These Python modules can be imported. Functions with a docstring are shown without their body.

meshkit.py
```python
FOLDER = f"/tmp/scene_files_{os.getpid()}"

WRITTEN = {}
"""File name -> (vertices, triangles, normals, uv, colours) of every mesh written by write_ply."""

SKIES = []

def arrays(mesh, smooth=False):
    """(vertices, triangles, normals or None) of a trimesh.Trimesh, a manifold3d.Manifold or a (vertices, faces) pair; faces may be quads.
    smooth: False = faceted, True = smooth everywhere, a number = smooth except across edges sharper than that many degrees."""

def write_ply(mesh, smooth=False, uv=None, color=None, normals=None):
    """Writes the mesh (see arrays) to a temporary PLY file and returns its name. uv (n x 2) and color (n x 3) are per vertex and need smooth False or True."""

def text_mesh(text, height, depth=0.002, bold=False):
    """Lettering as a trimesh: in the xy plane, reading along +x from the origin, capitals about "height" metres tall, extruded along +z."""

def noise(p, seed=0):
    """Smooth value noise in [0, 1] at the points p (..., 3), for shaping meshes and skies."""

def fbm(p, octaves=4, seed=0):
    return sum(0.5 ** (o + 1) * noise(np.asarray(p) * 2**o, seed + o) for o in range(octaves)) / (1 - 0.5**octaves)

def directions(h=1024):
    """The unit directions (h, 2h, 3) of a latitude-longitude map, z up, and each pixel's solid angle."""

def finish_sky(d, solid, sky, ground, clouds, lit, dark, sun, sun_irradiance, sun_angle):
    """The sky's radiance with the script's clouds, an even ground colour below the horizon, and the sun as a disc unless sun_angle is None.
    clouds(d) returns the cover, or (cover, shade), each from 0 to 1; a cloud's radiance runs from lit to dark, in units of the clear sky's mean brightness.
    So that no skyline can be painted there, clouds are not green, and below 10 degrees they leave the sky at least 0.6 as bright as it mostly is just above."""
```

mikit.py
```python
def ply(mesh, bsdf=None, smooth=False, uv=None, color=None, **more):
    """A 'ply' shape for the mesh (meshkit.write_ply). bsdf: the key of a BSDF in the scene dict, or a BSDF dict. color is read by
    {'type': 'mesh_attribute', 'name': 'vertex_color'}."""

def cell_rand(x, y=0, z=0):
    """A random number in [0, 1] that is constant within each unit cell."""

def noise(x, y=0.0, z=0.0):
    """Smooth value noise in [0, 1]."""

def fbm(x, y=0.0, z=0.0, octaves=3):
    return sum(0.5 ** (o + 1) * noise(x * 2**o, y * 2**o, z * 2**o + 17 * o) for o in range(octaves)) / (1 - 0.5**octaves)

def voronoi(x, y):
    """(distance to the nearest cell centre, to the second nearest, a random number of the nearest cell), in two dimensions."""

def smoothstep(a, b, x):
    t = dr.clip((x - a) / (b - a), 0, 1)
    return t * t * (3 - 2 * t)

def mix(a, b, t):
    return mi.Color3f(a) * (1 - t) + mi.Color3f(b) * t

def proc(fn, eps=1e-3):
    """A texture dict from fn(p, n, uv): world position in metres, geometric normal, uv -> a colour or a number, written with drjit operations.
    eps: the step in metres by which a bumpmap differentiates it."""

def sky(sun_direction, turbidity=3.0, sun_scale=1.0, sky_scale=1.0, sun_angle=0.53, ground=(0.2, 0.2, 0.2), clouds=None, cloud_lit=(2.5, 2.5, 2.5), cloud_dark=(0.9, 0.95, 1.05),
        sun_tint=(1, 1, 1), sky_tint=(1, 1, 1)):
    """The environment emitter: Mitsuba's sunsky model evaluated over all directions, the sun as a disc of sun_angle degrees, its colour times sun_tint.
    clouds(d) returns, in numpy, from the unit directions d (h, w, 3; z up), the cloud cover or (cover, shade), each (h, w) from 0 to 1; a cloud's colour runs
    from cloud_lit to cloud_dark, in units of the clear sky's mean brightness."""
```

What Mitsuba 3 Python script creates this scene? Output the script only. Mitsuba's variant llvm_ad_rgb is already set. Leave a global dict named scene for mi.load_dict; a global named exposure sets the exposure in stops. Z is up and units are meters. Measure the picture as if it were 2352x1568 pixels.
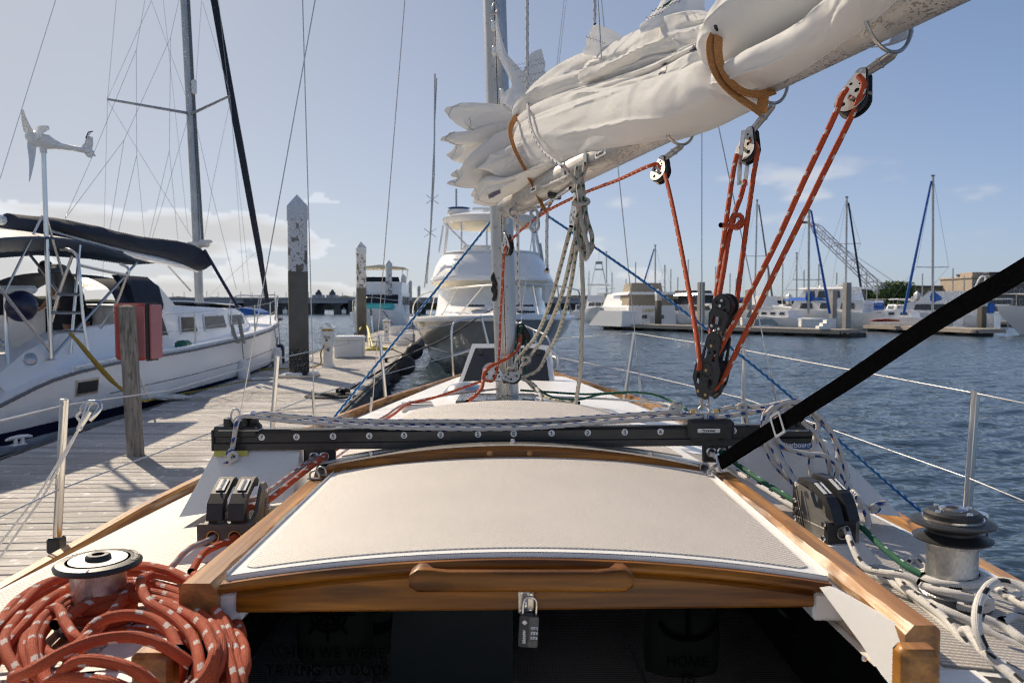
import math, random
import numpy as np, trimesh, mitsuba as mi, drjit as dr
import shapely.geometry as sg
import mikit, meshkit
from mikit import noise, fbm, cell_rand, smoothstep, mix, proc

# ------------------------------------------------------------------ camera, sky, exposure
PI = math.pi
EYE, FPX, PITCH = np.array([0, 0, 1.95]), 1829.0, math.radians(2.63)   # focal length in the units of a 2352 x 1568 picture
CP, SP = math.cos(PITCH), math.sin(PITCH)
SUN = np.array([-0.77, 1.0, 0.935])
exposure = 2.0


def clouds(d):
    az = np.degrees(np.arctan2(d[..., 0], d[..., 1])); el = np.degrees(np.arcsin(d[..., 2]))
    q = np.stack([az * 0.11, el * 0.42, az * 0], -1)
    big = meshkit.fbm(q, 6, 3)
    thr = .33 + .36 * np.clip((el - 1.0) / 6.0, 0, 1) + .012 * np.clip(az + 16, 0, 99) + np.clip((el - 8) * .2, 0, 2)
    bank = np.clip((big - thr) * 8, 0, 1)
    q2 = np.stack([az * 0.20, el * 0.70, az * 0 + 5], -1)
    small = meshkit.fbm(q2, 6, 21)
    puffs = np.clip((small - .62) * 4.5, 0, 1) * np.clip((el - 1.5) / 3, 0, 1) * np.clip((12 - el) / 4, 0, 1) * np.clip((az + 2) / 8, 0, 1) * .5
    veil = .06 + .52 * np.clip((30 - az) / 62, 0, 1)
    cover = np.clip(bank * .9 + puffs + veil * (1 - bank), 0, 1)
    shade = np.where(bank > .05, np.clip((big - thr) * 3.5 - .1, 0, .42), np.clip(1 - puffs * 4, .1, 1.0))
    return cover, shade


scene = {
    "camera": {
        "type": "thinlens", "fov": math.degrees(2 * math.atan(1176 / FPX)), "near_clip": 0.02, "far_clip": 6000.0,
        "aperture_radius": 0.0015, "focus_distance": 1.95,
        "to_world": mi.ScalarTransform4f().look_at(origin=EYE.tolist(), target=(EYE + [0, CP, -SP]).tolist(), up=[0, SP, CP]),
    },
    "sky": mikit.sky(SUN, turbidity=3.0, sky_scale=.8, clouds=clouds, cloud_lit=(2.8, 2.75, 2.7), cloud_dark=(1.50, 1.49, 1.50), sky_tint=(1.06, 0.98, 1.04), sun_tint=(.95, 1, 1.09)),
}
labels = {}
# ------------------------------------------------------------------ helpers
rng = np.random.default_rng(7)


def ray(x, y):
    a, b = (x - 1176) / FPX, (784 - y) / FPX
    return np.array([a, CP + b * SP, -SP + b * CP])


def U(x, y, Y):
    "the point at the distance Y that the photograph shows at x, y"
    d = ray(x, y)
    return EYE + d * (Y / d[1])


def UZ(x, y, z):
    d = ray(x, y)
    return EYE + d * ((z - 1.95) / d[2])


def UX(x, y, X):
    d = ray(x, y)
    return EYE + d * (X / d[0])


def tab(xs, ys):
    xs, ys = np.array(xs, float), np.array(ys, float)
    return lambda t: np.interp(t, xs, ys)


def uniq(k):
    if k not in scene and k not in labels and k not in things:
        return k
    i = 1
    while f"{k}_{i:03d}" in scene or f"{k}_{i:03d}" in labels or f"{k}_{i:03d}" in things:
        i += 1
    return f"{k}_{i:03d}"


things = set()


def thing(name, label, cat, group=None):
    k = uniq(name); things.add(k)
    labels[k] = {"label": label, "category": cat}
    if group: labels[k]["group"] = group
    return k


def tri(m):
    if isinstance(m, tuple):
        v, f = np.asarray(m[0], float), np.asarray(m[1], int)
        if f.shape[1] == 4: f = np.vstack([f[:, [0, 1, 2]], f[:, [0, 2, 3]]])
        return v, f
    if hasattr(m, "to_mesh"):
        q = m.to_mesh(); return np.array(q.vert_properties[:, :3], float), np.array(q.tri_verts, int)
    return np.array(m.vertices), np.array(m.faces)


def cat(*ms):
    vs, fs, o = [], [], 0
    for m in ms:
        v, f = tri(m); vs.append(v); fs.append(f + o); o += len(v)
    return np.vstack(vs), np.vstack(fs)


def xf(m, R=None, t=(0, 0, 0), s=1.0):
    v, f = tri(m)
    v = v * s
    if R is not None: v = v @ np.asarray(R).T
    return v + np.asarray(t, float), f


def rz(a): c, s = math.cos(a), math.sin(a); return np.array([[c, -s, 0], [s, c, 0], [0, 0, 1.0]])
def rx(a): c, s = math.cos(a), math.sin(a); return np.array([[1.0, 0, 0], [0, c, -s], [0, s, c]])
def ry(a): c, s = math.cos(a), math.sin(a); return np.array([[c, 0, s], [0, 1.0, 0], [-s, 0, c]])


def part(parent, name, mesh, mat, smooth=35, label=None, kind=None, **kw):
    k = uniq(f"{parent}__{name}" if parent else name)
    if isinstance(mesh, dict):
        scene[k] = mesh
    else:
        scene[k] = mikit.ply(tri(mesh), mat, smooth, **kw)
    if label or kind:
        labels[k] = {**({"label": label} if label else {}), **({"kind": kind} if kind else {})}
    return k


def single(name, mesh, mat, label, category, smooth=35, group=None):
    k = part(None, name, mesh, mat, smooth)
    labels[k] = {"label": label, "category": category}
    if group: labels[k]["group"] = group
    return k


def struct(name, mesh, mat, smooth=False, **kw):
    k = part(None, name, mesh, mat, smooth, **kw)
    labels[k] = {"kind": "structure"}
    return k


def unit(v): v = np.asarray(v, float); return v / (np.linalg.norm(v) + 1e-15)


def box(c, s, ch=0.0, R=None):
    "box of centre c and full size s, with chamfered edges"
    h = np.array(s, float) / 2
    if ch <= 0:
        v = np.array([[x, y, z] for x in (-1, 1) for y in (-1, 1) for z in (-1, 1)]) * h
        f = np.array([[0, 1, 3, 2], [4, 6, 7, 5], [0, 4, 5, 1], [2, 3, 7, 6], [0, 2, 6, 4], [1, 5, 7, 3]])
        m = (v, f)
    else:
        ch = min(ch, h.min() * .9)
        p = []
        for k in range(3):
            g = h - ch; g[k] = h[k]
            p += [np.array([x, y, z]) * g for x in (-1, 1) for y in (-1, 1) for z in (-1, 1)]
        q = trimesh.convex.convex_hull(np.array(p)); m = (np.array(q.vertices), np.array(q.faces))
    return xf(m, R, c)


def hull(*pts): q = trimesh.convex.convex_hull(np.vstack(pts)); return np.array(q.vertices), np.array(q.faces)


def frame_of(d):
    d = unit(d); a = np.cross(d, [0, 0, 1.0] if abs(d[2]) < .95 else [1.0, 0, 0]); a = unit(a)
    return a, np.cross(a, d) * -1, d


def crv(pts, step=None, n=None, closed=False):
    "Catmull-Rom through the points, evenly resampled"
    p = np.asarray(pts, float)
    if len(p) == 2 and not closed:
        m = n or max(2, int(np.linalg.norm(p[1] - p[0]) / step) + 1)
        return p[0] + np.linspace(0, 1, m)[:, None] * (p[1] - p[0])
    q = np.vstack([p[-1], p, p[:2]]) if closed else np.vstack([2 * p[0] - p[1], p, 2 * p[-1] - p[-2]])
    out = []
    t = np.linspace(0, 1, 16, endpoint=False)[:, None]
    for i in range(1, len(q) - 2):
        a, b, c, d = q[i - 1], q[i], q[i + 1], q[i + 2]
        l0, l1, l2 = (max(np.linalg.norm(y - x), 1e-6) ** .5 for x, y in ((a, b), (b, c), (c, d)))
        m1 = (c - b) / 1 + l1 * ((b - a) / l0 - (c - a) / (l0 + l1))
        m2 = (c - b) / 1 + l1 * ((d - c) / l2 - (d - b) / (l1 + l2))
        out.append((2 * t**3 - 3 * t**2 + 1) * b + (t**3 - 2 * t**2 + t) * m1 + (-2 * t**3 + 3 * t**2) * c + (t**3 - t**2) * m2)
    out = np.vstack(out + [q[-2][None]])
    L = np.concatenate([[0], np.cumsum(np.linalg.norm(np.diff(out, axis=0), axis=1))])
    m = n or max(3, int(L[-1] / step) + 1)
    s = np.linspace(0, L[-1], m)
    return np.stack([np.interp(s, L, out[:, k]) for k in range(3)], 1)


def sweep(pts, r, n=8, prof=None, up0=None, caps=True):
    "tube along pts; r one radius or one per point; prof (n,2) replaces the circle. returns (v, f, normals, uv)"
    p = np.asarray(pts, float); m = len(p)
    T = np.gradient(p, axis=0); T /= np.linalg.norm(T, axis=1, keepdims=True) + 1e-12
    a = frame_of(T[0])[0] if up0 is None else unit(np.asarray(up0) - T[0] * np.dot(up0, T[0]))
    A = [a]
    for i in range(1, m):
        a = unit(a - T[i] * np.dot(a, T[i])); A.append(a)
    A = np.array(A); B = np.cross(T, A)
    if prof is None:
        th = np.linspace(0, 2 * PI, n + 1); prof = np.stack([np.cos(th), np.sin(th)], 1)
    else:
        prof = np.vstack([prof, prof[:1]]); n = len(prof) - 1
    rr = np.broadcast_to(r, (m,))[:, None, None]
    off = prof[None, :, :1] * A[:, None] + prof[None, :, 1:] * B[:, None]
    v = p[:, None] + rr * off
    L = np.concatenate([[0], np.cumsum(np.linalg.norm(np.diff(p, axis=0), axis=1))])
    uv = np.stack(np.broadcast_arrays(np.linspace(0, 1, n + 1)[None, :], (L / (2 * np.max(r)))[:, None]), -1)
    i, j = np.meshgrid(np.arange(m - 1), np.arange(n), indexing="ij")
    k = i * (n + 1) + j
    f = np.stack([k, k + 1, k + n + 2, k + n + 1], -1).reshape(-1, 4)
    f = np.vstack([f[:, [0, 1, 2]], f[:, [0, 2, 3]]])
    v, N, uv = v.reshape(-1, 3), off.reshape(-1, 3), uv.reshape(-1, 2)
    if caps:
        for e, s in ((0, -1), (m - 1, 1)):
            c = len(v); ring = np.arange(e * (n + 1), e * (n + 1) + n + 1)
            v = np.vstack([v, v[ring], p[e][None]]); N = np.vstack([N, np.repeat(T[e][None] * s, n + 2, 0)]); uv = np.vstack([uv, uv[ring], uv[ring[:1]]])
            q = c + np.arange(n)
            tr = np.stack([q, q + 1, q * 0 + c + n + 1], 1)
            f = np.vstack([f, tr[:, ::-1] if s > 0 else tr])
    return v, f, N, uv


def tube(pts, r, n=8, step=None, **kw):
    p = crv(pts, step) if step else np.asarray(pts, float)
    v, f, _, _ = sweep(p, r, n, **kw)
    return v, f


def rope_mesh(paths, r, bsdf, n=10, fray=0.0):
    "one rope from one or several paths (each a point list), with uv: around, and length in diameters"
    vs, fs, ns, us, o = [], [], [], [], 0
    for k, p in enumerate(paths):
        p = crv(p, max(r * 1.2, .004))
        v, f, N, uv = sweep(p, r, n)
        uv[:, 1] += 37.3 * k
        vs.append(v); fs.append(f + o); ns.append(N); us.append(uv); o += len(v)
    v = np.vstack(vs); N = np.vstack(ns); N = N / (np.linalg.norm(N, axis=1, keepdims=True) + 1e-9)
    path = meshkit.write_ply((v, np.vstack(fs)), True, np.vstack(us), None, normals=N)
    return {"type": "ply", "filename": path, "face_normals": False, "bsdf": {"type": "ref", "id": bsdf}}


def rope(name, label, paths, r, bsdf, category="rope", group=None, n=10):
    if not isinstance(paths[0], list): paths = [paths]
    k = uniq(name)
    scene[k] = rope_mesh(paths, r, bsdf, n)
    labels[k] = {"label": label, "category": category, **({"group": group} if group else {})}
    return k


def cyl(p0, p1, r0, r1=None, n=16):
    p0, p1 = np.asarray(p0, float), np.asarray(p1, float)
    return tube([p0, p1], np.array([r0, r0 if r1 is None else r1]), n)


def lathe(prof, o=(0, 0, 0), axis=(0, 0, 1), n=24):
    "profile [(radius, height)] turned about the axis through o"
    a, b, d = frame_of(axis)
    th = np.linspace(0, 2 * PI, n, endpoint=False)
    prof = np.array(prof, float)
    v = np.asarray(o, float) + prof[:, None, :1] * (np.cos(th)[None, :, None] * a + np.sin(th)[None, :, None] * b) + prof[:, None, 1:] * d
    i, j = np.meshgrid(np.arange(len(prof) - 1), np.arange(n), indexing="ij")
    f = np.stack([i * n + j, i * n + (j + 1) % n, (i + 1) * n + (j + 1) % n, (i + 1) * n + j], -1).reshape(-1, 4)
    v = v.reshape(-1, 3)
    f = np.vstack([f[:, [0, 1, 2]], f[:, [0, 2, 3]]])
    keep = (np.linalg.norm(np.cross(v[f[:, 1]] - v[f[:, 0]], v[f[:, 2]] - v[f[:, 0]]), axis=1) > 1e-14)
    f = f[keep]
    vol = np.einsum('ij,ij->i', v[f[:, 0]] - v.mean(0), np.cross(v[f[:, 1]] - v.mean(0), v[f[:, 2]] - v.mean(0))).sum()
    return v, (f if vol > 0 else f[:, ::-1])


def prism(poly, depth, o=(0, 0, 0), ex=(1, 0, 0), ey=(0, 0, 1), bevel=0.0):
    "polygon (list or shapely) in the plane ex, ey through o, extruded along ex x ey by depth (centred if bevel < 0)"
    pg = poly if hasattr(poly, "exterior") else sg.Polygon(poly)
    if not pg.is_valid: pg = pg.buffer(0)
    ex, ey = unit(ex), unit(ey); ez = np.cross(ex, ey)
    m = trimesh.creation.extrude_polygon(pg, abs(depth), engine="earcut")
    v, f = np.array(m.vertices), np.array(m.faces)
    v = np.asarray(o, float) + v[:, :1] * ex + v[:, 1:2] * ey + (v[:, 2:] if depth > 0 else v[:, 2:] + depth) * ez
    return v, f


def plate(pts, thick, up=None):
    "flat polygon given in space, extruded by thick along its normal"
    p = np.asarray(pts, float); ex = unit(p[1] - p[0]); nrm = np.zeros(3)
    for i in range(len(p)): nrm += np.cross(p[i] - p[0], p[(i + 1) % len(p)] - p[0])
    ez = unit(nrm); ey = np.cross(ez, ex)
    q = [(np.dot(x - p[0], ex), np.dot(x - p[0], ey)) for x in p]
    return prism(q, thick, p[0], ex, ey)


def loft(rings, closed=True, cap=True):
    R = np.array(rings, float); m, n = R.shape[:2]
    v = R.reshape(-1, 3); jn = n if closed else n - 1
    i, j = np.meshgrid(np.arange(m - 1), np.arange(jn), indexing="ij")
    f = np.stack([i * n + j, i * n + (j + 1) % n, (i + 1) * n + (j + 1) % n, (i + 1) * n + j], -1).reshape(-1, 4)
    f = np.vstack([f[:, [0, 1, 2]], f[:, [0, 2, 3]]])
    if cap and closed:
        for e, s in ((0, -1), (m - 1, 1)):
            c = len(v); v = np.vstack([v, R[e], R[e].mean(0)[None]]); q = np.arange(n)
            t = np.stack([c + q, c + (q + 1) % n, q * 0 + c + n], 1)
            f = np.vstack([f, t if s > 0 else t[:, ::-1]])
    return v, f


def grid(fn, us, vs, thick=0.0):
    "sheet of points fn(u, v)"
    P = np.array([[fn(u, v) for v in vs] for u in us], float); m, n = P.shape[:2]
    i, j = np.meshgrid(np.arange(m - 1), np.arange(n - 1), indexing="ij")
    k = (i * n + j).reshape(-1)
    f = np.stack([k, k + n, k + n + 1, k + 1], 1)
    v = P.reshape(-1, 3)
    if thick:
        c = len(v); w = v - [0, 0, thick]
        edge = [(i * n, (i + 1) * n) for i in range(m - 1)][::1] + [((m - 1) * n + j, (m - 1) * n + j + 1) for j in range(n - 1)] + [((i + 1) * n + n - 1, i * n + n - 1) for i in range(m - 1)] + [(j + 1, j) for j in range(n - 1)]
        side = np.array([[b, a, a + c, b + c] for a, b in edge])
        v = np.vstack([v, w]); f = np.vstack([f, f[:, ::-1] + c, side])
    return v, f


def rounded(w, h, r, n=4):
    return sg.box(-w / 2 + r, -h / 2 + r, w / 2 - r, h / 2 - r).buffer(r, quad_segs=n)


def text_on(parent, s, height, o, ex, ey, mat, bold=True, depth=.0008, center=True, name="lettering"):
    m = meshkit.text_mesh(s, height, depth, bold)
    v = np.array(m.vertices); 
    if center: v[:, 0] -= (v[:, 0].min() + v[:, 0].max()) / 2; v[:, 1] -= (v[:, 1].min() + v[:, 1].max()) / 2
    ex, ey = unit(ex), unit(ey); ez = np.cross(ex, ey)
    return part(parent, name, (np.asarray(o) + v[:, :1] * ex + v[:, 1:2] * ey + v[:, 2:] * ez, np.array(m.faces)), mat, False)


# ------------------------------------------------------------------ materials
def tex(c):
    return proc(c) if callable(c) else {"type": "rgb", "value": [float(x) for x in c]}


def mat(key, col, rough=.5, metal=0.0, bump=None, bscale=1.0, beps=1e-3, rtex=None, **kw):
    d = {"type": "principled", "base_color": tex(col), "roughness": proc(rtex) if rtex else float(rough), "metallic": float(metal), **kw}
    if bump is not None: d = {"type": "bumpmap", "arbitrary": proc(bump, beps), "scale": float(bscale), "bsdf": d}
    scene[key] = {"type": "twosided", "bsdf": d}
    return key


C3 = mi.Color3f


def lerp3(a, b, t): return mix(C3(*a), C3(*b), t)


def wood(c0, c1, along, worn=None):
    def fn(p, n, uv):
        q = [p.x, p.y, p.z]; s = [60.0, 60.0, 60.0]; s[along] = 4.0
        g = fbm(q[0] * s[0], q[1] * s[1], q[2] * s[2], 4)
        f = noise(*[a * b * 5.5 for a, b in zip(q, s)])
        big = noise(q[0] * s[0] * .12, q[1] * s[1] * .12, q[2] * s[2] * .12)
        c = lerp3(c0, c1, dr.clip(1.9 * g - .55 + .35 * (big - .5), 0, 1)) * (.78 + .3 * f)
        streak = smoothstep(.70, .8, noise(*[a * b * (.9 if i != along else 2.2) for i, (a, b) in enumerate(zip(q, s))]))
        c = c * (1 - .38 * streak)
        if worn is not None:
            c = mix(c, C3(*worn[0]), worn[1](p, n))
        return c
    return fn


def grainbump(along):
    def fn(p, n, uv):
        s = [300.0, 300.0, 300.0]; s[along] = 12.0
        return fbm(p.x * s[0], p.y * s[1], p.z * s[2], 2)
    return fn


mat("gelcoat", lambda p, n, uv: lerp3((.70, .69, .66), (.78, .77, .745), fbm(p.x * 3, p.y * 3, p.z * 3)) * (.94 + .06 * noise(p.x * 220, p.y * 220, p.z * 220)), .28, clearcoat=.4, clearcoat_gloss=.9)
mat("white_plain", (.76, .755, .73), .35)
mat("white_boat", lambda p, n, uv: lerp3((.76, .76, .75), (.84, .835, .825), fbm(p.x * .9, p.y * .9, p.z * 2.5)), .22, clearcoat=.5)


def dots(p, n, uv):
    k = 2 * PI / .0078
    return .5 + .5 * dr.sin(p.x * k) * dr.sin(p.y * k)


def ribs(p, n, uv):
    k = 2 * PI / .0105
    return dr.power(.5 + .5 * dr.sin(p.y * k), 1.6) * (.75 + .25 * dr.sin(p.x * k * 1.3))


mat("nonskid", lambda p, n, uv: C3(.66, .615, .57) * (.38 + .80 * dots(p, n, uv)) * (.92 + .1 * fbm(p.x * 9, p.y * 9, 0)), .55, bump=dots, bscale=.0008, beps=5e-4)
mat("nonskid_ribs", lambda p, n, uv: C3(.62, .585, .545) * (.42 + .62 * ribs(p, n, uv)) * (.92 + .1 * fbm(p.x * 9, p.y * 9, 0)), .5, bump=ribs, bscale=.0012, beps=5e-4)

mat("teak_cross", wood((.10, .030, .003), (.42, .155, .012), 0), .34, specular=.3, clearcoat=.25, clearcoat_gloss=.85, bump=grainbump(0), bscale=.00025, beps=5e-4)
_wear = ((.62, .50, .36), lambda p, n: dr.clip(smoothstep(.47, .60, fbm(p.x * 14, p.y * 9, p.z * 25, 4)) * .75, 0, 1) * smoothstep(.35, .75, dr.abs(n.x)) + .12 * noise(p.x * 30, p.y * 6, 0))
mat("teak_long", wood((.19, .070, .010), (.46, .205, .040), 1, _wear), .38, clearcoat=.35, bump=grainbump(1), bscale=.0004, beps=5e-4)
_wear2 = ((.50, .42, .33), lambda p, n: smoothstep(.55, .75, fbm(p.x * 5, p.y * 2.5, p.z * 20, 3)) * .6)
mat("teak_rail", wood((.20, .075, .012), (.48, .22, .045), 1, _wear2), .42, clearcoat=.25, bump=grainbump(1), bscale=.0004)

mat("black_alloy", lambda p, n, uv: C3(.022, .024, .025) * (.75 + .5 * fbm(p.x * 60, p.y * 60, p.z * 60)), .32, clearcoat=.2)
mat("black_plastic", lambda p, n, uv: C3(.020, .021, .023) * (.7 + .6 * fbm(p.x * 40, p.y * 40, p.z * 40)), .45)
mat("clutch_grey", lambda p, n, uv: C3(.085, .08, .074) * (.75 + .5 * fbm(p.x * 50, p.y * 50, p.z * 50)) + C3(.12) * smoothstep(.78, .84, noise(p.x * 700, p.y * 700, p.z * 700)), .5)
mat("clutch_side", lambda p, n, uv: C3(.17, .165, .155) * (.75 + .5 * fbm(p.x * 50, p.y * 50, p.z * 50)), .55)
mat("steel", (.70, .68, .65), .16, 1.0)
mat("steel_dull", lambda p, n, uv: lerp3((.42, .40, .37), (.62, .60, .57), fbm(p.x * 90, p.y * 90, p.z * 90)), .32, 1.0)
mat("wire", (.55, .54, .53), .3, 1.0)
mat("drum", lambda p, n, uv: lerp3((.42, .40, .39), (.80, .79, .78), fbm(p.x * 260, p.y * 260, p.z * 160)), .34, 1.0, bump=lambda p, n, uv: noise(p.x * 650, p.y * 650, p.z * 500), bscale=.0007, beps=3e-4)
mat("mast_alloy", lambda p, n, uv: lerp3((.36, .37, .38), (.58, .58, .57), fbm(p.x * 8, p.y * 8, p.z * 3)) * (1 - .3 * smoothstep(.78, .86, noise(p.x * 90, p.y * 90, p.z * 45))), .42, .75)


def speck(p):
    s = noise(p.x * 260, p.y * 190, p.z * 330)
    return smoothstep(.60, .70, s) * smoothstep(.30, .52, fbm(p.x * 18, p.y * 14, p.z * 18))


mat("boom_alloy", lambda p, n, uv: lerp3((.42, .40, .375), (.60, .575, .545), fbm(p.x * 14, p.y * 14, p.z * 14)) * (1 - .5 * speck(p)), .48, .6)
mat("glass_dark", (.012, .016, .02), .04, clearcoat=1.0)
mat("smoked_acrylic", (.012, .014, .016), .06, clearcoat=1.0)
mat("rubber", (.012, .012, .013), .6)
mat("webbing", lambda p, n, uv: C3(.003, .003, .0035) * (.6 + .8 * noise(p.x * 1500 + p.y * 900, p.z * 300, 3)), .95, specular=0.0)
mat("strap_tan", lambda p, n, uv: C3(.42, .19, .058) * (.7 + .5 * noise(p.x * 260, p.y * 60, p.z * 260)), .8)
mat("ink", (.012, .012, .013), .5)
mat("sticker_white", (.72, .72, .70), .4)
mat("sticker_yellow", (.62, .55, .12), .4)
mat("sticker_blue", (.04, .13, .38), .4)
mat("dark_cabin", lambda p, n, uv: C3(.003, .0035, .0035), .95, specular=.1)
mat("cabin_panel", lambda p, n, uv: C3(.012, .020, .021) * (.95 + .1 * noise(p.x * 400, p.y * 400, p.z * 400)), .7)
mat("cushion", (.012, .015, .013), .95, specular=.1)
mat("dark_print", (.003, .003, .003), .95, specular=.05)
mat("brass", (.55, .38, .16), .35, 1.0)


def rope_col(base, fleck, fleck2=None, pitch=3.4, la=.42, lb=.34, slant=.5, dirt=.14, bright=1.0):
    def fn(p, n, uv):
        u, v = uv.x, uv.y
        u2 = u * 2; col = dr.floor(u2); lu = (u2 - col - .5) * (PI / 2)
        w = v / pitch + .5 * (col - 2 * dr.floor(col / 2)); lv = (w - dr.floor(w) - .5) * pitch
        jag = .06 * (dr.floor(lu * 6) - 2 * dr.floor(lu * 3))
        braid = dr.sin(2 * PI * (u * 8 + v * 2.6)) * dr.sin(2 * PI * (u * 8 - v * 2.6))
        m = smoothstep(.06, -.02, dr.abs(lv - slant * lu + jag) - la) * smoothstep(.05, -.02, dr.abs(lu) - lb)
        fuzz = noise(u * 40, v * 9, p.x * 50)
        c = mix(C3(*base) * (.80 + .18 * braid + .28 * (fuzz - .5)), C3(*fleck) * (.85 + .3 * fuzz), m)
        if fleck2 is not None:
            m2 = smoothstep(.05, -.01, dr.abs(lv - .75 - 1.1 * lu) - .14) * smoothstep(.05, -.02, dr.abs(lu + .05) - .30)
            c = mix(c, C3(*fleck2), m2 * .85)
        return c * (1 - dirt * (1 - fbm(u * 2, v * .25, 3)))
    return fn


def rope_bump(p, n, uv):
    return dr.sin(2 * PI * (uv.x * 8 + uv.y * 2.6)) * dr.sin(2 * PI * (uv.x * 8 - uv.y * 2.6)) + .8 * noise(uv.x * 50, uv.y * 14, 0)


def rope_mat(key, *a, bs=.0003, **k):
    return mat(key, rope_col(*a, **k), .85, bump=rope_bump, bscale=bs, beps=4e-4, sheen=.4)


rope_mat("rope_red", (.60, .10, .034), (.66, .58, .52), pitch=3.6, la=.34, lb=.26, bs=.0005)
rope_mat("rope_traveler", (.72, .70, .66), (.015, .075, .26), (.38, .03, .02), pitch=3.2, la=.46, lb=.42)
rope_mat("rope_green_fleck", (.52, .50, .44), (.02, .085, .045), (.30, .06, .03), pitch=3.0, la=.40, lb=.26)
rope_mat("rope_black_fleck", (.76, .745, .72), (.018, .018, .022), pitch=3.6, la=.62, lb=.24, bs=.0004)
rope_mat("rope_red_fleck", (.50, .48, .46), (.36, .05, .03), pitch=3.2, la=.75, lb=.30)
rope_mat("rope_green", (.012, .12, .065), (.55, .60, .56), pitch=4.2, la=.35, lb=.22)
rope_mat("rope_blue", (.02, .19, .50), (.62, .70, .76), (.35, .05, .05), pitch=2.6, la=.62, lb=.40)
rope_mat("rope_dark", (.025, .026, .028), (.05, .05, .05), dirt=.1)
mat("rope_white", (.62, .61, .58), .85)
mat("rope_yellow", (.30, .21, .035), .8)
# ------------------------------------------------------------------ the setting: water, docks
def water_rough(p, n, uv):
    return .035 + .05 * noise(p.x * .05, p.y * .05, 0)


mat("water", (.022, .040, .058), .06, bump=lambda p, n, uv: fbm(p.x * 3.2, p.y * 5.5, 0, 3) + .35 * noise(p.x * 14, p.y * 22, 4), bscale=.020, beps=6e-3, specular=.55)


def wave_heights(x, y):
    r = np.random.default_rng(11); z = np.zeros_like(x)
    for i in range(44):
        lam = .17 * (1.05 ** i); a = r.normal(.25, .38) + PI / 2
        k = 2 * PI / lam; amp = .0038 * lam ** .8 * r.uniform(.6, 1.4)
        ph = k * (x * math.cos(a) + y * math.sin(a)) + r.uniform(0, 6.28)
        s = np.sin(ph)
        z += amp * (s + .28 * np.cos(2 * ph)) * np.clip(1.6 - lam * 0, 0, 1)
    gust = .65 + .7 * meshkit.fbm(np.stack([x * .16, y * .16, x * 0], -1), 3, 4)
    return z * gust * .95


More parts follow.
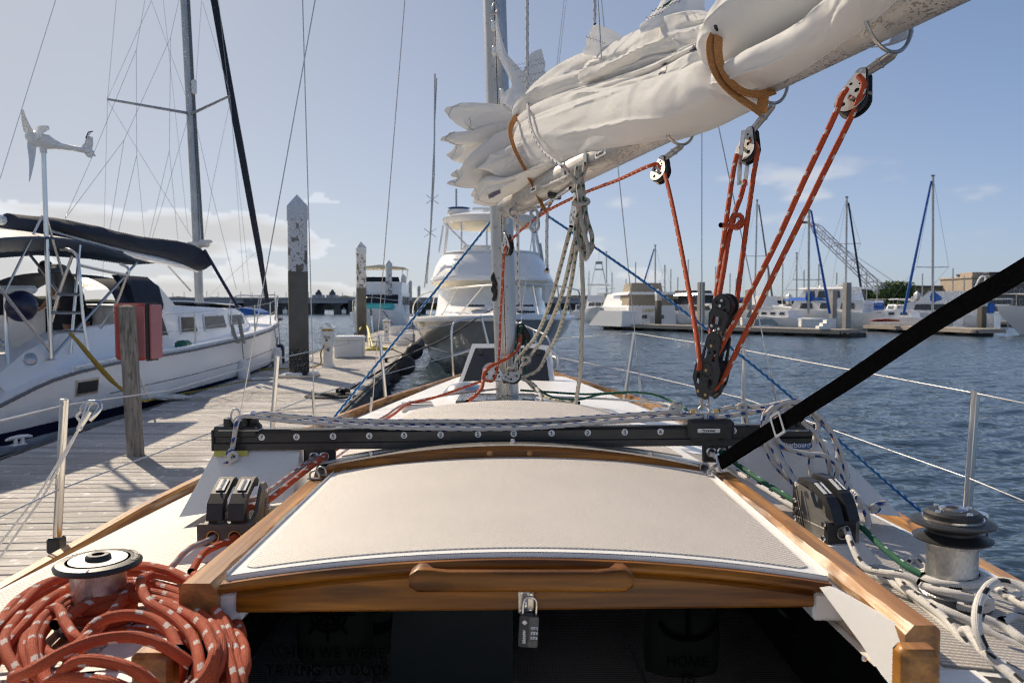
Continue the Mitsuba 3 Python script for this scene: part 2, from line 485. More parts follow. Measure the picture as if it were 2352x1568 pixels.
Ys = np.concatenate([np.linspace(-14, 2.6, 60, endpoint=False), 2.6 * (130 / 2.6) ** np.linspace(0, 1, 620)])
Ss = np.linspace(-1, 1, 560)
gy, gs = np.meshgrid(Ys, Ss, indexing="ij")
gx = gs * (np.maximum(gy, 2.6) * .95 + 9)
gz = wave_heights(gx, gy) * np.clip((130 - gy) / 50, 0, 1)
m_, n_ = gx.shape
ii, jj = np.meshgrid(np.arange(m_ - 1), np.arange(n_ - 1), indexing="ij")
kk = (ii * n_ + jj).reshape(-1)
near = (np.stack([gx, gy, gz], -1).reshape(-1, 3), np.stack([kk, kk + 1, kk + n_ + 1, kk + n_], 1))
xl = [float(gx[i, 0]) for i in (0, 59, -1)]
far = []
far.append((np.array([[-4000, 130, 0], [4000, 130, 0], [4000, 5000, 0], [-4000, 5000, 0.0]]), np.array([[0, 1, 2, 3]])))
far.append((np.array([[-4000, -4000, 0], [4000, -4000, 0], [4000, -14, 0], [-4000, -14, 0.0]]), np.array([[0, 1, 2, 3]])))
for s in (-1, 1):
    e = np.array([[gx[i, 0 if s < 0 else -1], gy[i, 0], 0] for i in range(0, m_, 8)] + [[gx[-1, 0 if s < 0 else -1], 130, 0]])
    o = e.copy(); o[:, 0] = s * 4000
    q = np.arange(len(e) - 1); L = len(e)
    f = np.stack([q, q + 1, q + 1 + L, q + L], 1)
    far.append((np.vstack([e, o]), f if s < 0 else f[:, ::-1]))
for i, (v, f) in enumerate(far):
    v2, f2 = tri((v, f)); nz = np.cross(v2[f2[0, 1]] - v2[f2[0, 0]], v2[f2[0, 2]] - v2[f2[0, 0]])[2]
    far[i] = (v2, f2 if nz > 0 else f2[:, ::-1])
struct("water", cat(near, *far), "water", True)

DZ = .45


def dock_r(Y): return -2.47 - .07 * (Y - 11.5)


def dockwood(p, n, uv):
    row = dr.floor((p.y + .07 * (p.x + 2.47)) / .1527)
    t = cell_rand(row, 3)
    g = fbm(p.x * 2.2, p.y * 90, row * 7.3, 4)
    c = lerp3((.30, .28, .255), (.53, .50, .47), dr.clip(1.5 * g - .25, 0, 1)) * (.74 + .42 * t)
    st = smoothstep(.55, .75, fbm(p.x * .9, p.y * .9, 2, 4))
    sp = smoothstep(.86, .89, noise(p.x * 16, p.y * 16, 5)) * smoothstep(.5, .9, n.z)
    return mix(c * (1 - .30 * st), C3(.75, .75, .72), sp * .55)


mat("dock_wood", dockwood, .75, bump=lambda p, n, uv: fbm(p.x * 9, p.y * 220, p.z * 220, 3), bscale=.0016, beps=1e-3)
mat("dock_fascia", lambda p, n, uv: C3(.085, .078, .07) * (.6 + .8 * fbm(p.x * 30, p.y * 3, p.z * 30)), .8)
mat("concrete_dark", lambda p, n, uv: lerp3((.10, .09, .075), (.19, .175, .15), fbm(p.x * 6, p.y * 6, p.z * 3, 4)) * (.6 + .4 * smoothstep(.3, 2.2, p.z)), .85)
mat("concrete", lambda p, n, uv: lerp3((.24, .225, .20), (.38, .36, .33), fbm(p.x * 1.5, p.y * 1.5, p.z * 1.5, 4)), .85)

D_E = unit([1, .07, 0]); D_U = unit([-.07, 1, 0])


def dock_at(Y, lat, z=DZ):
    "lat metres left of the dock's right edge"
    return np.array([dock_r(Y), Y, z]) - D_E * lat


dock = struct("dock", cat(*[box(dock_at(Y, 1.375, .17), (2.65, 3.3, .42), .03, rz(.07)) for Y in np.arange(-4, 76, 3.4)]), "dock_fascia", False)
rows = np.arange(-24, 165)
rr_ = np.random.default_rng(3)
plank_tail = []
for i in range(-24, 490):
    Y = (i + .5) * .1527 - 0
    c = dock_at(Y, 1.375 + rr_.normal(0, .006), DZ - .017 + rr_.normal(0, .0012))
    m = box(c, (2.75, .142 + rr_.normal(0, .0008), .034), .004 if i < 165 else 0, rz(.07))
    if i < 165: part(dock, "plank", m, "dock_wood", False)
    else: plank_tail.append(m)
part(dock, "planking", cat(*plank_tail), "dock_wood", False, kind="stuff")
for lat, nm in ((-.035, "fascia"), (2.785, "fascia")):
    part(dock, nm, cat(*[box(dock_at(Y, lat, DZ - .10), (.05, 3.28, .22), .006, rz(.07)) for Y in np.arange(-2.2, 76, 3.3)]), "dock_fascia", False)
part(dock, "rub_rail", tube([dock_at(Y, -.085, DZ - .05) for Y in np.linspace(-3, 76, 30)], .035, 10), "rubber")
# ------------------------------------------------------------------ the boat under the camera
boat = thing("sailing_boat", "white sailing boat with varnished teak trim under the camera, its hatch and mast straight ahead", "sailboat")
bb = tab([-2.8, -1, 1, 3.5, 5.2, 7, 8.8, 9.9], [1.15, 1.5, 1.64, 1.64, 1.50, 1.12, .50, .03])     # half beam
bs = tab([-2.8, 1, 3, 5.2, 7, 9.9], [1.02, 1.02, 1.04, 1.07, 1.11, 1.22])                       # sheer
rw = tab([.95, 1.5, 2.3, 3, 4, 5, 5.8, 6.4, 6.9], [.97, .95, .915, .84, .70, .56, .44, .30, .12])   # coachroof half width


def roof(x, Y):
    z = 1.95 - .44 - .07 * (x / .9) ** 2 - .018 * (Y - 1.5)
    t = np.clip((Y - 5.9) / 1.0, 0, 1)
    return z - t * t * (3 - 2 * t) * .26


rings = []
for Y in np.linspace(-2.8, 9.9, 60):
    b, s = bb(Y), bs(Y); k = max(.0, min(1, (9.9 - Y) / 4)) ** .6
    half = [(b, s), (b * .985, s * .62), (b * (.90 * k + .05), s * .22), (b * .70 * k, -.12), (b * .3 * k, -.35), (0, -.42 if Y < 8.5 else -.1)]
    rings.append([(x, Y, z) for x, z in half] + [(-x, Y, z) for x, z in half[::-1][1:]])
part(boat, "hull", loft(rings, closed=False, cap=False), "gelcoat", 40)
part(boat, "deck", grid(lambda Y, t: (t * (bb(Y) - .012), Y, bs(Y) - .03 + .04 * (1 - t * t) - (0.0)), np.linspace(.98, 9.85, 60), np.linspace(-1, 1, 17)), "nonskid_ribs", 30)
for s in (-1, 1):
    prof = np.array([(-.018, -.02), (.018, -.02), (.020, .028), (.012, .040), (-.012, .040), (-.020, .028)])
    pts = [(s * (bb(Y) - .02), Y, bs(Y) + .01) for Y in np.linspace(-2.6, 9.6, 60)]
    part(boat, "toe_rail", tube(pts, 1.0, prof=prof, up0=(1, 0, 0)), "teak_rail", 40)

# coachroof: top sheets, sides, sea hood
def roof_side(s, Y, t):
    x0, x1 = rw(Y), rw(Y) + .05
    z0, z1 = roof(rw(Y), Y), bs(Y) - .035
    e = .03
    pts = [(x0 - e, z0 + .002), (x0 + .004, z0 - .012), (x0 + .016, z0 - .04), (x1, z1)]
    return (s * pts[t][0], Y, pts[t][1])


Yr = np.concatenate([np.linspace(1.0, 1.92, 10), np.linspace(2.0, 6.9, 50)])
tops = []
for s in (-1, 1):
    tops.append(grid(lambda Y, t: (s * (.45 + (rw(Y) - .03 - .45) * t), Y, roof(.45 + (rw(Y) - .03 - .45) * t, Y)), np.linspace(.97, 1.92, 12), np.linspace(0, 1, 8)))
    tops.append(grid(lambda Y, t: roof_side(s, Y, int(t)), np.linspace(.97, 6.9, 60), range(4)))
tops.append(grid(lambda Y, t: ((rw(Y) - .03) * t, Y, roof((rw(Y) - .03) * t, Y)), np.linspace(1.92, 6.9, 60), np.linspace(-1, 1, 24)))
part(boat, "coachroof", cat(*tops), "gelcoat", 50)
for s in (-1, 1):
    part(boat, "tread_panel", grid(lambda Y, t: (s * (.545 + (rw(Y) - .055 - .545) * t), Y, roof(.545 + (rw(Y) - .055 - .545) * t, Y) + .0035), np.linspace(.985, 2.6, 30), np.linspace(0, 1, 10), .003), "nonskid_ribs", 30)


def hood_z(x, Y): return 1.95 - .320 - .042 * (x / .43) ** 2 - .056 * (Y - 1.8)


part(boat, "sea_hood", cat(grid(lambda Y, t: (t * .445, Y, hood_z(t * .445, Y)), np.linspace(1.80, 3.42, 24), np.linspace(-1, 1, 24)),
                           grid(lambda Y, t: (-.445 - .03 * t, Y, hood_z(.445, Y) * (1 - t) + (roof(.47, Y) - .02) * t), np.linspace(1.80, 3.42, 12), (0, 1)),
                           grid(lambda Y, t: (.445 + .03 * t, Y, hood_z(.445, Y) * (1 - t) + (roof(.47, Y) - .02) * t), np.linspace(1.80, 3.42, 12), (0, 1)),
                           grid(lambda x, t: (x, 3.42 + .05 * t, hood_z(x, 3.42) * (1 - t) + (roof(x, 3.45) - .02) * t), np.linspace(-.445, .445, 20), (0, 1))), "gelcoat", 30)
part(boat, "hood_tread", grid(lambda Y, t: (t * .405, Y, hood_z(t * .405, Y) + .0035), np.linspace(1.88, 3.36, 24), np.linspace(-1, 1, 24), .003), "nonskid", 30)

# teak hood trim with its steel strip and screws
def bow_beam(xs, zt, zb, Y0, Y1):
    rings = []
    for x in xs:
        t, b = zt(x), zb(x); c = .004
        rings.append([(x, Y0, b + c), (x, Y0 + c, b), (x, Y1, b), (x, Y1, t), (x, Y0 + c * 1.4, t), (x, Y0, t - c * 1.4)])
    return loft(rings)


zt = lambda x: 1.95 - .318 - .050 * (x / .43) ** 2
zb = lambda x: 1.95 - .3445 - .044 * (x / .43) ** 2
trim = part(boat, "hood_trim", bow_beam(np.linspace(-.420, .426, 30), zt, zb, 1.775, 1.80), "teak_cross", 40)
part(trim, "metal_strip", grid(lambda x, t: (x, 1.785 + .030 * t, zt(x) + .0045), np.linspace(-.418, .424, 40), (0, .5, 1), .004), "steel_dull", 30)
for x in (-.32, .002, .315):
    part(trim, "screw", lathe([(0, .011), (.0045, .010), (.006, .007), (.006, 0)], (x, 1.795, zt(x) + .004), n=12), "steel_dull")
for x in (-.05, .04, .245, -.375, .395):
    part(trim, "plug", lathe([(0, .0015), (.006, .0015), (.0065, 0)], (x, 1.775, zt(x) - .014 - .01 * abs(x)), (0, -1, 0), 14), "teak_long")

# sliding hatch
def hz(x, Y): return 1.95 - .343 - .034 * ((x - .02) / .42) ** 2 - .004 * (1.8 - Y)


def hatch_u(t, Y): return .0215 + t * .4215


hatch = part(boat, "hatch", cat(grid(lambda Y, t: (hatch_u(t, Y), Y, hz(hatch_u(t, Y), Y)), np.linspace(1.103, 1.84, 20), np.linspace(-1, 1, 30)),
                                grid(lambda x, t: (hatch_u(x, 1.103), 1.103 - (.003, .004, .004)[int(t)], hz(hatch_u(x, 1.1), 1.1) - (0, .0025, .008)[int(t)]), np.linspace(-1, 1, 30)[::-1], range(3)),
                                *[grid(lambda Y, t: (hatch_u(s, Y) + s * .003 * t, Y, hz(.40, Y) - .03 * t), np.linspace(1.10, 1.84, 12), (0, .2, 1)) for s in (-1, 1)]), "gelcoat", 40)
panel = rounded(2, .68, .045)
def hp(Y, t):
    w = .405 - .018 * max(0, 1 - (Y - 1.118) / .02) ** 2
    return (.0215 + t * w, Y, hz(.0215 + t * w, Y) + .0020)
part(hatch, "tread_panel", grid(hp, np.concatenate([np.linspace(1.118, 1.138, 8), np.linspace(1.145, 1.84, 30)]), np.linspace(-1, 1, 40), .003), "nonskid", 30)
zf = lambda x: hz(x, 1.1) - .0062
part(hatch, "trim_moulding", bow_beam(np.linspace(-.405, .443, 40), lambda x: zf(x) - .0, lambda x: zf(x) - .0138, 1.0815, 1.104), "teak_cross", 40)
part(hatch, "front_board", bow_beam(np.linspace(-.382, .418, 40), lambda x: zf(x) - .0150, lambda x: 1.95 - .4230 + .004 * (x / .4), 1.0845, 1.104), "teak_cross", 40)
# grab handle on the front board
hx = np.linspace(-.138, .163, 30); hr = []
for x in hx:
    e = min(x - hx[0], hx[-1] - x); end = e < .028
    half = .0145 * min(1, (.4 + e / .012)) ** .6; dep = .034 if not end else .034 - .006 * (1 - e / .028)
    back = 1.0835 if end else 1.066
    cz = 1.95 - .372; w2 = .0135 * min(1, .45 + e / .012)
    c = .005
    up = .003 * np.clip(1 - (e - .02) / .03, 0, 1)
    hr.append([(x, back, cz - w2), (x, 1.05 + c, cz - w2), (x, 1.05, cz - w2 + c), (x, 1.05, cz + w2 - c), (x, 1.05 + c, cz + w2 + up), (x, back, cz + w2 + up)])
part(hatch, "grab_handle", loft(hr), "teak_cross", 50)
# hasp
hc = U(1208, 1380, 1.0835)
hasp = part(hatch, "hasp", prism(rounded(.0205, .033, .003), .002, hc, (1, 0, 0), (0, 0, 1)), "steel_dull", False)
part(hasp, "staple", cat(tube(crv([hc + (0, -.002, .006), hc + (0, -.013, .006), hc + (0, -.014, -.004), hc + (0, -.002, -.008)], .002), .0021, 8), box(hc + (0, -.0035, .002), (.0055, .004, .016), .001)), "steel")
for sx in (-.0062, .0062):
    part(hasp, "screw", lathe([(0, .0015), (.0025, .0012), (.003, 0)], hc + (sx, -.002, .0115), (0, -1, 0), 12), "steel")
    part(hasp, "screw", lathe([(0, .0015), (.0025, .0012), (.003, 0)], hc + (sx, -.002, -.0125), (0, -1, 0), 12), "steel")

# slide rails
def rail(s, Y0, Y1, x0, x1, zt_, zb_):
    rings = []
    for i, Y in enumerate(np.linspace(Y0, Y1, 40)):
        c = .006; wob = .0015 * math.sin(Y * 23) + .001 * math.sin(Y * 71)
        a, b = x0(Y), x1(Y); z = zt_(Y)
        rings.append([(s * a, Y, zb_), (s * b, Y, zb_), (s * b, Y, z - c), (s * (b - c), Y, z), (s * (a + c * 1.5 + wob), Y, z), (s * a, Y, z - c * 1.7 - wob)])
    return loft(rings if s < 0 else [r[::-1] for r in rings])


part(boat, "slide_rail", rail(-1, 1.075, 1.77, lambda Y: .405, lambda Y: .446 + .016 * (1.77 - Y), lambda Y: 1.95 - .381, 1.49), "teak_long", 30, label="left teak slide rail beside the hatch")
part(boat, "slide_rail", rail(1, .925, 1.79, lambda Y: .4495 + .018 * (1.79 - Y), lambda Y: .498 + .010 * (1.79 - Y), lambda Y: 1.95 - .378, 1.50), "teak_long", 30, label="worn teak slide rail right of the hatch")
# white channels and brackets under the rails, companionway sides
for s in (-1, 1):
    part(boat, "slide_channel", box((.0225 + s * .422, 1.32, 1.530), (.05, .46, .040), .004), "white_plain", False)
pL = [U(1882, 1348, 1.075), U(1905, 1345, 1.06), U(2062, 1440, .93), U(2062, 1580, .93), U(2004, 1545, .94), U(1960, 1470, .985)]
part(boat, "slide_bracket", plate(pL, .010), "white_plain", False)
bk = thing_k = part(boat, "companionway_side", box((.515, .90, 1.36), (.105, .10, .30), .008), "white_plain", 30)
part(boat, "companionway_side", box((-.475, .955, 1.37), (.10, .06, .25), .008), "white_plain", 30)
part(bk, "screw", lathe([(0, .002), (.003, .0015), (.0035, 0)], U(1985, 1512, .935), (-.3, -.9, .2), 12), "steel")
part(boat, "teak_post", box(U(2103, 1550, .84) + (0, 0, -.04), (.042, .03, .145), .006), "teak_rail", 40, label="upright teak post at the right companionway side")
part(boat, "teak_post", box(U(340, 1545, .93) + (0, 0.02, -.03), (.05, .03, .10), .006), "teak_rail", 40)
# bulkhead and dark cabin below
for s in (-1, 1):
    part(boat, "bulkhead", box((s * .80, 1.0, 1.13), (.56, .04, .68), .004), "gelcoat", False)
part(boat, "bulkhead", box((0, 1.0, .76), (1.1, .04, .3), .004), "gelcoat", False)
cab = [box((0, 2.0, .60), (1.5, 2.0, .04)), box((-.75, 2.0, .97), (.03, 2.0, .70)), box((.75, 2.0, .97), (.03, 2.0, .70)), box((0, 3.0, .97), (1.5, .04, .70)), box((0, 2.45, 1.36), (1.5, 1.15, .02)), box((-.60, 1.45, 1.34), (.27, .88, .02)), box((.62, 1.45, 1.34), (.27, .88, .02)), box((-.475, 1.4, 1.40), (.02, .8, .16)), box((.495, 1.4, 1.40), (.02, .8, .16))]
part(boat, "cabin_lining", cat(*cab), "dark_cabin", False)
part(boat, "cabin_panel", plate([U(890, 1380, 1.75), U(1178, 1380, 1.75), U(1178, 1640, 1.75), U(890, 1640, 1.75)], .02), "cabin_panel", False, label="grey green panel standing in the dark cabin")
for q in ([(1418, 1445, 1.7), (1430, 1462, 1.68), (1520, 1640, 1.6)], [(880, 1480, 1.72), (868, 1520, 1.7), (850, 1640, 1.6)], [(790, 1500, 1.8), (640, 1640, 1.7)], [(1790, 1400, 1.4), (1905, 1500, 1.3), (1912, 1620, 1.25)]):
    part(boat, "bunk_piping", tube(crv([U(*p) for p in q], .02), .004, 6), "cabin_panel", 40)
# cockpit behind the camera
part(boat, "cockpit", cat(box((0, -.9, .42), (1.0, 3.6, .05)), box((-.95, -.9, .72), (.95, 3.6, .6), .03), box((.95, -.9, .72), (.95, 3.6, .6), .03), box((0, -2.7, .8), (2.2, .1, .5), .03)), "gelcoat", 30)
# ------------------------------------------------------------------ mast, boom, traveler, winches, clutches, wires of the boat
MY = 4.25
mtop, mbot = U(1122, -420, MY), U(1166, 925, MY)
mprof = []
for t in np.linspace(0, 2 * PI, 28, endpoint=False):
    mprof.append((.061 * np.sign(math.cos(t)) * abs(math.cos(t)) ** .7, .085 * np.sign(math.sin(t)) * abs(math.sin(t)) ** .8))
mprof = [p for p in mprof if not (abs(p[0]) < .02 and p[1] > 0)]
i0 = max(range(len(mprof)), key=lambda i: (mprof[i][1] > .0) * (10 if 0 < mprof[i][0] < .05 else 0) - abs(mprof[i][0] - .024))
slot = [(.014, .084), (.008, .084), (.008, .070), (-.008, .070), (-.008, .084), (-.014, .084)]
mprof = sorted([p for p in mprof if p[1] > .02 and p[0] > 0], key=lambda p: -p[0]) + slot + sorted([p for p in mprof if p[1] > .02 and p[0] < 0], key=lambda p: -p[0]) + sorted([p for p in mprof if p[1] <= .02], key=lambda p: math.atan2(-p[1], p[0]) * -1 % (2 * PI) if False else p[0])
mast = part(boat, "mast", tube([mbot, mtop], 1.0, prof=np.array(mprof), up0=(1, 0, 0)), "mast_alloy", 30)
part(mast, "luff_track", tube([mbot + (0.0, -.086, 0), mtop + (0.0, -.086, 0)], 1.0, prof=np.array([(-.006, -.003), (.006, -.003), (.006, .005), (-.006, .005)]), up0=(1, 0, 0)), "steel_dull", False)
part(mast, "track_slot", tube([mbot + (0.0, -.090, 0), mtop + (0.0, -.090, 0)], 1.0, prof=np.array([(-.002, -.002), (.002, -.002), (.002, .003), (-.002, .003)]), up0=(1, 0, 0)), "black_alloy", False)
for y in (838, 880, 905, 560):
    part(mast, "screw", lathe([(0, .004), (.006, .003), (.007, 0)], U(1167, y, MY - .088), (0, -1, 0), 10), "steel_dull")
part(boat, "mast_step", box(U(1166, 926, MY) + (0, 0, .0), (.15, .2, .02), .004), "black_alloy")
part(boat, "deck_hatch", box(U(1140, 916, 4.05) + (0, .05, -.005), (.40, .34, .02), .004), "smoked_acrylic", False, label="smoked acrylic deck hatch around the mast foot")
part(boat, "deck_hatch", plate([U(1054, 885, 5.4), U(1274, 885, 5.4), U(1266, 800, 5.72), U(1228, 797, 5.75), U(1085, 797, 5.75)], .03), "white_plain", False, label="opened deck hatch standing ahead of the mast")
part(boat + "__deck_hatch_001", "pane", plate([U(1063, 879, 5.375), U(1262, 879, 5.375), U(1252, 806, 5.66), U(1222, 801, 5.68), U(1092, 801, 5.68)], .008), "smoked_acrylic", False)
for x in (1104, 1236):
    part(boat + "__deck_hatch_001", "latch", box(U(x, 808, 5.63), (.03, .03, .04), .004), "black_plastic")
vent = part(boat, "dome_vent", lathe([(0, .075), (.03, .074), (.09, .055), (.125, .02), (.13, 0)], U(1068, 907, 4.6) + (0, 0, .0), n=28), "steel", 60)
part(boat, "vent_flange", lathe([(0, .012), (.15, .012), (.16, 0)], U(1068, 911, 4.6), n=28), "white_plain")

# boom
BA, BB = np.array([-.009, 4.0, 1.95 + .497]), np.array([.815, 1.47, 1.95 + .604])
BE = unit(BB - BA)
BN = unit(np.array([BE[1], -BE[0], 0]))          # sideways, towards the camera's left
BU = np.cross(BE, BN) * (1 if np.cross(BE, BN)[2] > 0 else -1)


def boom_at(Y): return BA + (BB - BA) * ((4.0 - Y) / 2.53)


th = np.linspace(0, 2 * PI, 28, endpoint=False)
bprof = np.stack([.0525 * np.cos(th), .056 * np.sin(th)], 1)
boom = part(boat, "boom", tube([BA, boom_at(.55)], 1.0, prof=bprof, up0=BN, n=28), "boom_alloy", 50)
part(boom, "end_fitting", tube([BA - BE * .035, BA + BE * .03], 1.0, prof=bprof * 1.04, up0=BN), "mast_alloy", 50)
part(boat, "gooseneck", cat(box(U(1166, 478, 4.1), (.03, .10, .05), .004), cyl(U(1166, 440, 4.13), U(1166, 515, 4.13), .010)), "steel_dull")
for k, (px, py, Y) in enumerate(((1300, 395, 3.19), (1332, 414, 2.98))):
    part(boom, "eye_plate", prism(rounded(.03, .07, .012), .004, boom_at(Y) + BN * .054 - BU * .012, BE, BU * 1.0), "steel_dull", False)
part(boom, "jam_cleat", box(boom_at(3.42) - BU * .058, (.04, .09, .025), .005, rz(-.31)), "black_plastic")
bails = []
for Y in (2.43, 2.01, 1.64):
    c = boom_at(Y); h = 1.0 if Y > 2 else 1.08
    arc = [c + BN * (.054 * math.cos(a)) * h - BU * (.012 + .072 * math.sin(a)) * h + BE * .012 * math.sin(a) for a in np.linspace(0, PI, 22)]
    bl = part(boom, "boom_bail", tube([arc[0] + BU * .03] + arc + [arc[-1] + BU * .03], .0042, 10), "steel_dull", 60)
    bails.append(arc[11])
pt = meshkit  # stickers on the boom
def boom_sticker(Y, s, w):
    o = boom_at(Y) + BN * .0535 - BU * .012
    a = part(boom, "sticker", prism(rounded(w, .020, .002), .0015, o, -BE, BU), "sticker_white", False)
    text_on(a, s, .009, o + BN * .0022, -BE, BU, "ink")


boom_sticker(3.53, "Outhaul", .075); boom_sticker(2.86, "Topping Lift", .09)

# traveler beam
TY = 1.87
tl, tr_ = U(497, 1007.5, TY), U(1860, 994, TY)
tprof = np.array([(-.0235, -.024), (-.0235, .024), (-.0085, .024), (-.0065, .0185), (.015, .0185), (.0205, .014), (.0225, .010), (.0225, -.010), (.015, -.0185), (-.0065, -.0185), (-.0085, -.024)])
trav = part(boat, "traveler_track", tube([tl, tr_], 1.0, prof=tprof, up0=(0, 0, 1)), "black_alloy", 20, label="black mainsheet traveler track marked with numbers")
for e in (tl, tr_): part(trav, "end_cap", box(e, (.006, .052, .05), .002), "black_plastic")
for s, x in zip("7654321012346", (601, 681, 765, 848, 928, 1012, 1098, 1180, 1267, 1350, 1435, 1517, 1685)):
    y = 1004 - (x - 601) * 15.5 / 1084
    d = part(trav, "number_disc", lathe([(0, .0006), (.0076, .0006), (.0076, 0)], U(x, y, TY - .0187), (0, -1, 0), 22), "sticker_white", False)
    text_on(d, s, .0085, U(x, y, TY - .0196), (1, 0, 0), (0, 0, 1), "ink", True, .0006, name="digit")
# moulded supports at its ends
def wedge(top, bot, Yt, Yb, depth):
    a, b = [U(x, y, Yt) for x, y in top], [U(x, y, Yb) for x, y in bot]
    back = [p + np.array([0, depth, 0]) for p in (a[0], a[1], b[1], b[0])]
    f = [a[0], a[1], b[1], b[0]]
    return hull(np.array(f), np.array(back))


part(boat, "traveler_support", wedge([(497, 1030), (690, 1027)], [(411, 1187), (672, 1150)], 1.86, 1.73, .13), "gelcoat", False, label="white moulded support under the left end of the traveler")
sp = part(boat, "traveler_support", wedge([(1672, 1018), (1900, 1012)], [(1712, 1150), (2072, 1186)], 1.86, 1.73, .13), "gelcoat", False, label="white moulded support under the right end of the traveler")
stk = part(boat + "__traveler_support", "sticker", plate([U(492, 1048, 1.838), U(570, 1046, 1.838), U(570, 1032, 1.85), U(492, 1034, 1.85)], .001), "sticker_yellow", False)
for x in (718, 1632):
    s_ = 1 if x > 1000 else -1
    lg = part(boat, "traveler_leg", box(U(x + 17, 1044 - (8 if s_ > 0 else 0), TY - .004), (.075, .012, .052), .004), "black_alloy", False)
    for xx in ((722, 745) if s_ < 0 else (1633, 1657)):
        part(lg, "fairlead_ring", lathe([(.0075, 0), (.0115, 0), (.012, .004), (.0085, .006), (.0075, .004)], U(xx, (1048 if s_ < 0 else 1037), TY - .011), (0, -1, 0), 16), "steel")
part(sp, "sticker", plate([U(1787, 1031, 1.838), U(1870, 1029, 1.838), U(1870, 1013, 1.85), U(1787, 1015, 1.85)], .001), "sticker_blue", False)
text_on(sp, "Starboard", .0105, U(1829, 1022, 1.841), (1, 0, 0), (0, .3, 1), "sticker_white", True, .0006)

# cleat assemblies on both track ends
def cam_end(x0, sgn, Y=TY):
    def P(dx, y): return U(x0 + sgn * dx, y, Y)
    k = part(boat, "traveler_cleat", box(P(0, 988), (.098, .054, .025), .003), "black_alloy", 20)
    part(k, "base_plate", box(P(10, 984), (.094, .062, .003), .001), "steel", False)
    for dx in (-17, 15):
        part(k, "cam", lathe([(0, .020), (.0105, .020), (.0115, .018), (.0115, 0)], P(dx, 978) + (0, -.014, 0), n=14), "black_plastic")
        part(k, "cam_screw", lathe([(0, .0035), (.0035, .003), (.0045, 0)], P(dx, 958.5) + (0, -.014, 0), n=10), "steel")
    hp_ = [P(-12, 958) + (0, -.012, 0), P(-11, 946) + (0, -.012, 0), P(-6, 938.5) + (0, -.012, 0), P(2, 938.5) + (0, -.012, 0), P(7, 946) + (0, -.012, 0), P(8, 958) + (0, -.012, 0)]
    part(k, "hoop", tube(crv(hp_, .002), .0024, 8), "steel", 60)
    part(k, "sheave", lathe([(0, .030), (.022, .030), (.0225, .027), (.014, .020), (.014, .012), (.0215, .004), (.0215, 0)], P(32, 982) + (0, .006, 0), n=24), "black_plastic", 30)
    part(k, "sheave_plate", lathe([(0, .004), (.023, .003), (.024, 0)], P(32, 952) + (0, .006, 0), n=24), "steel_dull", 30)
    part(k, "sheave_bolt", lathe([(0, .005), (.006, .004), (.007, 0)], P(32, 948) + (0, .006, 0), n=12), "steel")
    return k


cam_end(547, 1); cam_end(1815, -1)
car = part(boat, "traveler_car", box(U(1626, 983, TY - .003), (.108, .068, .050), .008), "black_alloy", 30)
part(car, "sticker", prism(rounded(.052, .0095, .0012), .0012, U(1628, 988.5, TY - .0365), (1, 0, 0), (0, 0, 1)), "sticker_white", False)
text_on(car, "Traveler", .0058, U(1628, 988.5, TY - .0380), (1, 0, 0), (0, 0, 1), "ink", True, .0006)
cp = U(1617, 949, TY)
part(car, "top_plate", hull(*[np.array([cp + (dx, dy, dz) for dz in (0, .003)]) for dx, dy in ((-.04, 0), (-.03, -.014), (.03, -.014), (.041, 0), (.03, .014), (-.03, .014))]), "steel_dull", False)
for dx in (-.027, .027): part(car, "bolt", lathe([(0, .008), (.006, .008), (.0065, 0)], cp + (dx, -.004, .003), n=6), "brass", False)
part(car, "eye", tube(crv([cp + (-.0135, 0, 0), cp + (-.0125, 0, .010), cp + (0, 0, .0185), cp + (.0125, 0, .010), cp + (.0135, 0, 0)], .002), .0032, 10), "steel_dull", 60)

